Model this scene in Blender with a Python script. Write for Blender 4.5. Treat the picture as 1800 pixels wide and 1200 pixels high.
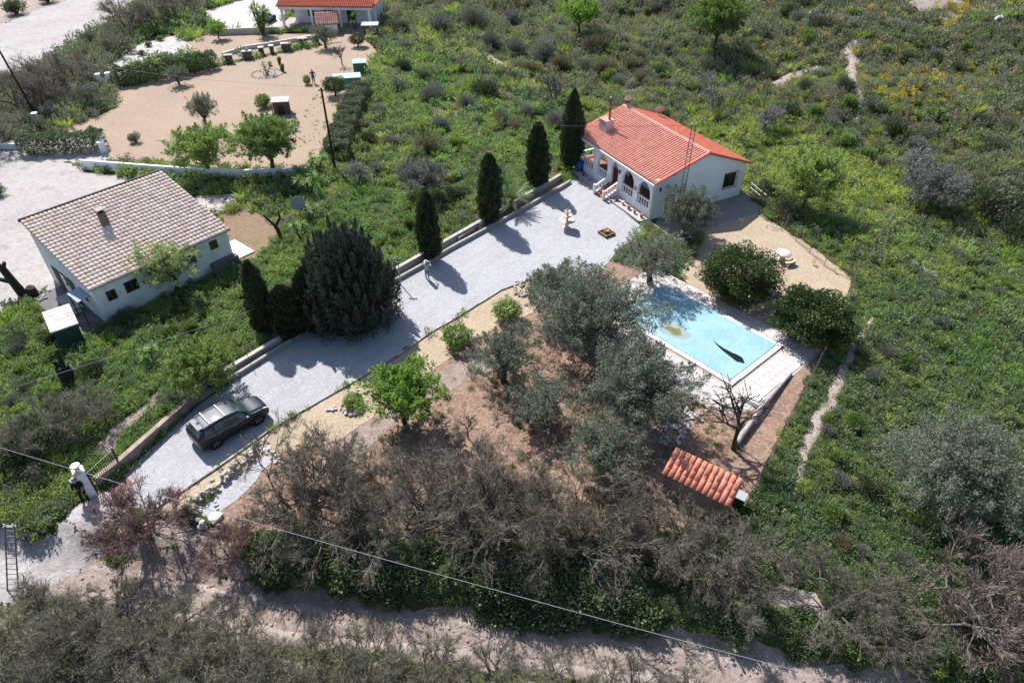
import bpy, bmesh, math, random
import numpy as np
from mathutils import Vector, Matrix, Euler
for _o in list(bpy.data.objects): bpy.data.objects.remove(_o)
R = math.radians
SC = bpy.context.scene
COL = SC.collection
# ------------------------------------------------------------------ camera, sky, sun, exposure
CAM_H, PITCH, FPX = 30.0, 39.0, 1200.0
cam = bpy.data.cameras.new('camera'); camo = bpy.data.objects.new('camera', cam); COL.objects.link(camo)
camo.location = (0, 0, CAM_H); camo.rotation_euler = (R(90 - PITCH), 0, 0)
cam.sensor_width = 36; cam.lens = 24.0; cam.clip_end = 2000; cam.clip_start = .5
SC.camera = camo
SUN_EL, SHADOW_AZ = 47.0, -58.0           # shadows fall towards this heading (degrees ccw from +x)
w = bpy.data.worlds.new('World'); SC.world = w; w.use_nodes = True
nt = w.node_tree; bgn = nt.nodes['Background']
sky = nt.nodes.new('ShaderNodeTexSky'); sky.sky_type = 'NISHITA'; sky.sun_disc = False
sun_dir = Vector((-math.cos(R(SHADOW_AZ)) * math.cos(R(SUN_EL)), -math.sin(R(SHADOW_AZ)) * math.cos(R(SUN_EL)), math.sin(R(SUN_EL))))
sky.sun_elevation = R(SUN_EL); sky.sun_rotation = math.atan2(sun_dir.x, sun_dir.y)
nt.links.new(sky.outputs[0], bgn.inputs[0]); bgn.inputs[1].default_value = 0.105
sl = bpy.data.lights.new('sun', 'SUN'); sl.energy = 5.0; sl.angle = R(.5); sl.color = (1, .975, .95)
so = bpy.data.objects.new('sun', sl); COL.objects.link(so)
so.rotation_euler = (-sun_dir).to_track_quat('-Z', 'Y').to_euler(); so.location = (-60, 90, 80)
SC.view_settings.view_transform = 'Standard'; SC.view_settings.look = 'None'
SC.view_settings.exposure = 0.82; SC.view_settings.gamma = 1
SC.render.engine = 'CYCLES'
SC.cycles.max_bounces = 6; SC.cycles.diffuse_bounces = 3; SC.cycles.transparent_max_bounces = 8

# ------------------------------------------------------------------ helpers
rng = np.random.default_rng(7); random.seed(7)
_t = R(PITCH)
CF = np.array([0, math.cos(_t), -math.sin(_t)]); CU = np.array([0, math.sin(_t), math.cos(_t)])
def terrain(x, y):
    x = np.asarray(x, float); y = np.asarray(y, float)
    s = (x - 22) * .72 + (y - 78) * .69
    sp = np.where(s > 30, s, np.log1p(np.exp(np.clip(s, -40, 30) / 5)) * 5)
    sp = np.clip(sp - 2.2, 0, None)
    z = .24 * sp - .004 * np.clip(sp - 60, 0, None) ** 1.5
    k = np.clip(sp / 12, 0, 1)
    z = z + k * (.55 * np.sin(x * .31 + 1.3 * np.sin(y * .17)) + .45 * np.sin(y * .37 + x * .11))
    z = np.where(z < .02, 0, z)
    # lower track along the bottom and its bank
    yc = track_y(x); d = (yc + 2.5) - y
    z = z - 1.1 * smooth(d / 1.4) * smooth((30 - x) / 5)
    return z
def smooth(t):
    t = np.clip(t, 0, 1); return t * t * (3 - 2 * t)
def track_y(x):
    return np.interp(x, [-60, -40, -26, -23, -17, -11, -5.4, 0, 7.75, 12.6, 30], [23, 20.6, 19.5, 19.3, 18.2, 16.95, 16.4, 15.75, 14.7, 13.8, 9.5])
def ray(px, py):
    return CF * FPX + np.array([1., 0, 0]) * (px - 900) - CU * (py - 600)
def P(px, py, z=None):
    """photo pixel -> point on the ground (or on the level z)"""
    d = ray(px, py)
    if z is not None:
        s = (z - CAM_H) / d[2]; return Vector((s * d[0], s * d[1], z))
    lo, hi = 5.0 / FPX, 600.0 / FPX
    zz = 0.
    s = (zz - CAM_H) / d[2]
    a = 10 / FPX; step = .25 / FPX; t = a
    for i in range(2400):
        q = d * t
        if CAM_H + q[2] <= float(terrain(q[0], q[1])): break
        t += step * (1 + i * .004)
    return Vector((q[0], q[1], float(terrain(q[0], q[1]))))
def P0(px, py): return P(px, py, 0.0)
def tz(x, y): return float(terrain(x, y))

def tag(o, label=None, cat=None, group=None, kind=None):
    if label: o['label'] = label
    if cat: o['category'] = cat
    if group: o['group'] = group
    if kind: o['kind'] = kind
    return o
def empty(name, loc=(0, 0, 0), rz=0, label=None, cat=None, group=None):
    o = bpy.data.objects.new(name, None); COL.objects.link(o); o.location = loc; o.rotation_euler = (0, 0, rz)
    o.empty_display_size = .2
    return tag(o, label, cat, group)
def link(name, me, parent=None, loc=(0, 0, 0), rz=0):
    o = bpy.data.objects.new(name, me); COL.objects.link(o); o.location = loc; o.rotation_euler = (0, 0, rz)
    if parent is not None: o.parent = parent
    return o
def copy_tree(o, parent=None):
    c = o.copy(); COL.objects.link(c); c.parent = parent
    for ch in o.children: copy_tree(ch, c)
    return c

class MB:
    """collects geometry, builds ONE mesh object"""
    def __init__(s): s.v = []; s.f = []; s.m = []; s.sm = []
    def add(s, vs, fs, m=0, smooth=False):
        k = len(s.v); s.v += [tuple(v) for v in vs]
        for f in fs: s.f.append(tuple(k + i for i in f)); s.m.append(m); s.sm.append(smooth)
    def box(s, c, size, rz=0, m=0, mat=None, taper=1.0):
        hx, hy, hz = size[0] / 2, size[1] / 2, size[2] / 2
        pts = []
        for z, k in ((-hz, 1), (hz, taper)):
            for x, y in ((-hx, -hy), (hx, -hy), (hx, hy), (-hx, hy)):
                pts.append(Vector((x * k, y * k, z)))
        M_ = mat or Matrix.Rotation(rz, 4, 'Z')
        pts = [Vector(c) + (M_ @ p) for p in pts]
        s.add(pts, [(3, 2, 1, 0), (4, 5, 6, 7), (0, 1, 5, 4), (1, 2, 6, 5), (2, 3, 7, 6), (3, 0, 4, 7)], m)
    def tube(s, pts, rad, n=6, m=0, caps=True, smooth=True):
        pts = [Vector(p) for p in pts]
        if not hasattr(rad, '__len__'): rad = [rad] * len(pts)
        rings = []; prev = None
        for i, p in enumerate(pts):
            d = (pts[min(i + 1, len(pts) - 1)] - pts[max(i - 1, 0)]).normalized()
            if prev is None:
                a = d.orthogonal().normalized()
            else:
                a = (prev - d * prev.dot(d)); a = a.normalized() if a.length > 1e-6 else d.orthogonal().normalized()
            prev = a; b = d.cross(a)
            rings.append([p + (a * math.cos(2 * math.pi * k / n) + b * math.sin(2 * math.pi * k / n)) * rad[i] for k in range(n)])
        vs = [v for r in rings for v in r]
        fs = [(i * n + k, i * n + (k + 1) % n, (i + 1) * n + (k + 1) % n, (i + 1) * n + k) for i in range(len(pts) - 1) for k in range(n)]
        s.add(vs, fs, m, smooth)
        if caps:
            s.add(rings[0], [tuple(range(n - 1, -1, -1))], m); s.add(rings[-1], [tuple(range(n))], m)
    def lathe(s, prof, c=(0, 0, 0), n=12, m=0, smooth=True, caps=True):
        c = Vector(c)
        vs = [c + Vector((r * math.cos(2 * math.pi * k / n), r * math.sin(2 * math.pi * k / n), z)) for r, z in prof for k in range(n)]
        fs = [(i * n + k, i * n + (k + 1) % n, (i + 1) * n + (k + 1) % n, (i + 1) * n + k) for i in range(len(prof) - 1) for k in range(n)]
        s.add(vs, fs, m, smooth)
        if caps:
            s.add(vs[:n], [tuple(range(n - 1, -1, -1))], m); s.add(vs[-n:], [tuple(range(n))], m)
    def prism(s, poly, z0, z1, m=0, mtop=None):
        n = len(poly)
        area = sum(poly[i][0] * poly[(i + 1) % n][1] - poly[(i + 1) % n][0] * poly[i][1] for i in range(n))
        if area < 0: poly = poly[::-1]
        vs = [(p[0], p[1], z0) for p in poly] + [(p[0], p[1], z1) for p in poly]
        s.add(vs, [(i, (i + 1) % n, n + (i + 1) % n, n + i) for i in range(n)], m)
        s.add(vs[n:], [tuple(range(n))], m if mtop is None else mtop); s.add(vs[:n], [tuple(range(n - 1, -1, -1))], m)
    def mesh(s, name, mats):
        me = bpy.data.meshes.new(name); me.from_pydata(s.v, [], s.f)
        for mt in (mats if isinstance(mats, (list, tuple)) else [mats]): me.materials.append(mt)
        me.polygons.foreach_set('material_index', s.m); me.polygons.foreach_set('use_smooth', s.sm)
        me.update(); return me
    def build(s, name, mats, parent=None, loc=(0, 0, 0), rz=0, bevel=0):
        o = link(name, s.mesh(name, mats), parent, loc, rz)
        if bevel:
            b = o.modifiers.new('bevel', 'BEVEL'); b.width = bevel; b.segments = 2; b.limit_method = 'ANGLE'
        return o
def bx(name, c, size, mat, parent=None, rz=0, bevel=0):
    b = MB(); b.box((0, 0, 0), size); return b.build(name, mat, parent, c, rz, bevel)

def np_mesh(name, V, F, mats, v=None, midx=None, smooth=False):
    """fast mesh from numpy arrays; F (n,4) or (n,3)"""
    V = np.asarray(V, np.float32); F = np.asarray(F, np.int32)
    me = bpy.data.meshes.new(name); k = F.shape[1]
    me.vertices.add(len(V)); me.vertices.foreach_set('co', V.ravel())
    me.loops.add(F.size); me.loops.foreach_set('vertex_index', F.ravel())
    me.polygons.add(len(F)); me.polygons.foreach_set('loop_start', np.arange(0, F.size, k, dtype=np.int32))
    if midx is not None: me.polygons.foreach_set('material_index', np.asarray(midx, np.int32))
    if smooth: me.polygons.foreach_set('use_smooth', np.ones(len(F), bool))
    for mt in (mats if isinstance(mats, (list, tuple)) else [mats]): me.materials.append(mt)
    me.update(calc_edges=True)
    if v is not None:
        a = me.attributes.new('v', 'FLOAT', 'FACE'); a.data.foreach_set('value', np.asarray(v, np.float32))
    return me

# ------------------------------------------------------------------ materials
def _nodes(name):
    m = bpy.data.materials.new(name); m.use_nodes = True
    t = m.node_tree; return m, t, t.nodes['Principled BSDF'], t.nodes, t.links
def C4(c): return (c[0], c[1], c[2], 1)
def mixc(N, L, a, b, fac, mode='MIX'):
    n = N.new('ShaderNodeMix'); n.data_type = 'RGBA'; n.blend_type = mode
    for sock, val in ((n.inputs[6], a), (n.inputs[7], b)):
        if isinstance(val, (tuple, list)): sock.default_value = C4(val)
        else: L.new(val, sock)
    if isinstance(fac, (int, float)): n.inputs[0].default_value = fac
    else: L.new(fac, n.inputs[0])
    return n.outputs[2]
def noise(N, L, vec, scale, detail=4, rough=.6, lo=.35, hi=.65):
    n = N.new('ShaderNodeTexNoise'); n.inputs['Scale'].default_value = scale; n.inputs['Detail'].default_value = detail
    n.inputs['Roughness'].default_value = rough; L.new(vec, n.inputs['Vector'])
    r = N.new('ShaderNodeMapRange'); r.inputs[1].default_value = lo; r.inputs[2].default_value = hi
    L.new(n.outputs['Fac'], r.inputs[0]); return r.outputs[0]
AK = .76                                    # surface albedos below are scaled by this to suit the exposure
def ak(c): return None if c is None else tuple(v * AK for v in c)
def MAT(name, c1, c2=None, scale=3, rough=.85, c3=None, scale3=30, f3=.5, bump=0, bscale=None, metal=0, rnd=0, attr=0, spec=.3, coat=0):
    """base colour mixed by two noises; rnd: brightness spread per object; attr: same by the face attribute v"""
    c1, c2, c3 = ak(c1), ak(c2), ak(c3); m, t, B, N, L = _nodes(name)
    tc = N.new('ShaderNodeTexCoord'); vec = tc.outputs['Object']
    col = None
    if c2 is not None: col = mixc(N, L, c1, c2, noise(N, L, vec, scale))
    if c3 is not None:
        f = noise(N, L, vec, scale3, 3, .7, .45, .75)
        mm = N.new('ShaderNodeMath'); mm.operation = 'MULTIPLY'; L.new(f, mm.inputs[0]); mm.inputs[1].default_value = f3
        col = mixc(N, L, col if col is not None else c1, c3, mm.outputs[0])
    if rnd or attr:
        if rnd:
            oi = N.new('ShaderNodeObjectInfo'); src = oi.outputs['Random']
        else:
            at = N.new('ShaderNodeAttribute'); at.attribute_name = 'v'; src = at.outputs['Fac']
        mr = N.new('ShaderNodeMapRange'); k = rnd or attr; mr.inputs[3].default_value = 1 - k; mr.inputs[4].default_value = 1 + k
        L.new(src, mr.inputs[0])
        hs = N.new('ShaderNodeHueSaturation'); L.new(mr.outputs[0], hs.inputs['Value'])
        if col is None: hs.inputs['Color'].default_value = C4(c1)
        else: L.new(col, hs.inputs['Color'])
        col = hs.outputs[0]
    if col is None: B.inputs['Base Color'].default_value = C4(c1)
    else: L.new(col, B.inputs['Base Color'])
    B.inputs['Roughness'].default_value = rough; B.inputs['Metallic'].default_value = metal
    B.inputs['Specular IOR Level'].default_value = spec
    if coat: B.inputs['Coat Weight'].default_value = coat; B.inputs['Coat Roughness'].default_value = .05
    if bump:
        n = N.new('ShaderNodeTexNoise'); n.inputs['Scale'].default_value = bscale or scale3; n.inputs['Detail'].default_value = 4
        L.new(vec, n.inputs['Vector'])
        b = N.new('ShaderNodeBump'); b.inputs['Strength'].default_value = min(1, bump); b.inputs['Distance'].default_value = .05 * max(1, bump)
        L.new(n.outputs['Fac'], b.inputs['Height']); L.new(b.outputs[0], B.inputs['Normal'])
    return m
def GRAVEL(name, c1, c2, c3, big=.25, cell=14, bump=.6, stain=None, stain_f=.5, streak=None):
    """loose stones: voronoi grains over slow colour patches"""
    c1, c2, c3, stain = ak(c1), ak(c2), ak(c3), ak(stain); m, t, B, N, L = _nodes(name)
    vec = N.new('ShaderNodeTexCoord').outputs['Object']
    col = mixc(N, L, c1, c2, noise(N, L, vec, big, 5, .65))
    vo = N.new('ShaderNodeTexVoronoi'); vo.inputs['Scale'].default_value = cell; L.new(vec, vo.inputs['Vector'])
    sep = N.new('ShaderNodeSeparateColor'); L.new(vo.outputs['Color'], sep.inputs[0])
    mr = N.new('ShaderNodeMapRange'); mr.inputs[1].default_value = .3; mr.inputs[2].default_value = 1; mr.inputs[3].default_value = 0; mr.inputs[4].default_value = .75
    L.new(sep.outputs[0], mr.inputs[0])
    col = mixc(N, L, col, c3, mr.outputs[0])
    if stain is not None:
        f = noise(N, L, vec, .9, 6, .7, .5, .72); mm = N.new('ShaderNodeMath'); mm.operation = 'MULTIPLY'; L.new(f, mm.inputs[0]); mm.inputs[1].default_value = stain_f
        col = mixc(N, L, col, stain, mm.outputs[0])
    if streak is not None:                   # wheel-worn bands along a heading
        ro = N.new('ShaderNodeVectorRotate'); ro.rotation_type = 'Z_AXIS'; ro.inputs['Angle'].default_value = -streak[0]; L.new(vec, ro.inputs['Vector'])
        sc = N.new('ShaderNodeVectorMath'); sc.operation = 'MULTIPLY'; sc.inputs[1].default_value = (.045, 1.5, 1); L.new(ro.outputs[0], sc.inputs[0])
        f = noise(N, L, sc.outputs[0], 1.0, 4, .55, .48, .68); mm = N.new('ShaderNodeMath'); mm.operation = 'MULTIPLY'; L.new(f, mm.inputs[0]); mm.inputs[1].default_value = streak[2]
        col = mixc(N, L, col, ak(streak[1]), mm.outputs[0])
    L.new(col, B.inputs['Base Color']); B.inputs['Roughness'].default_value = .95; B.inputs['Specular IOR Level'].default_value = .15
    b = N.new('ShaderNodeBump'); b.inputs['Strength'].default_value = bump; b.inputs['Distance'].default_value = .06
    n2 = N.new('ShaderNodeTexNoise'); n2.inputs['Scale'].default_value = cell * .7; n2.inputs['Detail'].default_value = 5; L.new(vec, n2.inputs['Vector'])
    L.new(n2.outputs['Fac'], b.inputs['Height']); L.new(b.outputs[0], B.inputs['Normal'])
    return m
def LEAF(name, c1, c2, c3=None, trans=.3, inst=False, rough=.6, k=1.5):
    c1, c2 = [tuple(v * k for v in c) for c in (c1, c2)]; c3 = None if c3 is None else tuple(v * k for v in c3)
    """leaves: colour by face attribute v, shifted per object (or per scattered clump)"""
    m, t, B, N, L = _nodes(name)
    at = N.new('ShaderNodeAttribute'); at.attribute_name = 'v'
    col = mixc(N, L, c1, c2, at.outputs['Fac'])
    if inst:
        ia = N.new('ShaderNodeAttribute'); ia.attribute_name = 'tint'; ia.attribute_type = 'INSTANCER'; src = ia.outputs['Fac']
    else:
        src = N.new('ShaderNodeObjectInfo').outputs['Random']
    if c3 is not None:
        mm = N.new('ShaderNodeMath'); mm.operation = 'MULTIPLY'; L.new(src, mm.inputs[0]); mm.inputs[1].default_value = 1.0 if inst else .6
        col = mixc(N, L, col, c3, mm.outputs[0])
    oi = N.new('ShaderNodeObjectInfo'); mr = N.new('ShaderNodeMapRange'); mr.inputs[3].default_value = .8; mr.inputs[4].default_value = 1.2
    L.new(oi.outputs['Random'], mr.inputs[0])
    hs = N.new('ShaderNodeHueSaturation'); L.new(mr.outputs[0], hs.inputs['Value']); L.new(col, hs.inputs['Color']); col = hs.outputs[0]
    L.new(col, B.inputs['Base Color']); B.inputs['Roughness'].default_value = rough; B.inputs['Specular IOR Level'].default_value = .25
    tr = N.new('ShaderNodeBsdfTranslucent'); L.new(col, tr.inputs['Color'])
    ms = N.new('ShaderNodeMixShader'); ms.inputs[0].default_value = trans
    L.new(B.outputs[0], ms.inputs[1]); L.new(tr.outputs[0], ms.inputs[2]); L.new(ms.outputs[0], N['Material Output'].inputs['Surface'])
    return m
# ------------------------------------------------------------------ materials used all over
W_WALL = MAT('white_render', (1.02, 1.03, 1.06), (.94, .95, .99), .8, .9, (.62, .60, .57), 2.2, .22, bump=.15, bscale=40)
W_TRIM = MAT('white_paint', (1.04, 1.04, 1.04), (.95, .95, .95), 4, .7)
DIRTY_W = MAT('dirty_white_render', (.98, .99, 1.0), (.84, .84, .84), .7, .9, (.46, .44, .42), 1.6, .4, bump=.2, bscale=30)
DARK = MAT('dark_void', (.02, .018, .017), rough=.6)
GLASS = MAT('window_glass', (.02, .025, .03), rough=.08, spec=.6)
BLACK_M = MAT('black_iron', (.02, .02, .022), rough=.45, spec=.5)
GREY_M = MAT('galvanised_steel', (.38, .39, .40), (.30, .30, .31), 6, .45, metal=.7)
STONE = MAT('pale_stone', (.50, .47, .43), (.36, .32, .29), 3, .9, rnd=.3, bump=.4, bscale=20)
WHITE_STONE = MAT('white_stone', (.68, .65, .62), (.50, .45, .42), 3, .9, rnd=.28, bump=.4, bscale=20)
CONC = MAT('concrete', (.46, .44, .42), (.36, .34, .32), 1.5, .9, (.25, .23, .2), 8, .4, bump=.3, bscale=30)
PINK_CONC = MAT('pinkish_block', (.44, .36, .31), (.34, .27, .23), 1.5, .9, (.22, .18, .15), 6, .5, bump=.3, bscale=25)
TERRA = MAT('terracotta', (.42, .14, .08), (.34, .11, .07), 5, .8, rnd=.2)
WOODB = MAT('brown_timber', (.16, .09, .05), (.10, .06, .035), 6, .8)
BARK = MAT('grey_bark', (.12, .10, .085), (.06, .05, .042), 7, .95, bump=.6, bscale=20)
BARK_D = MAT('dark_bark', (.055, .045, .038), (.03, .025, .022), 7, .95, bump=.6, bscale=20)
BARK_P = MAT('pale_dead_wood', (.34, .31, .29), (.22, .20, .18), 7, .95)
G_DRIVE = GRAVEL('white_gravel', (.43, .425, .445), (.37, .365, .38), (.54, .54, .565), .22, 11, .8, (.36, .325, .31), .5, (R(53), (.35, .33, .33), .38))
G_BEIGE = GRAVEL('beige_gravel', (.45, .35, .235), (.38, .29, .20), (.56, .47, .36), .3, 10, .8, (.30, .22, .15), .4)
G_YARD = GRAVEL('tan_yard_gravel', (.39, .285, .205), (.33, .24, .175), (.46, .36, .28), .12, 8, .6, (.40, .31, .25), .5)
G_EARTH = GRAVEL('red_earth', (.30, .19, .14), (.20, .125, .095), (.41, .29, .225), .4, 7, 1.0, (.38, .27, .17), .8)
G_DUST = GRAVEL('pale_dirt', (.42, .345, .30), (.31, .245, .21), (.48, .41, .37), .5, 6, .9, (.20, .145, .115), .85)
G_ENTR = GRAVEL('pale_entrance_dirt', (.47, .43, .42), (.38, .335, .32), (.54, .50, .49), .4, 7, .9, (.26, .21, .185), .8, (R(40), (.30, .25, .23), .5))
G_SAND = GRAVEL('grey_sand_road', (.46, .42, .40), (.37, .325, .305), (.51, .48, .465), .12, 5, .7, (.29, .25, .235), .8)
G_PATH = GRAVEL('greyish_path', (.33, .26, .225), (.25, .185, .155), (.42, .35, .31), .9, 9, .9, (.18, .125, .10), .7)

def field_material():
    m, t, B, N, L = _nodes('rough_ground')
    vec = N.new('ShaderNodeTexCoord').outputs['Object']
    c = mixc(N, L, (.060, .075, .022), (.11, .092, .045), noise(N, L, vec, .22, 6, .65))
    c = mixc(N, L, c, (.03, .045, .012), noise(N, L, vec, 1.3, 5, .7, .42, .7))
    c = mixc(N, L, c, (.30, .225, .18), noise(N, L, vec, .085, 7, .68, .60, .70))
    c = mixc(N, L, c, (.055, .085, .018), noise(N, L, vec, 6, 4, .7, .5, .8))
    L.new(c, B.inputs['Base Color']); B.inputs['Roughness'].default_value = .95; B.inputs['Specular IOR Level'].default_value = .1
    b = N.new('ShaderNodeBump'); b.inputs['Strength'].default_value = 1; b.inputs['Distance'].default_value = .15
    n2 = N.new('ShaderNodeTexNoise'); n2.inputs['Scale'].default_value = 4; n2.inputs['Detail'].default_value = 6; L.new(vec, n2.inputs['Vector'])
    L.new(n2.outputs['Fac'], b.inputs['Height']); L.new(b.outputs[0], B.inputs['Normal'])
    return m
def grid(name, x0, x1, y0, y1, step, mat):
    xs = np.arange(x0, x1 + .01, step); ys = np.arange(y0, y1 + .01, step)
    X, Y = np.meshgrid(xs, ys); Z = terrain(X, Y)
    V = np.stack([X, Y, Z], -1).reshape(-1, 3); nx = len(xs)
    I = (np.arange(len(ys) - 1)[:, None] * nx + np.arange(nx - 1)[None]).ravel()
    F = np.stack([I, I + 1, I + nx + 1, I + nx], 1)
    return np_mesh(name, V, F, mat, smooth=True)
# one sheet: a fine grid near, stretched far beyond the frame at its rim
def ground_sheet():
    ax = np.concatenate([[-900, -500, -300, -200], np.arange(-150, -40.1, 1.0), np.arange(-40, 45, .5), np.arange(45, 150.1, 1.0), [200, 300, 500, 900]])
    ay = np.concatenate([[-300, -120, -40], np.arange(-6, 50, .5), np.arange(50, 230.1, 1.0), [280, 400, 700, 1200]])
    X, Y = np.meshgrid(ax, ay); Z = terrain(np.clip(X, -200, 160), np.clip(Y, -40, 230))
    V = np.stack([X, Y, Z], -1).reshape(-1, 3); nx = len(ax)
    I = (np.arange(len(ay) - 1)[:, None] * nx + np.arange(nx - 1)[None]).ravel()
    return np_mesh('ground', V, np.stack([I, I + 1, I + nx + 1, I + nx], 1), field_material(), smooth=True)
tag(link('ground', ground_sheet()), kind='structure')

ZONES = []                                   # polygons kept free of weeds
def wob(poly, amp, step=.6, seed=1):
    """densify a closed polygon and roughen its edge"""
    r = random.Random(seed); out = []
    n = len(poly)
    for i in range(n):
        a, b = Vector(poly[i][:2]), Vector(poly[(i + 1) % n][:2]); k = max(1, int((b - a).length / step))
        nrm = Vector((-(b - a).y, (b - a).x)).normalized() if (b - a).length > 0 else Vector((0, 0))
        for j in range(k):
            q = a.lerp(b, j / k)
            if amp and j: q = q + nrm * r.uniform(-amp, amp)
            out.append((q.x, q.y))
    return out
def sheet(name, pix, mat, z, amp=.12, zone=True, world=False, seed=1, base=None):
    poly = pix if world else [tuple(P0(*p)[:2]) for p in pix]
    if zone: ZONES.append(np.array(poly))
    q = wob(poly, amp, seed=seed)
    bm = bmesh.new(); vs = [bm.verts.new((x, y, z if base is None else base(x, y) + z)) for x, y in q]
    f = bm.faces.new(vs); f.normal_update()
    if f.normal.z < 0: f.normal_flip()
    bmesh.ops.triangulate(bm, faces=[f])
    me = bpy.data.meshes.new(name); bm.to_mesh(me); bm.free(); me.materials.append(mat)
    return tag(link(name, me), kind='structure')
def wv(t, s):
    return .5 * math.sin(t * .9 + s * 1.7) + .35 * math.sin(t * 2.3 + s * 3.1) + .25 * math.sin(t * 5.1 + s)
def ribbon(name, pts, widths, mat, z=.03, zone=True, seed=3, amp=.15):
    """a draped strip along world points"""
    r = random.Random(seed); dense = []; W = []
    for i in range(len(pts) - 1):
        a, b = Vector(pts[i][:2]), Vector(pts[i + 1][:2]); k = max(1, int((b - a).length / .5))
        for j in range(k): dense.append(a.lerp(b, j / k)); W.append(widths[i] + (widths[i + 1] - widths[i]) * j / k)
    dense.append(Vector(pts[-1][:2])); W.append(widths[-1])
    L_, R_ = [], []
    for i, p in enumerate(dense):
        d = (dense[min(i + 1, len(dense) - 1)] - dense[max(0, i - 1)]).normalized(); n = Vector((-d.y, d.x))
        wl = W[i] / 2 * (1 + amp * wv(i * .5, seed)); wr = W[i] / 2 * (1 + amp * wv(i * .5, seed + 5))
        L_.append(p + n * wl); R_.append(p - n * wr)
    K = 5; V = []; F = []
    for a, b in zip(L_, R_):
        for k in range(K):
            q = a.lerp(b, k / (K - 1)); V.append((q.x, q.y, tz(q.x, q.y) + z * (1 if 0 < k < K - 1 else -.3)))
    for i in range(len(L_) - 1):
        for k in range(K - 1): F.append((i * K + k, i * K + k + 1, (i + 1) * K + k + 1, (i + 1) * K + k))
    if zone: ZONES.append(np.array([(p.x, p.y) for p in L_] + [(p.x, p.y) for p in R_[::-1]]))
    o = link(name, np_mesh(name, V, [f[::-1] for f in F], mat, smooth=True)); return tag(o, kind='structure')

sheet('garden_earth', [(345, 905), (465, 790), (600, 770), (700, 690), (800, 610), (930, 540), (1060, 455), (1130, 470), (1160, 560), (1215, 640), (1290, 690), (1360, 655), (1420, 610), (1470, 585), (1430, 655), (1312, 892), (1240, 925), (1150, 945), (950, 960), (700, 950), (500, 940), (380, 925)], G_EARTH, .006, .2)
sheet('garden_path', [(585, 790), (640, 745), (760, 660), (830, 620), (900, 590), (920, 620), (840, 665), (760, 700), (690, 745), (640, 800), (560, 830)], G_PATH, .012, .15, zone=False)
sheet('gravel_border', [(455, 772), (560, 708), (640, 662), (700, 626), (760, 584), (800, 562), (870, 515), (925, 494), (985, 505), (950, 545), (870, 575), (800, 622), (720, 680), (650, 738), (600, 772), (520, 790), (470, 800)], G_BEIGE, .018, .06)
sheet('gravel_verge', [(455, 772), (468, 796), (380, 862), (340, 885), (300, 915), (262, 900), (372, 830)], G_BEIGE, .019, .08)
sheet('lower_gravel_patch', [(472, 795), (478, 812), (415, 880), (372, 912), (345, 905), (352, 890), (400, 845)], G_DRIVE, .024, .12)
sheet('driveway', [(196, 866), (214, 838), (300, 756), (350, 712), (440, 646), (560, 571), (690, 497), (790, 441), (880, 391), (985, 331), (1015, 312), (1030, 318), (1134, 404), (1120, 420), (1085, 440), (1060, 475), (985, 490), (925, 493), (880, 510), (800, 560), (760, 582), (700, 625), (640, 660), (560, 706), (480, 752), (455, 770), (372, 828), (262, 900), (232, 895)], G_DRIVE, .030, .04)
sheet('gate_threshold', [(180, 870), (216, 836), (238, 850), (202, 882)], MAT('brick_red_paving', (.24, .12, .10), (.18, .09, .08), 4, .9, (.34, .25, .22), 14, .5), .036, .05)
ribbon('entrance_track', [P0(205, 875), P0(172, 903), P0(128, 940), P0(80, 972), P0(20, 995), (-30.5, 21.6), (-40, 22.2), (-60, 24)], [2.8, 3.0, 3.3, 3.5, 3.4, 3.2, 3.2, 3], G_ENTR, .15, amp=.1)
tx = np.linspace(-29, 20, 26)
ribbon('dirt_track', [(x, float(track_y(x)) + .2, 0) for x in tx], [2.9] * 26, G_PATH, .075, amp=.25)
for off_ in (-.75, .75): ribbon('wheel_rut', [(x, float(track_y(x)) + .1 + off_, 0) for x in tx], [.7] * 26, G_DUST, .10, amp=.45, zone=False, seed=int(9 + off_))
ribbon('near_verge', [(x, float(track_y(x)) - 4.6, 0) for x in tx], [6.6] * 26, G_PATH, .05, amp=.12, zone=False, seed=17)
ribbon('bank_earth', [P(205, 940), P(260, 945), P(330, 960), P(400, 975), P(460, 990)], [1.2, 2.2, 2.6, 2.2, .8], G_PATH, .06, amp=.25)
# neighbour's land
sheet('neighbour_yard', [(70, 240), (150, 215), (205, 190), (205, 157), (300, 135), (385, 118), (520, 88), (640, 68), (665, 92), (640, 140), (603, 180), (575, 250), (548, 298), (420, 297), (320, 293), (230, 284), (190, 275), (185, 240), (110, 232)], G_YARD, .01, .2)
sheet('upper_yard', [(280, 90), (370, 60), (520, 60), (660, 45), (665, 66), (520, 84), (385, 112), (330, 95)], G_YARD, .014, .2)
sheet('stone_bed', [(190, 118), (250, 75), (310, 62), (335, 80), (330, 95), (270, 105), (205, 135)], GRAVEL('pale_cobbles', (.50, .46, .44), (.40, .36, .35), (.68, .65, .64), .6, 2.6, 1, (.2, .18, .16), .5), .018, .3)
sheet('neighbour_drive', [(-40, 285), (30, 285), (75, 278), (140, 292), (150, 302), (300, 320), (320, 330), (200, 420), (150, 560), (110, 560), (85, 500), (60, 515), (0, 555), (-80, 560), (-150, 400)], G_SAND, .012, .3)
sheet('hedge_verge', [(-30, 290), (100, 284), (205, 286), (200, 240), (110, 234), (30, 240), (-10, 262)], G_SAND, .009, .3)
sheet('sandy_road', [(-60, 150), (60, 120), (130, 75), (175, 45), (240, 12), (300, -30), (190, -30), (120, 0), (60, 20), (-60, 70)], G_SAND, .012, .5)
sheet('sandy_verge', [(-60, 70), (60, 20), (120, 0), (190, -30), (0, -40), (-150, 0)], G_DUST, .006, .8)
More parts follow.
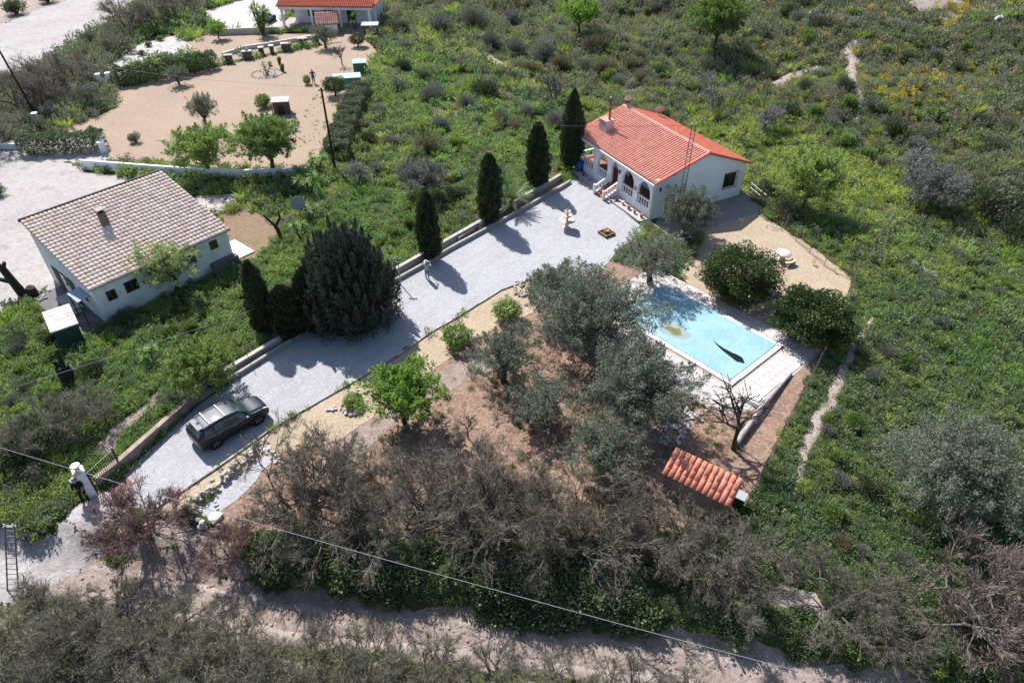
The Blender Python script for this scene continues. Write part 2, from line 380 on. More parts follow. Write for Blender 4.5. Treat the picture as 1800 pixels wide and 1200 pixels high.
sheet('side_terrace', [(345, 345), (420, 340), (418, 362), (375, 378), (335, 360)], MAT('pink_terrace', (.55, .47, .44), (.48, .40, .37), 1.2, .9), .02, .05)
sheet('worn_garden', [(380, 375), (440, 368), (490, 395), (480, 430), (430, 465), (400, 450)], GRAVEL('worn_soil', (.27, .17, .12), (.22, .16, .09), (.33, .24, .17), .5, 8, .7, (.15, .13, .05), .7), .008, .25)
# around the house and pool
sheet('house_patio', [(1150, 395), (1165, 372), (1312, 338), (1345, 370), (1332, 378), (1262, 398), (1240, 410), (1190, 425)], MAT('patio_concrete', (.34, .30, .29), (.28, .25, .24), 1.2, .9, (.2, .17, .16), 7, .4), .012, .05)
sheet('pool_yard', [(1236, 408), (1262, 396), (1332, 376), (1420, 428), (1498, 490), (1480, 560), (1440, 610), (1405, 622), (1215, 505), (1190, 480), (1225, 440)], G_BEIGE, .016, .08)
# foot paths trodden through the weeds
ribbon('foot_path', [P(1535, 560), P(1500, 610), P(1480, 660), P(1445, 725), P(1415, 790), P(1400, 850), P(1375, 905)], [.3, .6, .7, 1.0, .75, .5, .25], G_DUST, .05, amp=.35)
ribbon('hill_path', [P(1500, 98), P(1494, 120), P(1500, 150), P(1510, 180), P(1505, 222)], [1.6, 1.3, .9, .8, .5], G_DUST, .2, amp=.4)
ribbon('trodden_path', [P(170, 800), P(215, 755), P(262, 712), P(285, 690)], [1.4, 1.0, .9, .5], G_PATH, .04, amp=.3)
ribbon('bare_patch', [P(1340, 1058), P(1375, 1040), P(1420, 1062), P(1450, 1085)], [.7, 1.4, 1.2, .5], G_DUST, .05, amp=.4)
for k, (pts, w_) in enumerate([([(1355, 150), (1395, 135), (1440, 120)], [1, 2.2, 1.2]), ([(1600, 12), (1640, 6), (1690, 2)], [3, 5, 3]), ([(815, 85), (860, 103), (895, 122)], [1, 1.8, .8]), ([(1600, 460), (1640, 492)], [.5, 1.2]), ([(1480, 110), (1500, 95), (1515, 75)], [2.5, 4, 2])]):
    ribbon('bare_patch', [P(*p) for p in pts], w_, G_DUST, .18, amp=.45, zone=(k < 4))
# ------------------------------------------------------------------ roof tiles
def tile_mesh(name, wdt, lng, rise, mat, seg=6, lip=.012):
    """one barrel tile: x across, y up the slope, lower end open and proud"""
    V = []; F = []
    for j, (y, k, dz) in enumerate(((0, 1.0, lip), (lng, 1 - lip * 6, .0))):
        for i in range(seg + 1):
            a = math.pi * i / seg
            V.append((-math.cos(a) * wdt / 2 * k, y, math.sin(a) * rise * k + dz))
    n = seg + 1
    for i in range(seg): F.append((i, i + 1, n + i + 1, n + i))
    # the lower rim gets thickness
    for i in range(seg + 1):
        a = math.pi * i / seg
        V.append((-math.cos(a) * wdt / 2 * (.84 if lip > .008 else .95), .0, math.sin(a) * rise * (.82 if lip > .008 else .95) + lip * .8))
    for i in range(seg): F.append((i + 1, i, 2 * n + i, 2 * n + i + 1))
    me = np_mesh(name, V, F, mat, smooth=False); me.polygons.foreach_set('use_smooth', [True] * seg + [False] * seg)
    return me
def tile_roof(parent, org, u, s, width, length, pu, ps, rise, mats, n_parts=300, rid=1, wk=.97, lip=.012):
    """org: eave corner, u: along the eave, s: up the slope (unit, local to parent); the nearest n_parts tiles are parts, the rest one mesh"""
    u, s = Vector(u).normalized(), Vector(s).normalized(); nrm = u.cross(s)
    if nrm.z < 0: u_x = -u; nrm = -nrm
    else: u_x = u
    rot = Matrix((u_x, s, nrm)).transposed().to_4x4()
    me = tile_mesh('roof_tile', pu * wk, ps * 1.13, rise, mats, lip=lip)
    nu, ns = int(width / pu), int(math.ceil(length / ps)); r = random.Random(rid)
    spots = []
    for i in range(nu):
        for j in range(ns):
            p = Vector(org) + Vector(u) * ((i + .5) * width / nu) + s * (j * length / ns) + nrm * .01
            jm = Matrix.Translation(p + nrm * r.uniform(0, .012)) @ rot @ Matrix.Rotation(r.uniform(-.025, .025), 4, 'Z')
            spots.append(jm)
    cw = parent.matrix_basis.inverted() @ Vector((0, 0, CAM_H))
    spots.sort(key=lambda m: (m.translation - cw).length)
    for m in spots[:n_parts]:
        o = bpy.data.objects.new('roof_tile', me); COL.objects.link(o); o.parent = parent; o.matrix_local = m
    rest = spots[n_parts:]
    if rest:
        base = np.array([v.co for v in me.vertices]); fb = np.array([list(p.vertices) for p in me.polygons])
        V = np.concatenate([base @ np.array(m.to_3x3()).T + np.array(m.translation) for m in rest])
        F = np.concatenate([fb + k * len(base) for k in range(len(rest))])
        m2 = np_mesh('roof_tiles', V, F, mats, v=np.repeat(np.random.default_rng(rid).random(len(rest)), len(fb)))
        m2.polygons.foreach_set('use_smooth', np.tile([True] * (len(fb) // 2) + [False] * (len(fb) // 2), len(rest)))
        o = link('roof_tiles', m2, parent); tag(o, kind='stuff')
def TILE_MAT(name, c1, c2, c3, k=.25):
    c1, c2, c3 = ak(c1), ak(c2), ak(c3); m, t, B, N, L = _nodes(name)
    at = N.new('ShaderNodeAttribute'); at.attribute_name = 'v'; oi = N.new('ShaderNodeObjectInfo')
    ad = N.new('ShaderNodeMath'); ad.operation = 'ADD'; L.new(at.outputs['Fac'], ad.inputs[0]); L.new(oi.outputs['Random'], ad.inputs[1])
    fr = N.new('ShaderNodeMath'); fr.operation = 'FRACT'; L.new(ad.outputs[0], fr.inputs[0])
    geo = N.new('ShaderNodeNewGeometry').outputs['Position']
    c = mixc(N, L, c1, c2, fr.outputs[0])
    c = mixc(N, L, c, c3, noise(N, L, geo, 1.2, 5, .7, .5, .8))
    mr = N.new('ShaderNodeMapRange'); mr.inputs[3].default_value = 1 - k; mr.inputs[4].default_value = 1 + k
    m9 = N.new('ShaderNodeMath'); m9.operation = 'MULTIPLY'; L.new(fr.outputs[0], m9.inputs[0]); m9.inputs[1].default_value = 7.31
    f9 = N.new('ShaderNodeMath'); f9.operation = 'FRACT'; L.new(m9.outputs[0], f9.inputs[0]); L.new(f9.outputs[0], mr.inputs[0])
    hs = N.new('ShaderNodeHueSaturation'); L.new(mr.outputs[0], hs.inputs['Value']); L.new(c, hs.inputs['Color'])
    L.new(hs.outputs[0], B.inputs['Base Color']); B.inputs['Roughness'].default_value = .85; B.inputs['Specular IOR Level'].default_value = .2
    return m
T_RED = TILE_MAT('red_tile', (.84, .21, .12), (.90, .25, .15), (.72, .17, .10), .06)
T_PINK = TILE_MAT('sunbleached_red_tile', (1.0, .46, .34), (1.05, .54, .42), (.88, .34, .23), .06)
T_TAN = TILE_MAT('tan_tile', (1.12, .87, .71), (.98, .69, .53), (1.12, .95, .80), .12)
T_ORANGE = TILE_MAT('orange_tile', (.88, .34, .215), (.82, .295, .185), (.70, .235, .15), .06)
ROOF_D = MAT('channel_tile', (.60, .13, .075), (.50, .11, .065), 4, .9)
ROOF_DT = MAT('tan_channel_tile', (.66, .49, .40), (.52, .36, .29), 4, .9)

def slab(mb, pts, th, m=0):
    """a thick quad/poly hung below its top face"""
    pts = [Vector(p) for p in pts]; n = (pts[1] - pts[0]).cross(pts[2] - pts[0]).normalized()
    if n.z < 0: pts = pts[::-1]; n = -n
    k = len(pts); vs = pts + [p - n * th for p in pts]
    mb.add(vs, [tuple(range(k)), tuple(range(2 * k - 1, k - 1, -1))] + [(k + i, k + (i + 1) % k, (i + 1) % k, i) for i in range(k)], m)
def baluster_mesh(h, r, mat):
    b = MB(); b.lathe([(r * .9, 0), (r * .9, h * .1), (r * .5, h * .16), (r, h * .38), (r * .75, h * .55), (r * .42, h * .8), (r * .8, h * .9), (r * .8, h)], n=8); return b.mesh('baluster', mat)

# ================================================================== the white house with the arched porch
Cc = P0(1142, 387); HA = math.atan2(.46670, .88442)
house = empty('white_house', Cc, HA, 'white house with arched porch and red barrel-tiled gable roof', 'house')
HL, HD, PD = 12.5, 10.5, 2.2                 # length along y, depth along x, porch depth
EV, RX, RZ, BE = 3.62, 5.5, 5.28, 3.40       # front eave, ridge position and height, back eave
def gable(mb, y, th, m=0):
    prof = [(PD, 0), (HD, 0), (HD, BE - .12), (RX, RZ - .16), (PD, EV - .16 + (RZ - EV) * PD / RX)]
    n = len(prof); vs = [(x, y, z) for x, z in prof] + [(x, y + th, z) for x, z in prof]
    mb.add(vs, [tuple(range(n)), tuple(range(2 * n - 1, n - 1, -1))] + [(n + i, n + (i + 1) % n, (i + 1) % n, i) for i in range(n)], m)
b = MB(); gable(b, 0, .25); b.build('gable_wall', W_WALL, house)
b = MB(); gable(b, HL - .25, .25); b.build('gable_wall', W_WALL, house)
b = MB(); b.box((HD - .125, HL / 2, (BE - .2) / 2), (.25, HL - .5, BE - .2)); b.build('rear_wall', W_WALL, house)
inner = MB(); inner.box((PD + .125, HL / 2, 1.95), (.25, HL - .5, 3.9)); inner.build('porch_back_wall', W_WALL, house)
# porch base and side walls
b = MB(); b.box((PD / 2 + .13, HL / 2, .5), (PD - .26, HL - .02, .96)); b.build('porch_floor', MAT('porch_tiles', (.36, .17, .12), (.30, .14, .10), 3, .6), house)
# front wall pierced by arches
arches = [(.38, 2.18), (2.80, 4.60), (5.28, 6.42), (7.02, 8.66)]; ZT = EV - .2
b = MB(); TH = .26
edges = [0.0]
for a0, a1 in arches: edges += [a0, a1]
piers = [(0.0, .38), (2.18, 2.80), (4.60, 5.28), (6.42, 7.02), (8.66, 9.36)]
for a0, a1 in piers: b.box((TH / 2, (a0 + a1) / 2, ZT / 2), (TH, a1 - a0, ZT))
def arch_head(mb, a0, a1, zs, ztop, zt, th, n=14):
    c, r = (a0 + a1) / 2, (a1 - a0) / 2; pf = []
    for i in range(n + 1):
        a = math.pi * i / n; pf.append((c - r * math.cos(a), zs + (ztop - zs) * math.sin(a)))
    for i in range(n):
        (y0, z0), (y1, z1) = pf[i], pf[i + 1]
        for x, fl in ((0, 0), (th, 1)):
            q = [(x, y0, z0), (x, y0, zt), (x, y1, zt), (x, y1, z1)]; mb.add(q, [(0, 1, 2, 3) if not fl else (3, 2, 1, 0)])
        mb.add([(0, y0, z0), (0, y1, z1), (th, y1, z1), (th, y0, z0)], [(0, 1, 2, 3)])
for k, (a0, a1) in enumerate(arches):
    arch_head(b, a0, a1, 2.05 if k != 2 else 2.35, 3.12, ZT, TH)
b.box((TH / 2, 10.93, ZT - .16), (TH, 3.14, .32)); b.box((TH / 2, 12.4, ZT / 2 - .16), (TH, .2, ZT - .32))
b.build('front_wall', W_WALL, house)
b = MB(); b.box((PD / 2 + .13, .1, (EV + .2) / 2), (PD - .26, .2, EV + .15)); b.build('porch_end_wall', W_WALL, house)
for k, (a0, a1) in enumerate(arches + [(9.36, 12.30)]):
    if k == 2: continue
    p = MB(); p.box((TH / 2, (a0 + a1) / 2, .43), (TH - .02, a1 - a0, .86)); pr = p.build('parapet', W_WALL, house)
    bal = MB(); bal.box((TH / 2, (a0 + a1) / 2, 1.56), (.2, a1 - a0, .1)); bal.build('handrail', W_TRIM, house, bevel=.02)
    nb = 5 if k < 4 else 8
    if k == 0: bm_ = baluster_mesh(.65, .085, W_TRIM)
    for j in range(nb): link('baluster', bm_, house, (TH / 2, a0 + (j + .5) * (a1 - a0) / nb, .86))
p = MB(); p.box((1.1, HL - .1, .43), (1.9, .2, .86)); p.box((1.1, HL - .1, 1.56), (1.9, .2, .1)); p.box((2.1, HL - .1, 2.2), (.25, .24, 3.0)); p.build('side_parapet', W_WALL, house)
# things in the porch back wall
for y, wd, h0, h1, nm in ((1.3, 1.2, 1.7, 2.9, 'window'), (3.7, 1.2, 1.7, 2.9, 'window'), (5.85, 1.0, 1.0, 3.0, 'door'), (7.9, 1.2, 1.7, 2.9, 'window')):
    o = bx(nm, (PD - .02, y, (h0 + h1) / 2), (.06, wd, h1 - h0), WOODB if nm == 'door' else W_TRIM, house)
    bx('pane' if nm == 'window' else 'door_panel', (-.035, 0, .05), (.02, wd - .16, h1 - h0 - .2), GLASS if nm == 'window' else MAT('dark_door', (.10, .05, .03), rough=.5), o)
# steps up to the middle arch, walled on both sides
stp = bx('step', (-.02 - .15, 5.85, .44), (.30, 1.30, .88), TERRA, house)
for i in range(1, 5): bx('step', (-.17 - .30 * i, 5.85, .44 - .088 * i), (.298, 1.30, .88 - .176 * i), TERRA, house)
for yy in (5.09, 6.61):
    q = MB(); x0, x1 = -.01, -1.58
    q.add([(x0, yy - .09, 0), (x1, yy - .09, 0), (x1, yy - .09, .16), (x0, yy - .09, .9), (x0, yy + .09, 0), (x1, yy + .09, 0), (x1, yy + .09, .16), (x0, yy + .09, .9)],
          [(0, 1, 2, 3), (7, 6, 5, 4), (3, 2, 6, 7), (1, 5, 6, 2), (0, 3, 7, 4)])
    q.build('stair_cheek', W_TRIM, house)
    q = MB(); q.add([(x0, yy - .08, 1.47), (x1, yy - .08, .75), (x1, yy - .08, .85), (x0, yy - .08, 1.57), (x0, yy + .08, 1.47), (x1, yy + .08, .75), (x1, yy + .08, .85), (x0, yy + .08, 1.57)],
          [(0, 1, 2, 3), (7, 6, 5, 4), (3, 2, 6, 7), (1, 5, 6, 2), (0, 4, 5, 1), (0, 3, 7, 4)])
    q.build('stair_rail', W_TRIM, house)
    for j in range(5):
        t = (j + .5) / 5; link('baluster', bm_, house, (x0 + (x1 - x0) * t, yy, .9 - .74 * t - .03))
    bx('stair_post', (-1.62, yy, .5), (.2, .2, 1.0), W_TRIM, house, bevel=.02)
# roof: two slopes, ridge, verge, tiles
f0, f1 = -.22, HL + .25
def zf(x): return EV + (RZ - EV) * x / RX
def zb(x): return RZ + (BE - RZ) * (x - RX) / (HD - RX)
rf = MB(); slab(rf, [(-.13, f0, zf(-.13)), (RX, f0, RZ), (RX, f1, RZ), (-.13, f1, zf(-.13))], .12)
slab(rf, [(RX, f0, RZ), (HD + .35, f0, zb(HD + .35)), (HD + .35, f1, zb(HD + .35)), (RX, f1, RZ)], .12); rf.build('roof_deck', ROOF_D, house)
sv = Vector((RX, 0, RZ - EV)).normalized(); sb = Vector((RX - HD, 0, RZ - BE)).normalized()
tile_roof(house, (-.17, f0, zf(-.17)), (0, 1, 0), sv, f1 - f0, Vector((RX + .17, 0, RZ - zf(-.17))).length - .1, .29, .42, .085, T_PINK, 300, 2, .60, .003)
back = MB()
org = Vector((HD + .40, f0, zb(HD + .40)))
hb = empty('rear_roof_slope', (0, 0, 0)); hb.parent = house; hb.name = 'rear_roof_slope'
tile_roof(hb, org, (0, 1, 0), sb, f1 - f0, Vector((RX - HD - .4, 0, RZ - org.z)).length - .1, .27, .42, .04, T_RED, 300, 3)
for j in range(33):
    y = f0 + j * (f1 - f0) / 33
    if j == 0:
        q = MB(); V = []; n = 7
        for yy, k in ((0, 1.), (.43, .9)):
            for i in range(n): a = math.pi * i / (n - 1); V.append((-math.cos(a) * .17 * k, yy, math.sin(a) * .13 * k))
        q.add(V, [(i, n + i, n + i + 1, i + 1) for i in range(n - 1)], 0, True); rmesh = q.mesh('ridge_tile', MAT('pinkish_ridge_tile', (.62, .36, .31), (.52, .27, .22), 3, .9, rnd=.15))
    link('ridge_tile', rmesh, house, (RX, y, RZ + .02))
for y in (f0 - .03, f1 + .03):
    q = MB(); q.tube([(-.17, y, zf(-.17) + .02), (RX, y, RZ + .04)], .07, 6); q.tube([(RX, y, RZ + .04), (HD + .4, y, zb(HD + .4) + .02)], .07, 6); q.build('verge_trim', T_RED, house)
q = MB(); q.tube([(-.22, f0, zf(-.17) - .09), (-.22, f1, zf(-.17) - .09)], .06, 6); q.build('gutter', W_TRIM, house)
q = MB(); q.tube([(-.05, .1, 0), (-.05, .1, 3.3), (-.2, .1, 3.45)], .04, 6); q.build('downpipe', W_TRIM, house)
# chimney block and flue on the far end of the front slope
chx, chy = 2.0, 10.6; cz = zf(chx)
ch = bx('chimney', (chx, chy, cz + .35), (.95, 1.2, 1.3), MAT('pink_render', (.62, .50, .49), (.55, .42, .41), 2, .9), house, bevel=.02)
bx('chimney_slab', (0, 0, .68), (1.02, 1.28, .06), MAT('pink_slab', (.55, .33, .28), rough=.9), ch)
q = MB(); q.tube([(.1, -.3, .6), (.1, -.3, 2.7)], .11, 10); q.build('flue', MAT('dull_flue', (.30, .20, .19), (.12, .10, .10), 2, .5, metal=.4), ch)
q = MB(); q.lathe([(.05, 2.72), (.17, 2.76), (.17, 2.82), (.02, 2.9)], (.1, -.3, 0), 10); q.build('flue_cap', GREY_M, ch)
def dish(name, parent, loc, r, rz, mat, tilt=35, pole=.5):
    q = MB(); n = 14; prof = [(r * k / 4, .25 * r * (k / 4) ** 2) for k in range(5)]; prof[0] = (.005, 0)
    q.lathe(prof, (0, 0, 0), n, caps=False); o = q.build(name, mat, parent, loc); o.rotation_euler = (R(90 - tilt), 0, rz)
    sm = o.modifiers.new('solid', 'SOLIDIFY'); sm.thickness = .02
    q = MB(); q.tube([(0, -r * .8, .2 * r), (0, 0, r * .9)], .015, 5); q.build('feed_arm', GREY_M, o)
    return o
DISHM = MAT('dish_grey', (.60, .57, .55), rough=.5)
d1 = dish('satellite_dish', house, (RX + .1, HL - .2, RZ + .75), .42, R(150), DISHM)
d2 = dish('satellite_dish', house, (HD - .8, HL - .4, zb(HD - .8) + .6), .45, R(150), DISHM)
q = MB(); q.tube([(RX + .1, HL - .1, RZ - .3), (RX + .1, HL - .1, RZ + 1.6)], .025, 6)
q.tube([(RX - .5, HL - .1, RZ + 1.55), (RX + .8, HL - .1, RZ + 1.55)], .015, 5)
for k in range(6): q.tube([(RX - .45 + k * .23, HL - .35, RZ + 1.55), (RX - .45 + k * .23, HL + .15, RZ + 1.55)], .01, 4)
q.tube([(HD - .8, HL - .3, zb(HD - .8) - .3), (HD - .8, HL - .3, zb(HD - .8) + .6)], .025, 6)
q.build('aerial', GREY_M, house)
# barred window on the gable, wall lamp
wn = bx('window', (8.75, -.01, 1.95), (1.35, .08, 1.35), MAT('brown_frame', (.10, .06, .04), rough=.6), house)
for sx in (-.33, .33): bx('pane', (sx, -.045, 0), (.56, .02, 1.2), GLASS, wn)
q = MB()
for k in range(9): q.box((-.8 + k * .2, -.22, 0), (.025, .025, 1.6))
for z in (-.78, .2, .78): q.box((0, -.2, z), (1.65, .02, .03))
for sx in (-.8, .8):
    for z in (-.78, .78): q.box((sx, -.11, z), (.02, .2, .02))
q.build('window_grille', BLACK_M, house, (8.75, 0, 1.95))
q = MB(); q.lathe([(.05, 0), (.09, .1), (.1, .3), (.04, .38)], (0, 0, 0), 6); q.build('wall_lamp', BLACK_M, house, (.6, -.15, 2.7))
q = MB(); q.lathe([(.05, 0), (.09, .1), (.1, .3), (.04, .38)], (0, 0, 0), 6); q.build('wall_lamp', BLACK_M, house, (-.12, 4.95, 2.4))
bx('name_plaque', (-.02, 2.5, 2.0), (.04, .3, .4), MAT('terracotta_plaque', (.5, .26, .2), rough=.7), house)
dr = bx('side_door', (2.0, -.01, 1.0), (.95, .06, 1.95), DARK, house)
# planted strip along the porch foot
def hloc(x, y, z=0): return house.matrix_basis @ Vector((x, y, z))
house_M = Matrix.Translation(Cc) @ Matrix.Rotation(HA, 4, 'Z')
def hloc(x, y, z=0): return house_M @ Vector((x, y, z))
for y0, y1 in ((.1, 4.9), (6.8, 11.9)):
    q = MB(); q.box((-.62, (y0 + y1) / 2, .06), (.9, y1 - y0, .12)); q.build('bed_soil', GRAVEL('pale_bed', (.55, .50, .48), (.45, .40, .38), (.65, .6, .6), 1, 14), house)
    q = MB(); q.box((-1.13, (y0 + y1) / 2, .1), (.12, y1 - y0, .2)); q.build('bed_kerb', CONC, house)

# ================================================================== neighbour's farmhouse with the tan roof
Lc = P0(187, 568); LA = math.atan2(.76945, .63870)
farm = empty('farmhouse', Lc, LA, 'white farmhouse with one tan barrel-tiled roof slope and small chimney', 'house')
# local x along the eave, y uphill to the ridge
FL, FD, FE, FR = 10.6, 8.7, 3.15, 5.25
q = MB(); q.box((FL / 2, .13, FE / 2 - .05), (FL, .26, FE - .1)); q.build('long_wall', DIRTY_W, farm)
for x in (0.0, FL - .26):
    prof = [(.26, 0), (FD, 0), (FD, FR - .1), (.26, FE - .1)]; n = 4
    vs = [(x, y, z) for y, z in prof] + [(x + .26, y, z) for y, z in prof]
    q = MB(); q.add(vs, [(3, 2, 1, 0), (4, 5, 6, 7)] + [(i, (i + 1) % n, n + (i + 1) % n, n + i) for i in range(n)]); q.build('side_wall', DIRTY_W, farm)
q = MB(); q.box((FL / 2, FD - .13, FR / 2 - .06), (FL - .52, .26, FR - .12)); q.build('high_wall', DIRTY_W, farm)
def zl(y): return FE + (FR - FE) * y / FD
q = MB(); slab(q, [(-.22, -.3, zl(-.3)), (FL + .22, -.3, zl(-.3)), (FL + .22, FD + .15, zl(FD + .15)), (-.22, FD + .15, zl(FD + .15))], .14); q.build('roof_deck', ROOF_DT, farm)
tile_roof(farm, (-.22, -.36, zl(-.36)), (1, 0, 0), Vector((0, FD, FR - FE)), FL + .44, math.hypot(FD + .5, FR - FE) - .1, .31, .42, .048, T_TAN, 300, 5)
q = MB(); q.box((FL / 2, FD + .18, FR + .04), (FL + .6, .16, .22)); q.build('ridge_capping', MAT('dark_capping', (.10, .10, .09), (.07, .07, .06), 3, .9), farm)
for (x0, x1, z0, z1) in ((.76, 1.42, 1.5, 2.3), (2.08, 3.05, 1.5, 2.38), (6.95, 7.65, 1.62, 2.5), (8.95, 9.62, 1.9, 2.62)):
    wv = bx('window', ((x0 + x1) / 2, -.015, (z0 + z1) / 2), (x1 - x0, .05, z1 - z0), MAT('brown_window_frame', (.12, .07, .045), rough=.7), farm)
    bx('pane', (0, -.03, 0), (x1 - x0 - .14, .02, z1 - z0 - .14), GLASS, wv); bx('mullion', (0, -.045, 0), (.05, .02, z1 - z0 - .14), WOODB, wv)
q = MB(); q.box((9.6, -.32, .45), (2.2, .6, .9)); q.box((9.6, -.5, .2), (2.4, .3, .4)); q.build('rubble_plinth', MAT('grey_masonry', (.20, .19, .18), (.12, .11, .10), 3, .95, bump=.6, bscale=6), farm)
fc = bx('chimney', (4.1, 5.2, zl(5.2) + .3), (.5, .5, 1.5), MAT('sooty_render', (.26, .23, .21), (.15, .13, .12), 3, .9), farm)
bx('chimney_opening', (0, 0, .86), (.34, .34, .24), DARK, fc); bx('chimney_cap', (0, 0, 1.0), (.62, .62, .07), CONC, fc)
q = MB(); q.box((-.35, 3.6, 1.1), (.7, 6.0, 2.2)); 
for (y0, y1, z1, col) in ((6.2, 7.2, 2.0, WOODB), (3.6, 4.6, 2.05, WOODB)): bx('door', (-.03, (y0 + y1) / 2, z1 / 2), (.05, y1 - y0, z1), col, farm)
for y in (5.4, 2.2): 
    wv = bx('window', (-.03, y, 1.55), (.05, .9, .9), WOODB, farm); bx('pane', (-.03, 0, 0), (.02, .76, .76), GLASS, wv)
cn = bx('lean_to_roof', (-.5, 1.5, 2.1), (.9, 1.7, .05), MAT('blue_plastic_sheet', (.34, .40, .48), (.28, .32, .38), 3, .6), farm); cn.rotation_euler = (0, R(-8), 0)
for y in (.75, 2.25): bx('lean_to_post', (-.88, y, 1.0), (.07, .07, 2.0), WOODB, farm)
bx('bench_ledge', (-.75, 3.9, .45), (.9, 2.6, .1), CONC, farm); bx('bench_ledge_base', (-.75, 3.9, .2), (.7, 2.4, .4), DIRTY_W, farm)
bx('yard_slab', (-1.1, 3.6, .03), (2.1, 7.6, .06), MAT('dark_concrete', (.20, .18, .18), (.15, .14, .14), 1.4, .9), farm)
bx('doorstep_slab', (FL + .95, 1.6, .06), (1.9, 2.9, .12), MAT('white_slab', (.82, .82, .82), rough=.8), farm)

# ================================================================== far villa with veranda
Vc = P0(630, 60)
va = math.atan2((P0(470, 62) - Vc).y, (P0(470, 62) - Vc).x)
villa = empty('villa', P0(497, 50), R(-3), 'low white villa with columned veranda and red tiled roof at the top edge', 'house')
VL = 14.6
q = MB(); q.box((VL / 2 + .5, 5.6, 1.5), (VL - 2, 6, 3.0)); q.build('house_wall', W_WALL, villa)
q = MB(); q.box((VL / 2, 2.2, .12), (VL + 1.2, 7, .24)); q.build('veranda_floor', MAT('veranda_tiles', (.46, .36, .32), (.40, .31, .27), 2, .8), villa)
q = MB(); q.box((VL / 2, .2, 3.05), (VL + .4, .3, .5)); q.box((VL + .05, 4.2, 3.05), (.3, 7.6, .5)); q.build('veranda_beam', W_TRIM, villa)
for x in (.3, 5.0, 9.6, 14.3): bx('column', (x, .2, 1.52), (.34, .34, 2.56), W_TRIM, villa)
for y in (2.8, 5.0, 7.2): bx('column', (VL + .05, y, 1.52), (.34, .34, 2.56), W_TRIM, villa)
q = MB(); slab(q, [(-.4, -.3, 3.36), (VL + .6, -.3, 3.36), (VL - 2, 4.6, 5.0), (2, 4.6, 5.0)], .12); slab(q, [(VL + .6, -.3, 3.36), (VL + .6, 9.2, 3.36), (VL - 2, 4.6, 5.0)], .12); slab(q, [(-.4, 9.2, 3.36), (-.4, -.3, 3.36), (2, 4.6, 5.0)], .12)
slab(q, [(2, 4.6, 5.0), (VL - 2, 4.6, 5.0), (VL + .6, 9.2, 3.36), (-.4, 9.2, 3.36)], .12); q.build('roof_deck', ROOF_D, villa)
tile_roof(villa, (-.3, -.4, 3.36), (1, 0, 0), Vector((0, 4.9, 1.62)), VL + .8, 2.6, .32, .42, .09, T_RED, 250, 6)
for (x0, x1, z0, z1, nm) in ((3.6, 4.8, 1.2, 2.4, 'window'), (6.2, 6.9, 1.5, 2.4, 'window'), (6.9, 7.9, .26, 2.5, 'door'), (10.0, 11.6, .26, 2.6, 'patio_door')):
    o = bx(nm, ((x0 + x1) / 2, 2.58, (z0 + z1) / 2), (x1 - x0, .08, z1 - z0), W_TRIM, villa); bx('pane', (0, -.05, 0), (x1 - x0 - .2, .02, z1 - z0 - .2), GLASS, o)

# ================================================================== little tiled shed beside the fence
S0, S1, S2, S3 = P(1163, 832, 1.5), P(1185, 792, 2.15), P(1301, 830, 2.15), P(1283, 892, 1.5)
ux = (S3 - S0); ux.z = 0; shl = ux.length; sa = math.atan2(ux.y, ux.x)
shed = empty('tool_shed', (S0.x, S0.y, 0), sa, 'small shed roofed with bright orange-red tiles beside the fence', 'shed')
dep = abs((S1 - S0).dot(Vector((-math.sin(sa), math.cos(sa), 0))))
q = MB(); q.box((shl / 2, .22, .72), (shl - .3, .16, 1.44)); q.build('low_wall', PINK_CONC, shed)
q = MB(); q.box((shl / 2, dep - .22, 1.02), (shl - .3, .16, 2.0)); q.build('high_wall', PINK_CONC, shed)
for x in (.23, shl - .23): 
    q = MB(); q.box((x, dep / 2, .7), (.16, dep - .62, 1.4)); q.build('side_wall', PINK_CONC, shed)
q = MB(); slab(q, [(0, .02, 1.5), (shl, .02, 1.5), (shl, dep, 2.13), (0, dep, 2.13)], .08); q.build('roof_deck', ROOF_D, shed)
tile_roof(shed, (0, 0, 1.5), (1, 0, 0), Vector((0, dep, .64)), shl, math.hypot(dep, .64) - .06, shl / 12, .66, .055, T_ORANGE, 300, 8, .86, .002)
q = MB(); q.box((shl / 2, dep + .03, 2.14), (shl, .06, .06)); q.build('roof_edge', GREY_M, shed)
# ================================================================== pool, paving, coping, cover
p0, p1, p2 = P0(1165, 504), P0(1360, 608), P0(1289, 671)
e1 = (p1 - p0).normalized(); plen = (p1 - p0).length; n1 = Vector((e1.y, -e1.x, 0)); n1 = n1 if n1.dot(p2 - p1) > 0 else -n1
pwid = (p2 - p1).dot(n1)
pool = empty('swimming_pool', p0, math.atan2(e1.y, e1.x), 'rectangular swimming pool rimmed with white coping under a blue cover', 'pool')
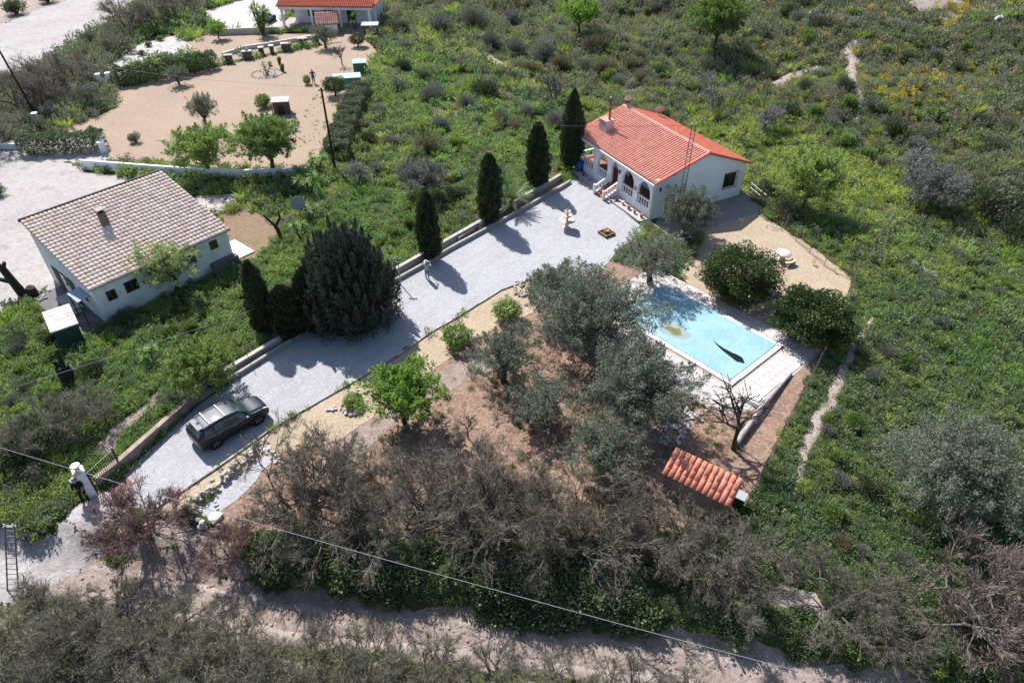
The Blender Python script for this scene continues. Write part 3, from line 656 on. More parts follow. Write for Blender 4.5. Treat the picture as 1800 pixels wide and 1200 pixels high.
# local: x along the long side, y across (negative towards the camera side)
sg = 1 if Vector((-e1.y, e1.x, 0)).dot(n1) > 0 else -1
COPE = MAT('white_coping', (.84, .79, .76), (.74, .69, .66), 2, .85, rnd=.05)
SLABM = MAT('pale_pink_paving', (.66, .60, .575), (.58, .52, .495), 1.5, .9, (.46, .40, .375), 9, .4, rnd=.09)
q = MB()
q.box((plen / 2, sg * -.01, -.5), (plen + .1, .1, .98)); q.box((plen / 2, sg * (pwid + .01), -.5), (plen + .1, .1, .98)); q.build('pool_wall', COPE, pool)
tag(pool.children[-1])
CW = .46
nL = 11
for k in range(nL):
    for yy in (-CW / 2 - .02, pwid + CW / 2 + .02): bx('coping_stone', ((k + .5) * plen / nL, sg * yy, .075), (plen / nL - .02, CW, .09), COPE, pool, bevel=.015)
nW = 7
for k in range(nW):
    for xx in (-CW / 2 - .02, plen + CW / 2 + .02): bx('coping_stone', (xx, sg * (-CW - .02 + (k + .5) * (pwid + 2 * CW + .04) / nW), .075), (CW, (pwid + 2 * CW + .04) / nW - .02, .09), COPE, pool, bevel=.015)
# blue cover: slack sheet with a puddle and a torn open corner showing dark water
TX, TY = .85, .60
def cov_z(x, y):
    s = smooth(np.minimum(np.minimum(x, plen - x), np.minimum(y, pwid - y)) / 1.2)
    z = .155 - .06 * s + .014 * np.sin(x * 2.1 + y * .8) * s + .010 * np.sin(y * 3.2 - x * .7) * s
    return z
nx_, ny_ = 220, 120
xs = np.linspace(-.10, plen + .10, nx_); ys = np.linspace(-.10, pwid + .10, ny_)
X, Y = np.meshgrid(xs, ys); Z = cov_z(X, Y)
V = np.stack([X, sg * Y, Z], -1).reshape(-1, 3)
def tear(x, y):
    t = (x - (plen - 3.3)) / 3.1
    c = pwid * .50 + .75 * t + .1 * np.sin(t * 5); hw = .40 * np.clip(t, 0, 1) ** 1.1 * np.clip((1 - t) * 6, 0, 1)
    return (t > 0) & (t < 1) & (np.abs(y - c) < hw)
I = (np.arange(ny_ - 1)[:, None] * nx_ + np.arange(nx_ - 1)[None]).ravel()
F = np.stack([I, I + 1, I + nx_ + 1, I + nx_], 1) if sg > 0 else np.stack([I, I + nx_, I + nx_ + 1, I + 1], 1)
xc, yc_ = X.ravel()[F].mean(1), Y.ravel()[F].mean(1); F = F[~tear(xc, yc_)]
def cover_mat():
    m, t, B, N, L = _nodes('blue_pool_cover')
    vec = N.new('ShaderNodeTexCoord').outputs['Object']
    c = mixc(N, L, (.20, .36, .43), (.26, .41, .47), noise(N, L, vec, .55, 5, .6))
    c = mixc(N, L, c, (.33, .45, .49), noise(N, L, vec, 2.5, 4, .6, .55, .8))
    # rain puddle with silt, its own shape
    mp = N.new('ShaderNodeMapping'); mp.inputs['Location'].default_value = (-plen * .42, -sg * pwid * .74, 0); L.new(vec, mp.inputs[0])
    sc = N.new('ShaderNodeVectorMath'); sc.operation = 'MULTIPLY'; sc.inputs[1].default_value = (.75, 1.15, 0); L.new(mp.outputs[0], sc.inputs[0])
    ln = N.new('ShaderNodeVectorMath'); ln.operation = 'LENGTH'; L.new(sc.outputs[0], ln.inputs[0])
    ns = N.new('ShaderNodeTexNoise'); ns.inputs['Scale'].default_value = 1.9; ns.inputs['Detail'].default_value = 7; L.new(vec, ns.inputs['Vector'])
    ad = N.new('ShaderNodeMath'); ad.operation = 'ADD'; L.new(ln.outputs['Value'], ad.inputs[0]); hf = N.new('ShaderNodeMath'); hf.operation = 'MULTIPLY'; L.new(ns.outputs['Fac'], hf.inputs[0]); hf.inputs[1].default_value = .9; L.new(hf.outputs[0], ad.inputs[1])
    def ring(a, b):
        r = N.new('ShaderNodeMapRange'); r.inputs[1].default_value = b; r.inputs[2].default_value = a; r.inputs[3].default_value = 1; r.inputs[4].default_value = 0; L.new(ad.outputs[0], r.inputs[0]); return r.outputs[0]
    c = mixc(N, L, c, (.24, .29, .28), ring(1.36, 1.32)); c = mixc(N, L, c, (.17, .15, .085), ring(.98, .86)); c = mixc(N, L, c, (.12, .13, .03), ring(.82, .64))
    L.new(c, B.inputs['Base Color']); B.inputs['Roughness'].default_value = .42; B.inputs['Specular IOR Level'].default_value = .35
    b_ = N.new('ShaderNodeBump'); b_.inputs['Strength'].default_value = .7; b_.inputs['Distance'].default_value = .05
    n2 = N.new('ShaderNodeTexNoise'); n2.inputs['Scale'].default_value = 1.4; n2.inputs['Detail'].default_value = 3; n2.inputs['Distortion'].default_value = 2; L.new(vec, n2.inputs['Vector']); L.new(n2.outputs['Fac'], b_.inputs['Height']); L.new(b_.outputs[0], B.inputs['Normal'])
    return m
cov = link('pool_cover', np_mesh('pool_cover', V, F, cover_mat(), smooth=True), None, p0, math.atan2(e1.y, e1.x))
cov.location.z = .0
tag(cov, 'slack blue plastic sheet with a muddy puddle and a torn dark slit over the pool', 'pool cover')
q = MB(); q.add([(.05, sg * .05, .0155), (plen - .05, sg * .05, .0155), (plen - .05, sg * (pwid - .05), .0155), (.05, sg * (pwid - .05), .0155)], [(0, 1, 2, 3) if sg > 0 else (3, 2, 1, 0)])
wt = q.build('water', MAT('dark_pool_water', (.004, .012, .013), rough=.04, spec=.5), pool); wt.location.z = .035
ZONES.append(np.array([tuple((p0 + e1 * a + n1 * b_)[:2]) for a, b_ in ((-3, -1.5), (plen + 3.2, -1.5), (plen + 3.2, pwid + 3.5), (-3, pwid + 3.5))]))
# paving slabs round the coping, each one a stone of the deck
deck = sheet('pool_deck', [tuple((p0 + e1 * a + n1 * b_)[:2]) for a, b_ in ((-2.3, -1.75), (plen + 2.55, -1.75), (plen + 2.55, pwid + 1.7), (plen + 1.4, pwid + 3.2), (-2.3, pwid + 3.2))], MAT('deck_joint', (.48, .41, .38), rough=.95), .020, 0, world=True)
rr = random.Random(4); SS = .55; slabmesh = MB(); slabmesh.box((0, 0, 0), (SS - .014, SS - .014, .03)); slabmesh = slabmesh.mesh('paving_slab', SLABM)
a = -2.25
cnt = 0
ia = int((plen + 4.75) / SS); ib = int((pwid + 4.9) / SS)
for i in range(ia):
    for j in range(ib):
        x = -2.25 + (i + .5) * SS; y = -1.7 + (j + .5) * SS
        if -CW - .12 - SS / 2 < x < plen + CW + .12 + SS / 2 and -CW - .12 - SS / 2 < y < pwid + CW + .12 + SS / 2: continue
        if y > pwid + 1.6 and x > plen + 1.2: continue
        q = p0 + e1 * x + n1 * y; o = link('paving_slab', slabmesh, deck, (q.x, q.y, .036 + rr.uniform(-.004, .004)), math.atan2(e1.y, e1.x)); cnt += 1
# white plastic pump-house lid at the deck's corner
pb = P0(1322, 705)
pump = empty('pump_box', pb, math.atan2(e1.y, e1.x) + .1, 'low white pump box with raised lid at the pool deck corner', 'pump box')
q = MB(); q.box((0, 0, .18), (1.25, .85, .36), taper=.95); q.build('tub', W_TRIM, pump, bevel=.04)
q = MB(); q.box((0, 0, .41), (1.05, .68, .1), taper=.9); q.build('lid', MAT('cream_plastic', (.78, .74, .68), rough=.5), pump, bevel=.03)

# ================================================================== stone picnic set
tb = P0(1374, 458)
CREAM = MAT('cream_cast_stone', (.72, .62, .53), (.64, .54, .45), 3, .85)
table = empty('garden_table', tb, 0, 'round cream stone table on the tan gravel beyond the pool', 'table')
q = MB(); q.lathe([(.02, .66), (.60, .66), (.64, .70), (.62, .75), (.02, .755)], n=24); q.build('table_top', CREAM, table)
q = MB(); q.lathe([(.34, 0), (.34, .08), (.2, .2), (.18, .5), (.3, .66)], n=12); q.build('pedestal', CREAM, table)
def bench(loc, ang, a0, a1, label):
    t = empty('curved_bench', loc, ang, label, 'bench'); n = 10; ri, ro = .72, 1.08
    q = MB(); V = []
    for z in (.36, .44):
        for r_ in (ri, ro):
            for i in range(n + 1): a = a0 + (a1 - a0) * i / n; V.append((r_ * math.cos(a), r_ * math.sin(a), z))
    m_ = n + 1
    Fs = []
    for i in range(n): Fs += [(2 * m_ + i, 3 * m_ + i, 3 * m_ + i + 1, 2 * m_ + i + 1), (m_ + i, i, i + 1, m_ + i + 1), (m_ + i, m_ + i + 1, 3 * m_ + i + 1, 3 * m_ + i), (i + 1, i, 2 * m_ + i, 2 * m_ + i + 1)]
    Fs += [(0, m_, 3 * m_, 2 * m_), (n, 2 * m_ + n, 3 * m_ + n, m_ + n)]
    q.add(V, Fs); q.build('seat', CREAM, t, bevel=.015)
    for f in (.2, .8):
        a = a0 + (a1 - a0) * f; bx('leg', (.95 * math.cos(a), .95 * math.sin(a), .18), (.3, .16, .36), CREAM, t, rz=a, bevel=.02)
    return t
bench((tb.x, tb.y, 0), 0, R(-95), R(-28), 'curved cream stone bench at the near side of the round garden table')
bench((tb.x, tb.y, 0), 0, R(140), R(200), 'curved cream stone bench half hidden behind the dark citrus tree')
ub = P0(1302, 387)
ubo = empty('parasol_base', ub, 0, 'pale round parasol foot with short tube at the patio edge', 'parasol base')
q = MB(); q.lathe([(.32, 0), (.32, .06), (.1, .12), (.06, .14)], n=14); q.build('foot', CREAM, ubo); q = MB(); q.tube([(0, 0, .12), (0, 0, .55)], .03, 8); q.build('tube', GREY_M, ubo)
# ------------------------------------------------------------------ walls
def wall_along(name, pts, th, h, mat, label, cat='wall', parent=None, cap=None, jit=.0, sub=1.2):
    """a continuous wall following ground points"""
    r = random.Random(len(pts) * 7 + 3); d = []
    for i in range(len(pts) - 1):
        a, b_ = Vector(pts[i]), Vector(pts[i + 1]); k = max(1, int((b_ - a).length / sub))
        for j in range(k): d.append(a.lerp(b_, j / k))
    d.append(Vector(pts[-1]))
    hs = h if hasattr(h, '__len__') else [h, h]
    def strip(z0, z1, tk, nm, mt, par):
        q = MB(); V = []
        for i, p in enumerate(d):
            t = (d[min(i + 1, len(d) - 1)] - d[max(0, i - 1)]); t.z = 0; t.normalize(); n = Vector((-t.y, t.x, 0)) * tk / 2
            hh = hs[0] + (hs[1] - hs[0]) * i / (len(d) - 1) + r.uniform(-jit, jit)
            for off, z in ((-n, z0), (n, z0), (n, 1), (-n, 1)):
                V.append((p.x + off.x, p.y + off.y, p.z + (z0 if z is z0 else 0) + (0 if z is z0 else hh + z1)))
        m = len(d); F = []
        for i in range(m - 1):
            for k in range(4): F.append((i * 4 + k, i * 4 + (k + 1) % 4, (i + 1) * 4 + (k + 1) % 4, (i + 1) * 4 + k))
        F += [(3, 2, 1, 0), tuple((m - 1) * 4 + k for k in range(4))]
        q.add(V, F); return q.build(nm, mt, par)
    if cap is None:
        o = strip(-.2, 0, th, name, mat, parent)
        return tag(o, label, cat) if parent is None else o
    root = empty(name, (0, 0, 0), 0, label, cat)
    strip(-.2, 0, th, 'wall_body', mat, root)
    q = MB()
    for i in range(len(d) - 1):
        a, b_ = d[i], d[i + 1]; t = b_ - a; L_ = t.length; ang = math.atan2(t.y, t.x); hh = hs[0] + (hs[1] - hs[0]) * (i + .5) / (len(d) - 1)
        c = (a + b_) / 2
        bx('coping_block', (c.x, c.y, c.z + hh + .035), (L_ - .015, th + .08, .07), cap, root, rz=ang)
    return root
OUT = [P0(*p) for p in [(176, 856), (215, 826), (298, 751), (352, 702), (385, 670), (490, 607), (691, 486), (850, 395), (985, 316)]]
wall_along('bed_wall', OUT[:5], .24, [.75, .65], MAT('weathered_render', (.42, .36, .31), (.32, .27, .24), 1.2, .9, (.18, .15, .13), 3, .5), 'low wall with worn pinkish coping running from the gate past the car', cap=MAT('worn_brick_coping', (.42, .31, .25), (.34, .24, .19), 5, .9, rnd=.2), sub=.6)
wall_along('bed_wall', OUT[4:], .24, .55, CONC, 'outer pale concrete wall of the planted strip on the driveway edge', cap=MAT('pale_concrete_coping', (.56, .52, .47), (.46, .42, .38), 4, .9, rnd=.12), sub=1.0)
INN = [P0(*p) for p in [(338, 712), (440, 648), (560, 573), (690, 499), (720, 482), (742, 470), (790, 441), (880, 392), (985, 333), (1002, 322)]]
wall_along('kerb_wall', INN, .2, .34, CONC, 'low grey kerb wall between the planted strip and the white driveway', jit=.012)
sheet('bed_soil', [tuple(p[:2]) for p in ([OUT[4] + Vector((.1, 0, 0))] + OUT[5:] + INN[::-1])], GRAVEL('red_bed_soil', (.40, .25, .17), (.30, .18, .12), (.52, .38, .29), .8, 9, 1), .042, 0, world=True)
KB = [P0(*p) for p in [(262, 902), (372, 830), (455, 771), (480, 753), (560, 707), (640, 661), (700, 626), (760, 583), (800, 561), (880, 511), (925, 494), (985, 490)]]
kerb = empty('driveway_kerb', (0, 0, 0), 0, 'thin line of pale kerb stones along the garden side of the driveway', 'kerb')
dd = []
for i in range(len(KB) - 1):
    k = max(1, int((KB[i + 1] - KB[i]).length / 1.0)); dd += [KB[i].lerp(KB[i + 1], j / k) for j in range(k)]
dd.append(KB[-1]); rk = random.Random(2)
for i in range(len(dd) - 1):
    a, b_ = dd[i], dd[i + 1]; t = b_ - a; c = (a + b_) / 2
    bx('kerb_stone', (c.x, c.y, .055 + rk.uniform(-.01, .01)), (t.length - .02, .10, .13), STONE, kerb, rz=math.atan2(t.y, t.x) + rk.uniform(-.015, .015))
# ------------------------------------------------------------------ stones
def rock_mesh(name, seed, mat):
    bm = bmesh.new(); bmesh.ops.create_icosphere(bm, subdivisions=1, radius=.5); r = random.Random(seed)
    for v in bm.verts: v.co = Vector((v.co.x * r.uniform(.75, 1.1), v.co.y * r.uniform(.7, 1.0), v.co.z * r.uniform(.55, .8)))
    me = bpy.data.meshes.new(name); bm.to_mesh(me); bm.free(); me.materials.append(mat); return me
ROCKS = [rock_mesh('stone', i, WHITE_STONE) for i in range(6)]
ROCKS_G = [rock_mesh('stone', i + 20, STONE) for i in range(6)]
def put_stone(parent, p, s, r, pool=ROCKS, name='stone'):
    o = link(name, r.choice(pool), parent, p); o.rotation_euler = (r.uniform(-.4, .4), r.uniform(-.4, .4), r.uniform(0, 6.3)); o.scale = (s * r.uniform(.8, 1.25),) * 3; return o
rs = random.Random(11)
dsw = empty('dry_stone_wall', (0, 0, 0), 0, 'curved dry stone retaining wall of pale rubble below the parked car', 'stone wall')
SWP = [P0(*p) for p in [(362, 935), (345, 912), (348, 888), (372, 865), (420, 822), (455, 790)]]
for i in range(len(SWP) - 1):
    a, b_ = SWP[i], SWP[i + 1]; L_ = (b_ - a).length; n = int(L_ / .26)
    for j in range(n):
        for k in range(3):
            c = a.lerp(b_, (j + rs.random()) / n); put_stone(dsw, (c.x + rs.uniform(-.16, .16), c.y + rs.uniform(-.16, .16), .1 + k * .2), .34, rs, ROCKS if rs.random() < .6 else ROCKS_G)
hp = empty('rubble_heap', (0, 0, 0), 0, 'loose heap of pale stones where the kerb meets the stone wall', 'stone heap')
for k in range(46):
    t = rs.random(); c = P0(455 + t * 48 + rs.uniform(-8, 8), 775 + t * 48 + rs.uniform(-9, 9)); put_stone(hp, (c.x, c.y, .07), .28, rs)
hp = empty('rubble_edge', (0, 0, 0), 0, 'scatter of small pale stones on the bank above the dirt track', 'stone heap')
for k in range(34):
    c = P0(rs.uniform(225, 400), rs.uniform(880, 925)); put_stone(hp, (c.x, c.y, .05), .22, rs)
ring = empty('stone_ring', P0(622, 716), 0, 'small ring of white boulders round the young citrus bush', 'stone ring')
for k in range(15):
    a = k / 15 * 6.28; put_stone(ring, (.75 * math.cos(a) + rs.uniform(-.08, .08), .7 * math.sin(a) + rs.uniform(-.08, .08), .1), .27, rs)
for k in range(7): put_stone(ring, (-1.35 + rs.uniform(-.35, .35), -.15 + rs.uniform(-.25, .3), .08), .26, rs)
rk2 = empty('rock_row', (0, 0, 0), 0, 'dark pile of rough stones at the end of the gravel border', 'stone heap')
for k in range(40):
    c = P0(rs.uniform(905, 945), rs.uniform(495, 525)); put_stone(rk2, (c.x, c.y, .1), .3, rs, ROCKS_G)
rk3 = empty('pool_rockery', (0, 0, 0), 0, 'line of grey stones below the pool deck in olive shade', 'stone heap')
for k in range(80):
    t = rs.random(); c = P0(1170 + t * 60 + rs.uniform(-22, 22), 770 - t * 60 + rs.uniform(-18, 18)); put_stone(rk3, (c.x, c.y, .06), .32, rs)
for (px, py, s, lab) in ((1395, 30, 2.6, 'large pale boulder on the upper slope above the dry bush'), (1432, 27, 2.2, 'flat pale boulder beside the large one on the upper slope'), (1755, 40, 2.4, 'grey slab of rock at the top right of the slope'), (380, 912, 1.0, 'flat cream slab lying at the foot of the stone wall')):
    c = P(px, py); o = put_stone(None, (c.x, c.y, c.z + .15 * s), s, rs, name='boulder'); o.scale.z *= .55; tag(o, lab, 'rock')

# ------------------------------------------------------------------ gate
gp = P0(163, 870)
pil = empty('gate_pillar', gp, R(40), 'white gate pillar topped by a pale round urn finial', 'pillar')
q = MB(); q.box((0, 0, .98), (.42, .42, 1.96)); q.build('shaft', W_WALL, pil)
q = MB(); q.box((0, 0, 2.02), (.58, .58, .12)); q.build('cap', MAT('cream_cap', (.66, .58, .50), rough=.85), pil, bevel=.02)
q = MB(); q.lathe([(.14, 2.08), (.1, 2.16), (.16, 2.28), (.23, 2.38), (.25, 2.44), (.19, 2.45), (.12, 2.42), (.02, 2.42)], n=16, caps=False); q.build('finial', MAT('cream_cap2', (.70, .62, .54), rough=.85), pil)
g0, g1 = P0(170, 864), P0(215, 822); gv = g1 - g0; gl = gv.length
gate = empty('iron_gate', g0, math.atan2(gv.y, gv.x), 'open black iron gate of thin upright bars beside the white pillar', 'gate')
for k in range(14): 
    x = .08 + k * (gl - .16) / 13; hh = 1.55 + .2 * math.sin(math.pi * x / gl)
    q = MB(); q.tube([(0, 0, .1), (0, 0, hh), (0, 0, hh + .12)], [.018, .018, .004], 5); q.build('bar', BLACK_M, gate, (x, 0, 0))
for z in (.14, .55, 1.5): bx('rail', (gl / 2, 0, z), (gl, .04, .05), BLACK_M, gate)
for x in (0, gl): bx('gate_stile', (x, 0, .85), (.07, .07, 1.7), BLACK_M, gate)

# ------------------------------------------------------------------ car
def catmull(Pn, t):
    Pn = np.asarray(Pn, float); n = len(Pn); t = np.clip(t, 0, n - 1 - 1e-9); i = int(t); f = t - i
    a, b_, c, d = Pn[max(i - 1, 0)], Pn[i], Pn[min(i + 1, n - 1)], Pn[min(i + 2, n - 1)]
    return .5 * (2 * b_ + (c - a) * f + (2 * a - 5 * b_ + 4 * c - d) * f * f + (3 * b_ - a - 3 * c + d) * f ** 3)
ST = [(-2.24, .46, .74, .84, .70, .92, .62, .95), (-2.19, .36, .86, .95, .83, 1.02, .74, 1.05), (-2.04, .30, .91, 1.04, .88, 1.24, .68, 1.29), (-1.72, .27, .93, 1.06, .91, 1.52, .62, 1.58), (-1.1, .26, .93, 1.04, .92, 1.59, .60, 1.65),
      (-.4, .26, .93, 1.02, .92, 1.60, .60, 1.66), (.2, .26, .93, 1.01, .92, 1.56, .60, 1.62), (.62, .26, .93, 1.0, .92, 1.42, .62, 1.47), (1.02, .26, .93, .99, .91, 1.12, .70, 1.17), (1.25, .26, .93, .98, .90, 1.02, .72, 1.09),
      (1.65, .27, .93, .92, .88, .97, .70, 1.04), (1.98, .30, .90, .84, .83, .89, .64, .95), (2.16, .36, .82, .72, .76, .78, .58, .83), (2.24, .45, .68, .62, .64, .66, .48, .70)]
def ringp(s):
    x, zs, yl, zb_, yb, zr, yr, zc = s
    return [(x, 0, zs), (x, yl * .88, zs), (x, yl, zs + .22), (x, (yl + yb) / 2 + .01, (zs + zb_) / 2 + .12), (x, yb, zb_), (x, yr + .03, zr - .03), (x, yr - .06, zr + (zc - zr) * .62), (x, 0, zc)]
RINGS = np.array([ringp(s) for s in ST])
def SURF(u, v, side=1):
    rg = np.array([catmull(RINGS[:, k], u) for k in range(8)]); p = catmull(rg, v); return np.array([p[0], p[1] * side, p[2]])
def u_at(x):
    lo, hi = 0., len(ST) - 1.
    for _ in range(30):
        m = (lo + hi) / 2
        if catmull(RINGS[:, 0], m)[0] < x: lo = m
        else: hi = m
    return (lo + hi) / 2
def make_car():
    root = empty('parked_car', (0, 0, 0), 0, 'dark blue-grey SUV with roof rails parked on the white driveway', 'car')
    PAINT = MAT('dark_blue_metallic', (.022, .027, .044), (.019, .024, .039), 30, .5, metal=.2, spec=.4, coat=.25)
    TRIMB = MAT('black_plastic_trim', (.018, .018, .02), rough=.55); CG = MAT('car_glass', (.05, .075, .075), rough=.03, spec=1.0, coat=.6)
    SIL = MAT('silver_trim', (.42, .43, .45), rough=.55, metal=.4); TY = MAT('tyre_rubber', (.015, .015, .015), rough=.8)
    nu, nv = 56, 29
    us = np.linspace(0, len(ST) - 1, nu); vs = np.linspace(0, 7, nv); V = []
    for u in us:
        for v in vs: V.append(SURF(u, v))
        for v in vs[::-1][1:-1]: V.append(SURF(u, v, -1))
    m = 2 * nv - 2; F = []
    for i in range(nu - 1):
        for k in range(m): F.append((i * m + k, (i + 1) * m + k, (i + 1) * m + (k + 1) % m, i * m + (k + 1) % m))
    q = MB(); q.add(V, F, 0, True); q.add(V[:m], [tuple(range(m))], 0, True); q.add(V[-m:], [tuple(range(m - 1, -1, -1))], 0, True)
    # lower cladding takes the black plastic
    q.m = [1 if (np.mean([V[i][2] for i in f]) < .42 if max(f) < len(V) else False) else 0 for f in q.f]
    q.build('body', [PAINT, TRIMB], root)
    def patch(name, ua, ub, va, vb, side, mat, off=.012, nu_=10, nv_=6, skew=0, parent=root):
        V = []
        for i in range(nu_ + 1):
            for j in range(nv_ + 1):
                fv = j / nv_; u = ua + (ub - ua) * i / nu_ + skew * fv * ((1 - i / nu_) if skew > 0 else (i / nu_)); v = va + (vb - va) * fv
                p = SURF(u, v, side); du = SURF(u + .02, v, side) - SURF(u - .02, v, side); dv = SURF(u, v + .02, side) - SURF(u, v - .02, side)
                n = -np.cross(du, dv) * side; n /= np.linalg.norm(n) + 1e-9; V.append(p + n * off)
        F = [(i * (nv_ + 1) + j, (i + 1) * (nv_ + 1) + j, (i + 1) * (nv_ + 1) + j + 1, i * (nv_ + 1) + j + 1) for i in range(nu_) for j in range(nv_)]
        q = MB(); q.add(V, F if side < 0 else [f[::-1] for f in F], 0, True); return q.build(name, mat, parent)
    for sd in (1, -1):
        patch('side_window', u_at(-1.78), u_at(-1.18), 4.12, 4.78, sd, CG, skew=.25); patch('side_window', u_at(-1.12), u_at(-.22), 4.1, 4.84, sd, CG); patch('side_window', u_at(-.16), u_at(.86), 4.1, 4.84, sd, CG, skew=-.62)
        patch('window_trim', u_at(-1.85), u_at(.95), 4.0, 4.07, sd, SIL, .014); patch('headlamp', u_at(1.88), u_at(2.19), 4.1, 4.9, sd, MAT('lamp_lens', (.5, .55, .6), rough=.1, spec=.8), .012)
        patch('tail_lamp', 0.35, u_at(-1.86), 4.0, 4.55, sd, MAT('red_lens', (.20, .012, .015), rough=.15, spec=.6), .014)
        patch('door_line', u_at(-.2), u_at(-.17), 2.2, 4.0, sd, TRIMB, .006, 2, 8); patch('door_line', u_at(.92), u_at(.95), 2.2, 4.0, sd, TRIMB, .006, 2, 8)
        patch('door_sill', u_at(-1.0), u_at(1.0), 1.2, 2.1, sd, TRIMB, .02)
        for x in (-.05, -1.0): 
            q = MB(); q.box((x, sd * .935, .93), (.2, .03, .035)); q.build('door_handle', SIL, root)
        q = MB(); q.box((.78, sd * 1.02, 1.06), (.16, .2, .13)); q.build('wing_mirror', PAINT, root, bevel=.03)
        q = MB(); q.tube([(-1.62, sd * .60, 1.56), (-1.5, sd * .60, 1.67), (.05, sd * .60, 1.68), (.28, sd * .60, 1.58)], .022, 6); q.build('roof_rail', SIL, root)
        for x in (-1.36, 1.34):
            w_ = empty('wheel', (x, sd * .80, .36)); w_.parent = root
            q = MB(); n = 22; prof = [(.23, -.11), (.33, -.115), (.36, -.07), (.36, .07), (.33, .115), (.23, .11)]
            vv = [(r_ * math.cos(2 * math.pi * k / n), y, r_ * math.sin(2 * math.pi * k / n)) for r_, y in prof for k in range(n)]
            q.add(vv, [(i * n + (k + 1) % n, i * n + k, (i + 1) * n + k, (i + 1) * n + (k + 1) % n) for i in range(5) for k in range(n)], 0, True); q.build('tyre', TY, w_)
            q = MB(); q.lathe([(.02, .02), (.05, .05), (.06, 0)], n=10); 
            for k in range(5):
                a = k * 2 * math.pi / 5
                for da in (-.13, .13): q.tube([(.05 * math.cos(a), .05 * math.sin(a), .03), (.235 * math.cos(a + da), .235 * math.sin(a + da), .06)], .02, 5)
            rim = q.build('rim', MAT('dark_alloy', (.32, .33, .35), rough=.35, metal=.8), w_, (0, sd * .05, 0)); rim.rotation_euler = (R(-90 * sd), 0, 0)
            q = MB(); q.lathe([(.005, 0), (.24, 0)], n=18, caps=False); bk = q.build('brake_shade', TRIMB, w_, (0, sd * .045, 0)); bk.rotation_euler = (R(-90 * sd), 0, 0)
            # arch lip
            q = MB(); pts = [(x + .44 * math.cos(a), sd * (.925), .36 + .44 * math.sin(a)) for a in np.linspace(-.25, math.pi + .25, 14)]; q.tube(pts, .035, 6); q.build('wheel_arch', TRIMB, root)
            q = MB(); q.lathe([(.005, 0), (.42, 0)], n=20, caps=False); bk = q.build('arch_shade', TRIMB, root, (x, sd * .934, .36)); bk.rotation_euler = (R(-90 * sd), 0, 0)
            w_.location.y = sd * .845
    patch('windscreen', u_at(.50), u_at(1.14), 5.15, 7, 1, CG, .010); patch('windscreen', u_at(.50), u_at(1.14), 5.15, 7, -1, CG, .010)
    patch('rear_window', u_at(-2.10), u_at(-1.80), 5.15, 7, 1, CG, .012); patch('rear_window', u_at(-2.10), u_at(-1.80), 5.15, 7, -1, CG, .012)
    q = MB(); q.box((-1.78, 0, 1.60), (.34, 1.12, .035)); q.build('spoiler', PAINT, root, bevel=.015)
    for x in (-1.22, -.30): q = MB(); q.box((x, 0, 1.725), (.07, 1.28, .03)); q.build('roof_bar', SIL, root, bevel=.01)
    q = MB(); q.box((2.2, 0, .62), (.1, .9, .16)); q.build('grille', TRIMB, root); q = MB(); q.box((-2.235, 0, .72), (.02, .52, .11)); q.build('number_plate', W_TRIM, root)
    q = MB(); q.tube([(-1.62, 0, 1.62), (-1.7, 0, 1.69), (-1.78, 0, 1.66)], [.05, .03, .01], 6); q.build('shark_fin', TRIMB, root)
    return root
car = make_car()
ca, cb = P0(384, 788), P0(457, 746)
mid = (ca + cb) / 2; ang = math.atan2((cb - ca).y, (cb - ca).x); car.rotation_euler = (0, 0, ang)
off = Vector((-math.sin(ang), math.cos(ang), 0)) * .93
car.location = (mid.x + off.x, mid.y + off.y, .03)
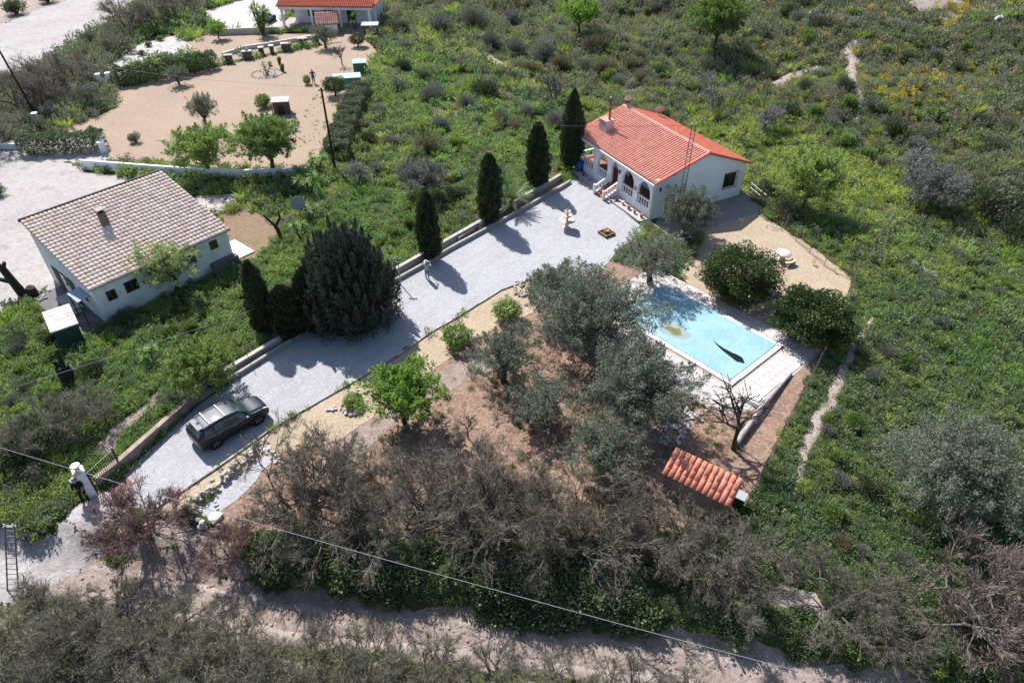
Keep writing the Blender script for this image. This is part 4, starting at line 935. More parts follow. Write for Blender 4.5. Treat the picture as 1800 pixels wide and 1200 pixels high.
# ------------------------------------------------------------------ people
SKIN = MAT('skin', (.42, .24, .17), rough=.6)
def person(name, loc, rz, h, top, legs, shoe, joints, label, hair=None, hat=None):
    """one skinned body; joints: elbow/hand points for both arms, in metres for a 1.75 m figure"""
    root = empty(name, loc, rz, label, 'person'); k = h / 1.75
    V = []; E = []; Rr = []
    def v(p, r, par=None):
        V.append(Vector(p) * k); Rr.append(r * k * (1.2 if r > .035 else 1))
        if par is not None: E.append((par, len(V) - 1))
        return len(V) - 1
    pel = v((0, 0, .95), .145); ws = v((0, 0, 1.1), .125, pel); chs = v((0, 0, 1.32), .155, ws); ub_ = v((0, 0, 1.44), .12, chs)
    nk = v((0, .0, 1.52), .055, ub_); hd = v((0, .01, 1.60), .085, nk); hd2 = v((0, .015, 1.68), .092, hd); v((0, .01, 1.745), .06, hd2)
    nose = v((0, .105, 1.635), .018, hd2)
    for s in (1, -1):
        hp_ = v((s * .1, 0, .88), .105, pel); kn = v((s * .115, .02, .50), .066, hp_); an = v((s * .12, -.01, .09), .043, kn); v((s * .13, .13, .04), .042, an)
        e_, w_ = joints[0 if s > 0 else 1]
        sh = v((s * .19, 0, 1.42), .066, ub_); el = v(e_, .046, sh); wr = v(w_, .032, el)
        d = (Vector(w_) - Vector(e_)).normalized(); pm = v(Vector(w_) + d * .07, .034, wr)
        sd_ = d.cross(Vector((0, 0, 1)) if abs(d.z) < .8 else Vector((0, 1, 0))).normalized()
        for j in range(4):
            o_ = sd_ * (.03 - .02 * j); b0 = v(Vector(w_) + d * (.115) + o_, .010, pm); v(Vector(w_) + d * (.16 + .01 * (1.5 - abs(j - 1.5))) + o_ - Vector((0, 0, .01)), .008, b0)
        tb_ = v(Vector(w_) + d * .05 + sd_ * .045, .011, wr); v(Vector(w_) + d * .10 + sd_ * .06, .009, tb_)
    me = bpy.data.meshes.new('body'); me.from_pydata(V, E, []); o = link('body', me, root)
    sk = o.modifiers.new('skin', 'SKIN')
    for i, sv_ in enumerate(me.skin_vertices[0].data): sv_.radius = (Rr[i], Rr[i]); sv_.use_root = (i == 0)
    ss = o.modifiers.new('sub', 'SUBSURF'); ss.levels = 1; ss.render_levels = 1
    dg = bpy.context.evaluated_depsgraph_get(); m2 = bpy.data.meshes.new_from_object(o.evaluated_get(dg)); o.modifiers.clear(); o.data = m2
    m2.materials.clear()
    for mt in (top, legs, shoe, SKIN): m2.materials.append(mt)
    hands = [Vector(joints[0][1]) * k, Vector(joints[1][1]) * k]
    for p in m2.polygons:
        z = p.center.z / k; near = min((p.center - hh).length for hh in hands)
        p.material_index = 3 if (z > 1.50 or near < .15 * k) else 0 if (z > .93 or abs(p.center.x) > .25 * k) else 2 if z < .09 else 1; p.use_smooth = True
    if hair is not None:
        q = MB(); q.lathe([(.098, 1.63), (.112, 1.68), (.108, 1.73), (.07, 1.78), (.01, 1.795)], (0, -.012, 0), 12); hq = q.build('hair', hair, root); hq.scale = (k,) * 3
    if hat is not None:
        q = MB(); q.lathe([(.19, 1.70), (.17, 1.715), (.112, 1.72), (.105, 1.80), (.06, 1.83), (.01, 1.835)], (0, 0, 0), 14); hq = q.build('hat', hat, root); hq.scale = (k,) * 3
    return root
f1_ = P0(751.5, 491)
pd = person('person', f1_, R(-25), 1.7, MAT('pale_grey_top', (.55, .50, .52), rough=.9), MAT('blue_jeans', (.16, .22, .32), rough=.9), W_TRIM, [((.30, .20, 1.22), (.10, .40, 1.38)), ((-.30, .20, 1.22), (-.10, .40, 1.38))], 'person in pale top, jeans and white hat standing on the driveway with raised hands', hat=MAT('white_hat', (.75, .74, .73), rough=.9))
bx('phone', (0, .50, 1.40), (.16, .015, .08), BLACK_M, pd)
person('person', P0(152, 880), R(-160), 1.82, MAT('black_jacket', (.010, .010, .012), rough=.9), MAT('black_trousers', (.012, .012, .014), rough=.9), BLACK_M, [((.25, .04, 1.17), (.16, .20, 1.02)), ((-.25, .02, 1.17), (-.18, .18, 1.0))], 'person in black clothes and pale cap standing at the white gate pillar', hat=MAT('grey_cap', (.45, .44, .43), rough=.9))
person('person', P0(552, 147), R(200), 1.78, MAT('navy_blue_shirt', (.06, .10, .24), rough=.9), MAT('dark_trousers', (.03, .03, .035), rough=.9), BLACK_M, [((.36, -.08, 1.2), (.21, .08, 1.03)), ((-.33, .0, 1.16), (-.30, .06, .92))], 'person in blue shirt and dark trousers standing in the tan gravel yard', hair=MAT('grey_hair', (.3, .28, .26), rough=.9))

# ------------------------------------------------------------------ fountain and planter on the drive
fo = P0(996, 402)
fountain = empty('fountain', fo, 0, 'three-tiered cream stone fountain standing on the white gravel', 'fountain')
q = MB(); q.lathe([(.34, 0), (.36, .1), (.18, .2), (.14, .55), (.22, .66)], n=16); q.build('pedestal', CREAM, fountain)
for z, r_ in ((.62, .68), (1.12, .45), (1.5, .27)):
    q = MB(); q.lathe([(r_ * .2, z), (r_ * .7, z + .08), (r_, z + .2), (r_ * 1.04, z + .24), (r_ * .93, z + .24), (r_ * .8, z + .17), (.02, z + .14)], n=20, caps=False); bw = q.build('basin', CREAM, fountain)
for z0, z1 in ((.78, 1.14), (1.25, 1.52)): 
    q = MB(); q.lathe([(.14, z0), (.08, z0 + .1), (.12, z1 - .08), (.1, z1)], n=10); q.build('stem', CREAM, fountain)
q = MB(); q.lathe([(.1, 1.64), (.06, 1.7), (.11, 1.82), (.02, 1.95)], n=10); q.build('finial', CREAM, fountain)
pl = P0(1066, 412)
planter = empty('square_planter', pl, HA + .1, 'square timber-edged planter with a round clay pot in the middle', 'planter')
for sx, sy, lx, ly in ((0, .5, 1.1, .1), (0, -.5, 1.1, .1), (.5, 0, .1, .9), (-.5, 0, .1, .9)): bx('side_board', (sx, sy, .13), (lx, ly, .26), MAT('warm_timber', (.30, .18, .10), (.22, .13, .07), 6, .8), planter)
bx('soil', (0, 0, .09), (.88, .88, .18), MAT('dark_soil', (.07, .05, .04), rough=.95), planter)
q = MB(); q.lathe([(.14, .18), (.2, .36), (.22, .42), (.18, .42), (.16, .36), (.02, .34)], n=14, caps=False); q.build('pot', MAT('yellow_clay', (.55, .30, .10), rough=.7), planter)
# flower pots on the bed along the porch
for k, (x, y, r_, col) in enumerate([(-.6, 11.3, .16, TERRA), (-.55, 10.2, .14, TERRA), (-.6, 9.0, .15, WHITE_STONE), (-.6, 4.3, .17, TERRA), (-.55, 3.4, .15, WHITE_STONE), (-.6, 2.4, .16, TERRA), (-.6, 1.5, .14, TERRA), (-.5, .6, .16, TERRA)]):
    pp = hloc(x, y, .12)
    nth = ['first', 'second', 'third', 'fourth', 'fifth', 'sixth', 'seventh', 'eighth'][k]
    t = empty('flower_pot', pp, 0, f'{nth} potted plant from the cypress end along the foot of the arched porch', 'flower pot', 'pots along the porch foot')
    q = MB(); q.lathe([(r_ * .7, 0), (r_, .26), (r_ * 1.1, .27), (r_ * 1.1, .32), (r_ * .9, .32), (.02, .29)], n=10, caps=False); q.build('pot', col, t)
brl = P0(1019, 300)
br = empty('water_barrel', brl, 0, 'bright blue plastic water barrel behind the tallest cypress at the porch end', 'barrel')
q = MB(); q.lathe([(.42, 0), (.48, .1), (.52, .5), (.48, .95), (.40, 1.05), (.38, 1.05)], n=16); q.build('drum', MAT('blue_plastic', (.03, .10, .48), rough=.35), br); q = MB(); q.lathe([(.40, 1.05), (.42, 1.1), (.1, 1.13), (.01, 1.13)], n=16); q.build('lid', MAT('blue_plastic2', (.03, .08, .40), rough=.4), br)
# white ladder laid in the planted strip
la, lb = P0(803, 424), P0(845, 398)
lad = empty('ladder', la, math.atan2((lb - la).y, (lb - la).x), 'pale aluminium ladder lying in the planted strip between two cypresses', 'ladder'); ll = (lb - la).length
for y in (-.2, .2): bx('side_rail', (ll / 2, y, .40), (ll, .05, .08), MAT('aluminium', (.7, .7, .72), rough=.4, metal=.6), lad)
for k in range(11): bx('rung', (.1 + k * (ll - .2) / 10, 0, .40), (.05, .36, .05), MAT('aluminium', (.7, .7, .72), rough=.4, metal=.6), lad)
for x in (.1, ll - .1): bx('support_block', (x, 0, .18), (.2, .5, .36), CONC, lad)
# ------------------------------------------------------------------ fence round the pool side
fp = [P0(*p) for p in [(1332, 348), (1362, 385), (1398, 425), (1448, 468), (1500, 494), (1478, 572), (1434, 652), (1405, 705), (1372, 770), (1340, 835), (1312, 892)]]
fence = empty('wire_fence', (0, 0, 0), 0, 'rusty wire mesh fence on thin posts around the pool yard', 'fence')
RUST = MAT('rusty_wire', (.20, .17, .155), (.13, .10, .09), 8, .7)
pts = []
for i in range(len(fp) - 1):
    k = max(1, round((fp[i + 1] - fp[i]).length / 2.6)); pts += [fp[i].lerp(fp[i + 1], j / k) for j in range(k)]
pts.append(fp[-1])
for p in pts: q = MB(); q.tube([(0, 0, 0), (0, 0, 1.55)], .03, 6); q.build('post', GREY_M, fence, (p.x, p.y, tz(p.x, p.y)))
for i in range(len(pts) - 1):
    a, b_ = pts[i], pts[i + 1]; q = MB(); L_ = (b_ - a).length
    for k in range(9): z = .1 + k * .17; q.tube([a + Vector((0, 0, z)), b_ + Vector((0, 0, z))], .0045, 3, caps=False)
    for k in range(int(L_ / .17)): c = a.lerp(b_, (k + .5) / int(L_ / .17)); q.tube([c + Vector((0, 0, .05)), c + Vector((0, 0, 1.48))], .004, 3, caps=False)
    q.build('wire_panel', RUST, fence)
fence2 = empty('wire_fence', (0, 0, 0), 0, 'thin wire fence on slim rods along the weedy side of the planted strip', 'fence')
prev = None
for i in range(4, len(OUT) - 1):
    a, b_ = OUT[i], OUT[i + 1]; k = max(1, round((b_ - a).length / 2.8))
    for j in range(k):
        c = a.lerp(b_, j / k); q = MB(); q.tube([(0, 0, .5), (0, 0, 1.7)], .02, 5); q.build('post', RUST, fence2, (c.x, c.y, 0))
        if prev is not None:
            q = MB()
            for z in (.8, 1.1, 1.4, 1.65): q.tube([prev + Vector((0, 0, z)), c + Vector((0, 0, z))], .004, 3, caps=False)
            q.build('wire', RUST, fence2)
        prev = c
# stacked pale furniture frames and a rail by the gable end
for k, (px, py, lab) in enumerate([(1345, 385, 'folded pale metal lounger frame leaning by the patio fence'), (1362, 402, 'grey folded trolley frame lying at the corner of the tan gravel')]):
    c = P0(px, py); t = empty('folded_frame', c, R(-50 + 20 * k), lab, 'metal frame')
    for y in (-.25, .25): q = MB(); q.tube([(-.8, y, .03), (-.2, y, .3), (.8, y, .12)], .02, 5); q.build('side_rail', GREY_M, t)
    for x in (-.7, -.3, .1, .5): q = MB(); q.tube([(x, -.25, .03 + .27 * max(0, min(1, (x + .8) / .6)) if x < -.2 else .3 - .18 * (x + .2)), (x, .25, .03 + .27 * max(0, min(1, (x + .8) / .6)) if x < -.2 else .3 - .18 * (x + .2))], .016, 5); q.build('cross_bar', GREY_M, t)
c0, c1 = P0(1316, 340), P0(1342, 362); cv = c1 - c0
t = empty('tubular_gate', c0, math.atan2(cv.y, cv.x), 'grey tubular metal gate at the far corner of the patio', 'gate')
for z in (.2, .65, 1.1): q = MB(); q.tube([(0, 0, z), (cv.length, 0, z)], .03, 6); q.build('rail', GREY_M, t)
for x in (0, cv.length / 2, cv.length): q = MB(); q.tube([(x, 0, 0), (x, 0, 1.15)], .03, 6); q.build('upright', GREY_M, t)
cb_ = P0(1296, 890); bn = empty('rubbish_bin', cb_, sa, 'dark wheeled bin with grey lid beside the tiled shed', 'bin')
q = MB(); q.box((0, 0, .45), (.5, .5, .9), taper=1.1); q.build('bin_body', MAT('dark_bin', (.03, .035, .035), rough=.5), bn); bx('lid', (0, 0, .94), (.6, .6, .07), MAT('grey_lid', (.4, .42, .42), rough=.5), bn)

# ------------------------------------------------------------------ poles and cables
def pole(name, px, py, h, r_, label, lean=(0, 0), mat=None, group=None):
    c = P(px, py); q = MB(); q.tube([(0, 0, -.2), (lean[0] * h, lean[1] * h, h)], [r_, r_ * .7], 10); t = empty(name, c, 0, label, 'pole'); q.build('shaft', mat or WOODB, t)
    bx('crossarm', (lean[0] * h, lean[1] * h, h - .25), (.6, .08, .1), BLACK_M, t)
    for s in (-.22, .22): q = MB(); q.lathe([(.03, 0), (.05, .05), (.05, .1), (.02, .14)], (lean[0] * h + s, lean[1] * h, h - .2), 8); q.build('insulator', W_TRIM, t)
    return Vector((c.x + lean[0] * h, c.y + lean[1] * h, c.z + h))
DWOOD = MAT('tarred_wood', (.03, .026, .022), rough=.8)
topA = pole('utility_pole', 590, 302, 8.3, .13, 'tarred wooden utility pole at the corner of the tan gravel yard', mat=DWOOD)
topB = pole('utility_pole', 66, 208, 8.0, .14, 'leaning tarred pole behind the hedge at the left edge', lean=(-.12, 0), mat=DWOOD)
topD = pole('utility_pole', 705, 505, 2.6, .05, 'slim grey post carrying the cable beside the planted strip', mat=GREY_M)
def lattice(px, py, h, wd, label, rz=0, lean=(0, 0)):
    c = P(px, py); t = empty('lattice_pole', c, rz, label, 'pole')
    def at(x, z): return (x + lean[0] * z, lean[1] * z, z)
    for s in (-1, 1): q = MB(); q.tube([at(s * wd / 2, 0), at(s * wd * .4, h)], .035, 5); q.build('upright', MAT('grey_lattice', (.16, .17, .18), rough=.6, metal=.3), t)
    n = int(h / .34)
    for k in range(n): z = .2 + k * .34; q = MB(); q.tube([at(-wd * .46, z), at(wd * .46, z)], .022, 5); q.build('rung', MAT('grey_lattice', (.16, .17, .18), rough=.6, metal=.3), t)
    q = MB(); q.box((lean[0] * h, lean[1] * h, h), (wd * 1.1, .12, .06)); q.build('cap_plate', MAT('grey_lattice', (.16, .17, .18), rough=.6, metal=.3), t)
    for s in (-.2, .2): q = MB(); q.lathe([(.03, 0), (.055, .06), (.02, .14)], (lean[0] * h + s, lean[1] * h, h + .05), 8); q.build('insulator', W_TRIM, t)
    return Vector((c.x, c.y, c.z + h))
_iy = house_M.inverted(); _o = _iy @ Vector((0, 0, CAM_H)); _d = _iy.to_3x3() @ Vector(ray(1220, 220)); _s = (-.7 - _o.y) / _d.y; _q = _o + _d * _s
lb_ = hloc(_q.x, -.7)
topC = None
def lattice_at(v, *a, **k):
    global P
    keep = P; P = lambda *_: Vector((v.x, v.y, 0)); r_ = lattice(0, 0, *a, **k); P = keep; return r_
topC = lattice_at(lb_, _q.z, .42, 'grey lattice pole rising in front of the white gable wall', rz=R(10))
_b = P(27, 1046); _t = P(17, 925, _b.z + 4.2)
topE = lattice(27, 1046, 4.2, .55, 'grey ladder-like lattice pole at the left edge beside the entrance track', lean=((_t.x - _b.x) / 4.2, (_t.y - _b.y) / 4.2))
def cable(name, a, b_, sag, r_, label, mat=None):
    a, b_ = Vector(a), Vector(b_); n = 24; pts = [a.lerp(b_, i / n) - Vector((0, 0, sag * 4 * (i / n) * (1 - i / n))) for i in range(n + 1)]
    q = MB(); q.tube(pts, r_, 5); tag(q.build(name, mat or GREY_M, None), label, 'cable')
CABM = MAT('grey_cable', (.34, .34, .37), rough=.5)
cable('overhead_cable', P(-200, 725, 5.5), P(1540, 1215, 4.0), .5, .012, 'long pale overhead cable sagging across the foreground shrubs', CABM)
cable('overhead_cable', P(-60, 706, 3.4), topD, .35, .010, 'thin pale cable running over the weeds to the slim post', CABM)
cable('overhead_cable', topC, P(800, 212, 6.2), .3, .012, 'thin dark cable from the lattice pole past the cypress tops', BLACK_M)
cable('overhead_cable', topC, hloc(.3, 4.6, 3.4), .25, .012, 'thin dark cable from the lattice pole down to the porch', BLACK_M)
cable('overhead_cable', topA, topB, .8, .012, 'thin dark cable across the tan gravel yard between two poles', BLACK_M)
# ------------------------------------------------------------------ plant geometry
def unit(v): return v / (np.linalg.norm(v, axis=-1, keepdims=True) + 1e-9)
def leaves(C, L, W, r, D=None, dj=.6):
    """diamond leaves at C; D: preferred directions"""
    n = len(C); t = unit(r.normal(size=(n, 3)))
    if D is not None: t = unit(D + dj * t)
    s = unit(np.cross(t, r.normal(size=(n, 3))))
    l = (L * r.uniform(.7, 1.3, n))[:, None] / 2; w_ = (W * r.uniform(.7, 1.3, n))[:, None] / 2
    V = np.stack([C - t * l, C + s * w_, C + t * l, C - s * w_], 1).reshape(-1, 3)
    return V, np.arange(4 * n).reshape(n, 4)
def sticks(A, B, ra, rb):
    """three-sided tapered sticks"""
    A, B = np.asarray(A, float), np.asarray(B, float); n = len(A); ra = np.asarray(ra)[:, None]; rb = np.asarray(rb)[:, None]
    t = unit(B - A); up = np.where(np.abs(t[:, 2:3]) > .9, np.array([[1., 0, 0]]), np.array([[0, 0, 1.]])); a = unit(np.cross(t, up)); b = np.cross(t, a)
    V = []
    for base, rr_ in ((A, ra), (B, rb)):
        for k in range(3): V.append(base + (a * math.cos(k * 2.0944) + b * math.sin(k * 2.0944)) * rr_)
    V = np.stack(V, 1).reshape(-1, 3); I = np.arange(n)[:, None] * 6
    F = np.concatenate([I + np.array([[k, (k + 1) % 3, 3 + (k + 1) % 3, 3 + k]]) for k in range(3)], 0)
    return V, F
def join(parts):
    Vs, Fs, k = [], [], 0
    for V, F in parts: Vs.append(V); Fs.append(F + k); k += len(V)
    return np.concatenate(Vs), np.concatenate(Fs)
def grow(r, base, d, ln, rad, depth, kids, spread, shrink, out, tips, droop=0, wob_=.25, seg=3):
    """recursive wobbling branch"""
    p = np.array(base, float); d = np.array(d, float) / np.linalg.norm(d); nodes = []
    for i in range(seg):
        d = d + r.normal(size=3) * wob_ * .5 + np.array([0, 0, -droop]); d /= np.linalg.norm(d)
        q = p + d * ln / seg; k0, k1 = 1 - .45 * i / seg, 1 - .45 * (i + 1) / seg
        out.append((p, q, rad * k0, rad * k1)); p = q; nodes.append((p.copy(), d.copy()))
    if depth == 0: tips.append((p, d)); return
    for k in range(kids[0]):
        n_, dd_ = nodes[-1] if k < kids[0] * .5 else nodes[r.integers(max(0, seg - 2), seg)]
        nd = dd_ + r.normal(size=3) * spread; nd[2] += .12
        grow(r, n_, nd, ln * shrink * r.uniform(.75, 1.2), rad * .55, depth - 1, kids[1:] or kids, spread, shrink, out, tips, droop, wob_, seg)
def trunk_mesh(out, mat, name='trunk', thick=.02):
    """thick limbs as round tubes, thin ones as sticks"""
    q = MB(); A = []
    for p, e, a, b in out:
        if a > thick: q.tube([p, e], [a, b], 6, caps=False)
        else: A.append((p, e, a, b))
    V = np.array(q.v).reshape(-1, 3) if q.v else np.zeros((0, 3)); F = np.array(q.f, int).reshape(-1, 4) if q.f else np.zeros((0, 4), int)
    if A: sv_, sf = sticks([x[0] for x in A], [x[1] for x in A], [x[2] for x in A], [x[3] for x in A]); V, F = join([(V, F), (sv_, sf)])
    return np_mesh(name, V, F, mat, smooth=True)
def shell_pts(r, n, c, rad, inner=.55):
    d = unit(r.normal(size=(n, 3))); k = r.uniform(inner ** 3, 1, n) ** (1 / 3)
    return np.array(c) + d * np.array(rad) * k[:, None], d
L_OLIVE = LEAF('olive_leaf', (.070, .084, .054), (.150, .166, .118), (.10, .11, .082), .28)
L_OLIVE2 = LEAF('grey_olive_leaf', (.085, .095, .08), (.185, .19, .17), (.14, .135, .13), .2)
L_CITRUS = LEAF('citrus_leaf', (.018, .040, .012), (.070, .105, .026), (.05, .055, .02), .25, rough=.35)
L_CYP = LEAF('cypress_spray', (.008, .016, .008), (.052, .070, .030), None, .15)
L_CONIF = LEAF('blue_conifer_spray', (.012, .020, .014), (.072, .092, .066), None, .15)
L_BRIGHT = LEAF('bright_green_leaf', (.10, .185, .026), (.215, .315, .06), (.15, .24, .05), .45)
L_MID = LEAF('mid_green_leaf', (.060, .105, .024), (.150, .220, .055), (.13, .17, .05), .35)
L_FRESH = LEAF('fresh_green_leaf', (.10, .155, .035), (.21, .28, .075), (.16, .20, .06), .4)
L_PALE = LEAF('pale_green_leaf', (.15, .20, .065), (.28, .33, .13), (.23, .26, .12), .4)
L_TAM = LEAF('tamarisk_spray', (.095, .077, .066), (.135, .132, .065), (.12, .10, .085), .25)
L_TAMG = LEAF('green_tamarisk_spray', (.105, .095, .075), (.18, .18, .105), (.14, .13, .09), .3)
L_TAMR = LEAF('rusty_tamarisk_spray', (.085, .066, .058), (.165, .118, .095), (.12, .10, .085), .25)
L_RED = LEAF('reddish_twigs', (.12, .07, .065), (.24, .15, .14), None, .2)
L_DARKB = LEAF('dark_bush_leaf', (.030, .045, .020), (.090, .115, .055), (.07, .08, .045), .25)
L_GREY = LEAF('grey_shrub_leaf', (.068, .082, .054), (.165, .178, .132), (.13, .125, .115), .22)
L_LAV = LEAF('lavender_shrub', (.095, .10, .085), (.195, .19, .185), (.11, .13, .08), .25)
L_DRY = LEAF('dry_scrub', (.095, .08, .045), (.19, .155, .095), (.10, .11, .06), .25)
L_HEDGE = LEAF('hedge_leaf', (.045, .070, .030), (.13, .165, .078), (.08, .11, .05), .28)
L_YUC = LEAF('yucca_blade', (.055, .10, .025), (.16, .24, .07), None, .25)
L_PALM = LEAF('palm_leaf', (.040, .070, .022), (.12, .17, .055), None, .25)
TWIG = MAT('grey_brown_twig', (.225, .192, .178), (.12, .10, .09), 6, .95)
TWIG_P = MAT('pale_twig', (.36, .33, .31), (.24, .22, .20), 6, .95)
TWIG_R = MAT('reddish_twig', (.15, .085, .08), (.09, .05, .05), 6, .95)

def leaf_mesh(name, V, F, mat, r, shade=None):
    return np_mesh(name, V, F, mat, v=r.random(len(F)) ** 1.4 if shade is None else shade)
def olive(seed, lobes=9, rad=2.5, h=4.8, n=15000, leaf=(.135, .048), mat=L_OLIVE, bark=BARK, trunk=.24, open_=0.0, flat=.75):
    r = np.random.default_rng(seed); out, tips = [], []
    cs = []
    for k in range(lobes):
        a = k * 2.4 + r.uniform(-.3, .3); q = math.sqrt((k + .3) / lobes) * rad * .66
        cs.append((np.array([q * math.cos(a), q * math.sin(a), h * (.66 - .20 * (q / rad) ** 2) + r.uniform(-.35, .35)]), rad * r.uniform(.40, .58)))
    fork = np.array([r.uniform(-.2, .2), r.uniform(-.2, .2), h * .24])
    out.append((np.array([0, 0, -.25]), fork * .5, trunk * 1.25, trunk * .95)); out.append((fork * .5, fork, trunk * .95, trunk * .85))
    for c, s in cs:
        m = (fork + c) / 2 + r.normal(size=3) * .25; out.append((fork, m, trunk * .45, trunk * .3)); out.append((m, c, trunk * .3, trunk * .14))
        for j in range(6): e = c + r.normal(size=3) * s * .55; out.append((c, e, trunk * .13, .012))
    C = []; S = []; D = []; subs = 26; per = n // (lobes * subs)
    for c, s in cs:
        sub, dn = shell_pts(r, subs, c, (s * 1.15, s * 1.15, s * flat * 1.1), .4)
        for q, dq in zip(sub, dn):
            if r.random() < open_: continue
            k = r.uniform(.55, 1.5); m = int(per * k); ax = unit(dq + np.array([0, 0, .5]) + r.normal(size=3) * .35); t = r.random((m, 1)) ** 1.3     # a tapering spray, not a ball
            C.append(q + ax * t * s * .55 + r.normal(size=(m, 3)) * s * .15 * (1.15 - t)); S.append(np.clip(r.random(m) * .6 + r.uniform(0, .4) + .12 * t[:, 0], 0, 1)); D.append(np.tile(ax, (m, 1)))
    C = np.concatenate(C); S = np.concatenate(S); D = np.concatenate(D); g_ = C[:, 2] > .25; C, S, D = C[g_], S[g_], D[g_]
    V, F = leaves(C, leaf[0], leaf[1], r, D, 1.1)
    return trunk_mesh(out, bark), leaf_mesh('crown', V, F, mat, r, S)
def dome(seed, rad, h, n, leaf, mat, bark=BARK_D, low=.15, lump=.18):
    """dense rounded crown reaching low"""
    r = np.random.default_rng(seed); ph = r.uniform(0, 6, 12)
    d = unit(r.normal(size=(n, 3)))
    k = r.uniform(.62, 1.03, n)
    bump_ = 1 + lump * (np.sin(d[:, 0] * 4 + ph[0]) * np.sin(d[:, 1] * 5 + ph[1]) + .7 * np.sin(d[:, 2] * 7 + ph[2] + d[:, 0] * 6) + .5 * np.sin(d[:, 1] * 11 + ph[3]) * np.sin(d[:, 0] * 9 + ph[4]))
    C = d * (k * bump_)[:, None] * np.array([rad, rad, h * .5]); C[:, 2] += h * (.5 + low * .5); C[:, 2] *= 1 / (1 + low * .3)
    C = C[C[:, 2] > .1]
    V, F = leaves(C, leaf[0], leaf[1], r, unit(C - [0, 0, h * .5]), .9)
    out = [(np.array([0, 0, -.2]), np.array([.05, 0, h * .35]), .13, .10)]
    for k in range(9): e = unit(r.normal(size=3)) * np.array([rad, rad, h * .4]) * .6; out.append((np.array([.05, 0, h * .3]), np.array([0, 0, h * .5]) + e, .06, .02))
    return trunk_mesh(out, bark), leaf_mesh('crown', V, F, mat, r)
def cypress(seed, h, rad, n, mat, tipk=1.0, base=.12, leaf=(.26, .06)):
    r = np.random.default_rng(seed)
    z = r.beta(1.15, 1.35, n); a = r.uniform(0, 6.283, n)
    prof = lambda t: np.interp(t, [0, .06, .2, .4, .6, .8, .93, 1], [.35, .72, .95, 1, .86, .56, .24, .03]) ** tipk
    lob = 1 + .15 * np.sin(a * 3 + seed + z * 6) + .13 * np.sin(a * 7 - z * 13 + seed) + .09 * np.sin(z * 34 + a * 3)
    q = prof(z) * rad * lob * r.uniform(.70, 1.04, n)
    C = np.stack([q * np.cos(a), q * np.sin(a), base * h * .4 + z * h * (1 - base * .4)], 1)
    D = np.stack([np.cos(a) * .35, np.sin(a) * .35, np.ones(n)], 1)
    V, F = leaves(C, leaf[0], leaf[1], r, D, .45)
    # dense inside
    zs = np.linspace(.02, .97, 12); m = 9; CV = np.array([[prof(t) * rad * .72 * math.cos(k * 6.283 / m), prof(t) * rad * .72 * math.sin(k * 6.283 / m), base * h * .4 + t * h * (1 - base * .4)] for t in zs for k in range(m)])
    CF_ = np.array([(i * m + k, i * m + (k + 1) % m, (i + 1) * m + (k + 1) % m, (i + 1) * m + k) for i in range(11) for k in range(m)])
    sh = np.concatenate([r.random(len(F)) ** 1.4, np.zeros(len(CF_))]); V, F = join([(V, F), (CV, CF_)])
    return trunk_mesh([(np.array([0, 0, -.2]), np.array([0, 0, h * .5]), .16, .08)], BARK_D), leaf_mesh('crown', V, F, mat, r, sh)
def conifer(seed, h, rad, n, mat):
    """broad flame-edged conifer of many upright sprays"""
    r = np.random.default_rng(seed); C = []; D = []; S = []
    for k in range(120):
        a = k * 2.399; q = rad * math.sqrt((k + .4) / 120); top = h * (1 - .62 * (q / rad) ** 1.5) * r.uniform(.82, 1.10); ln = r.uniform(1.5, 2.4)
        m = n // 120; t = r.random(m); sp = .27 * np.sin(np.clip(1 - t, 0.06, 1) * 1.8) + .015
        ax = np.array([math.cos(a) * .4 * q / rad, math.sin(a) * .4 * q / rad, 1])
        c = np.array([q * math.cos(a), q * math.sin(a), top - ln]) + ax * (t * ln)[:, None] + r.normal(size=(m, 3)) * sp[:, None]
        C.append(c); D.append(np.tile(ax, (m, 1))); S.append(r.random(m) * .6 + .4 * t)
    m = n // 3; d = unit(r.normal(size=(m, 3))); d[:, 2] = np.abs(d[:, 2]) - .25
    c = d * np.array([rad * .98, rad * .98, h * .5]) * r.uniform(.8, 1, m)[:, None]; c[:, 2] += h * .32; C.append(c); D.append(np.tile([0, 0, 1.], (m, 1))); S.append(r.random(m) * .4)
    C = np.concatenate(C); D = np.concatenate(D); S = np.concatenate(S); ok = C[:, 2] > .1
    V, F = leaves(C[ok], .20, .075, r, D[ok], .6)
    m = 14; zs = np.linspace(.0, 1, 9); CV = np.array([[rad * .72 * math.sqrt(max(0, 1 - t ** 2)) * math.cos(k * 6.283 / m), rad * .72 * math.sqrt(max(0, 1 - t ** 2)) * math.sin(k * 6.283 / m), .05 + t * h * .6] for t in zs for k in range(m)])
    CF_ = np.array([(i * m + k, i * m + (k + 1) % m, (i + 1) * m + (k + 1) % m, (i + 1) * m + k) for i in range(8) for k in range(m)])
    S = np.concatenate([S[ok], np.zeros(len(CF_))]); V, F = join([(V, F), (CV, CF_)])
    return trunk_mesh([(np.array([0, 0, -.2]), np.array([0, 0, h * .6]), .25, .1)], BARK_D), leaf_mesh('crown', V, F, mat, r, S)
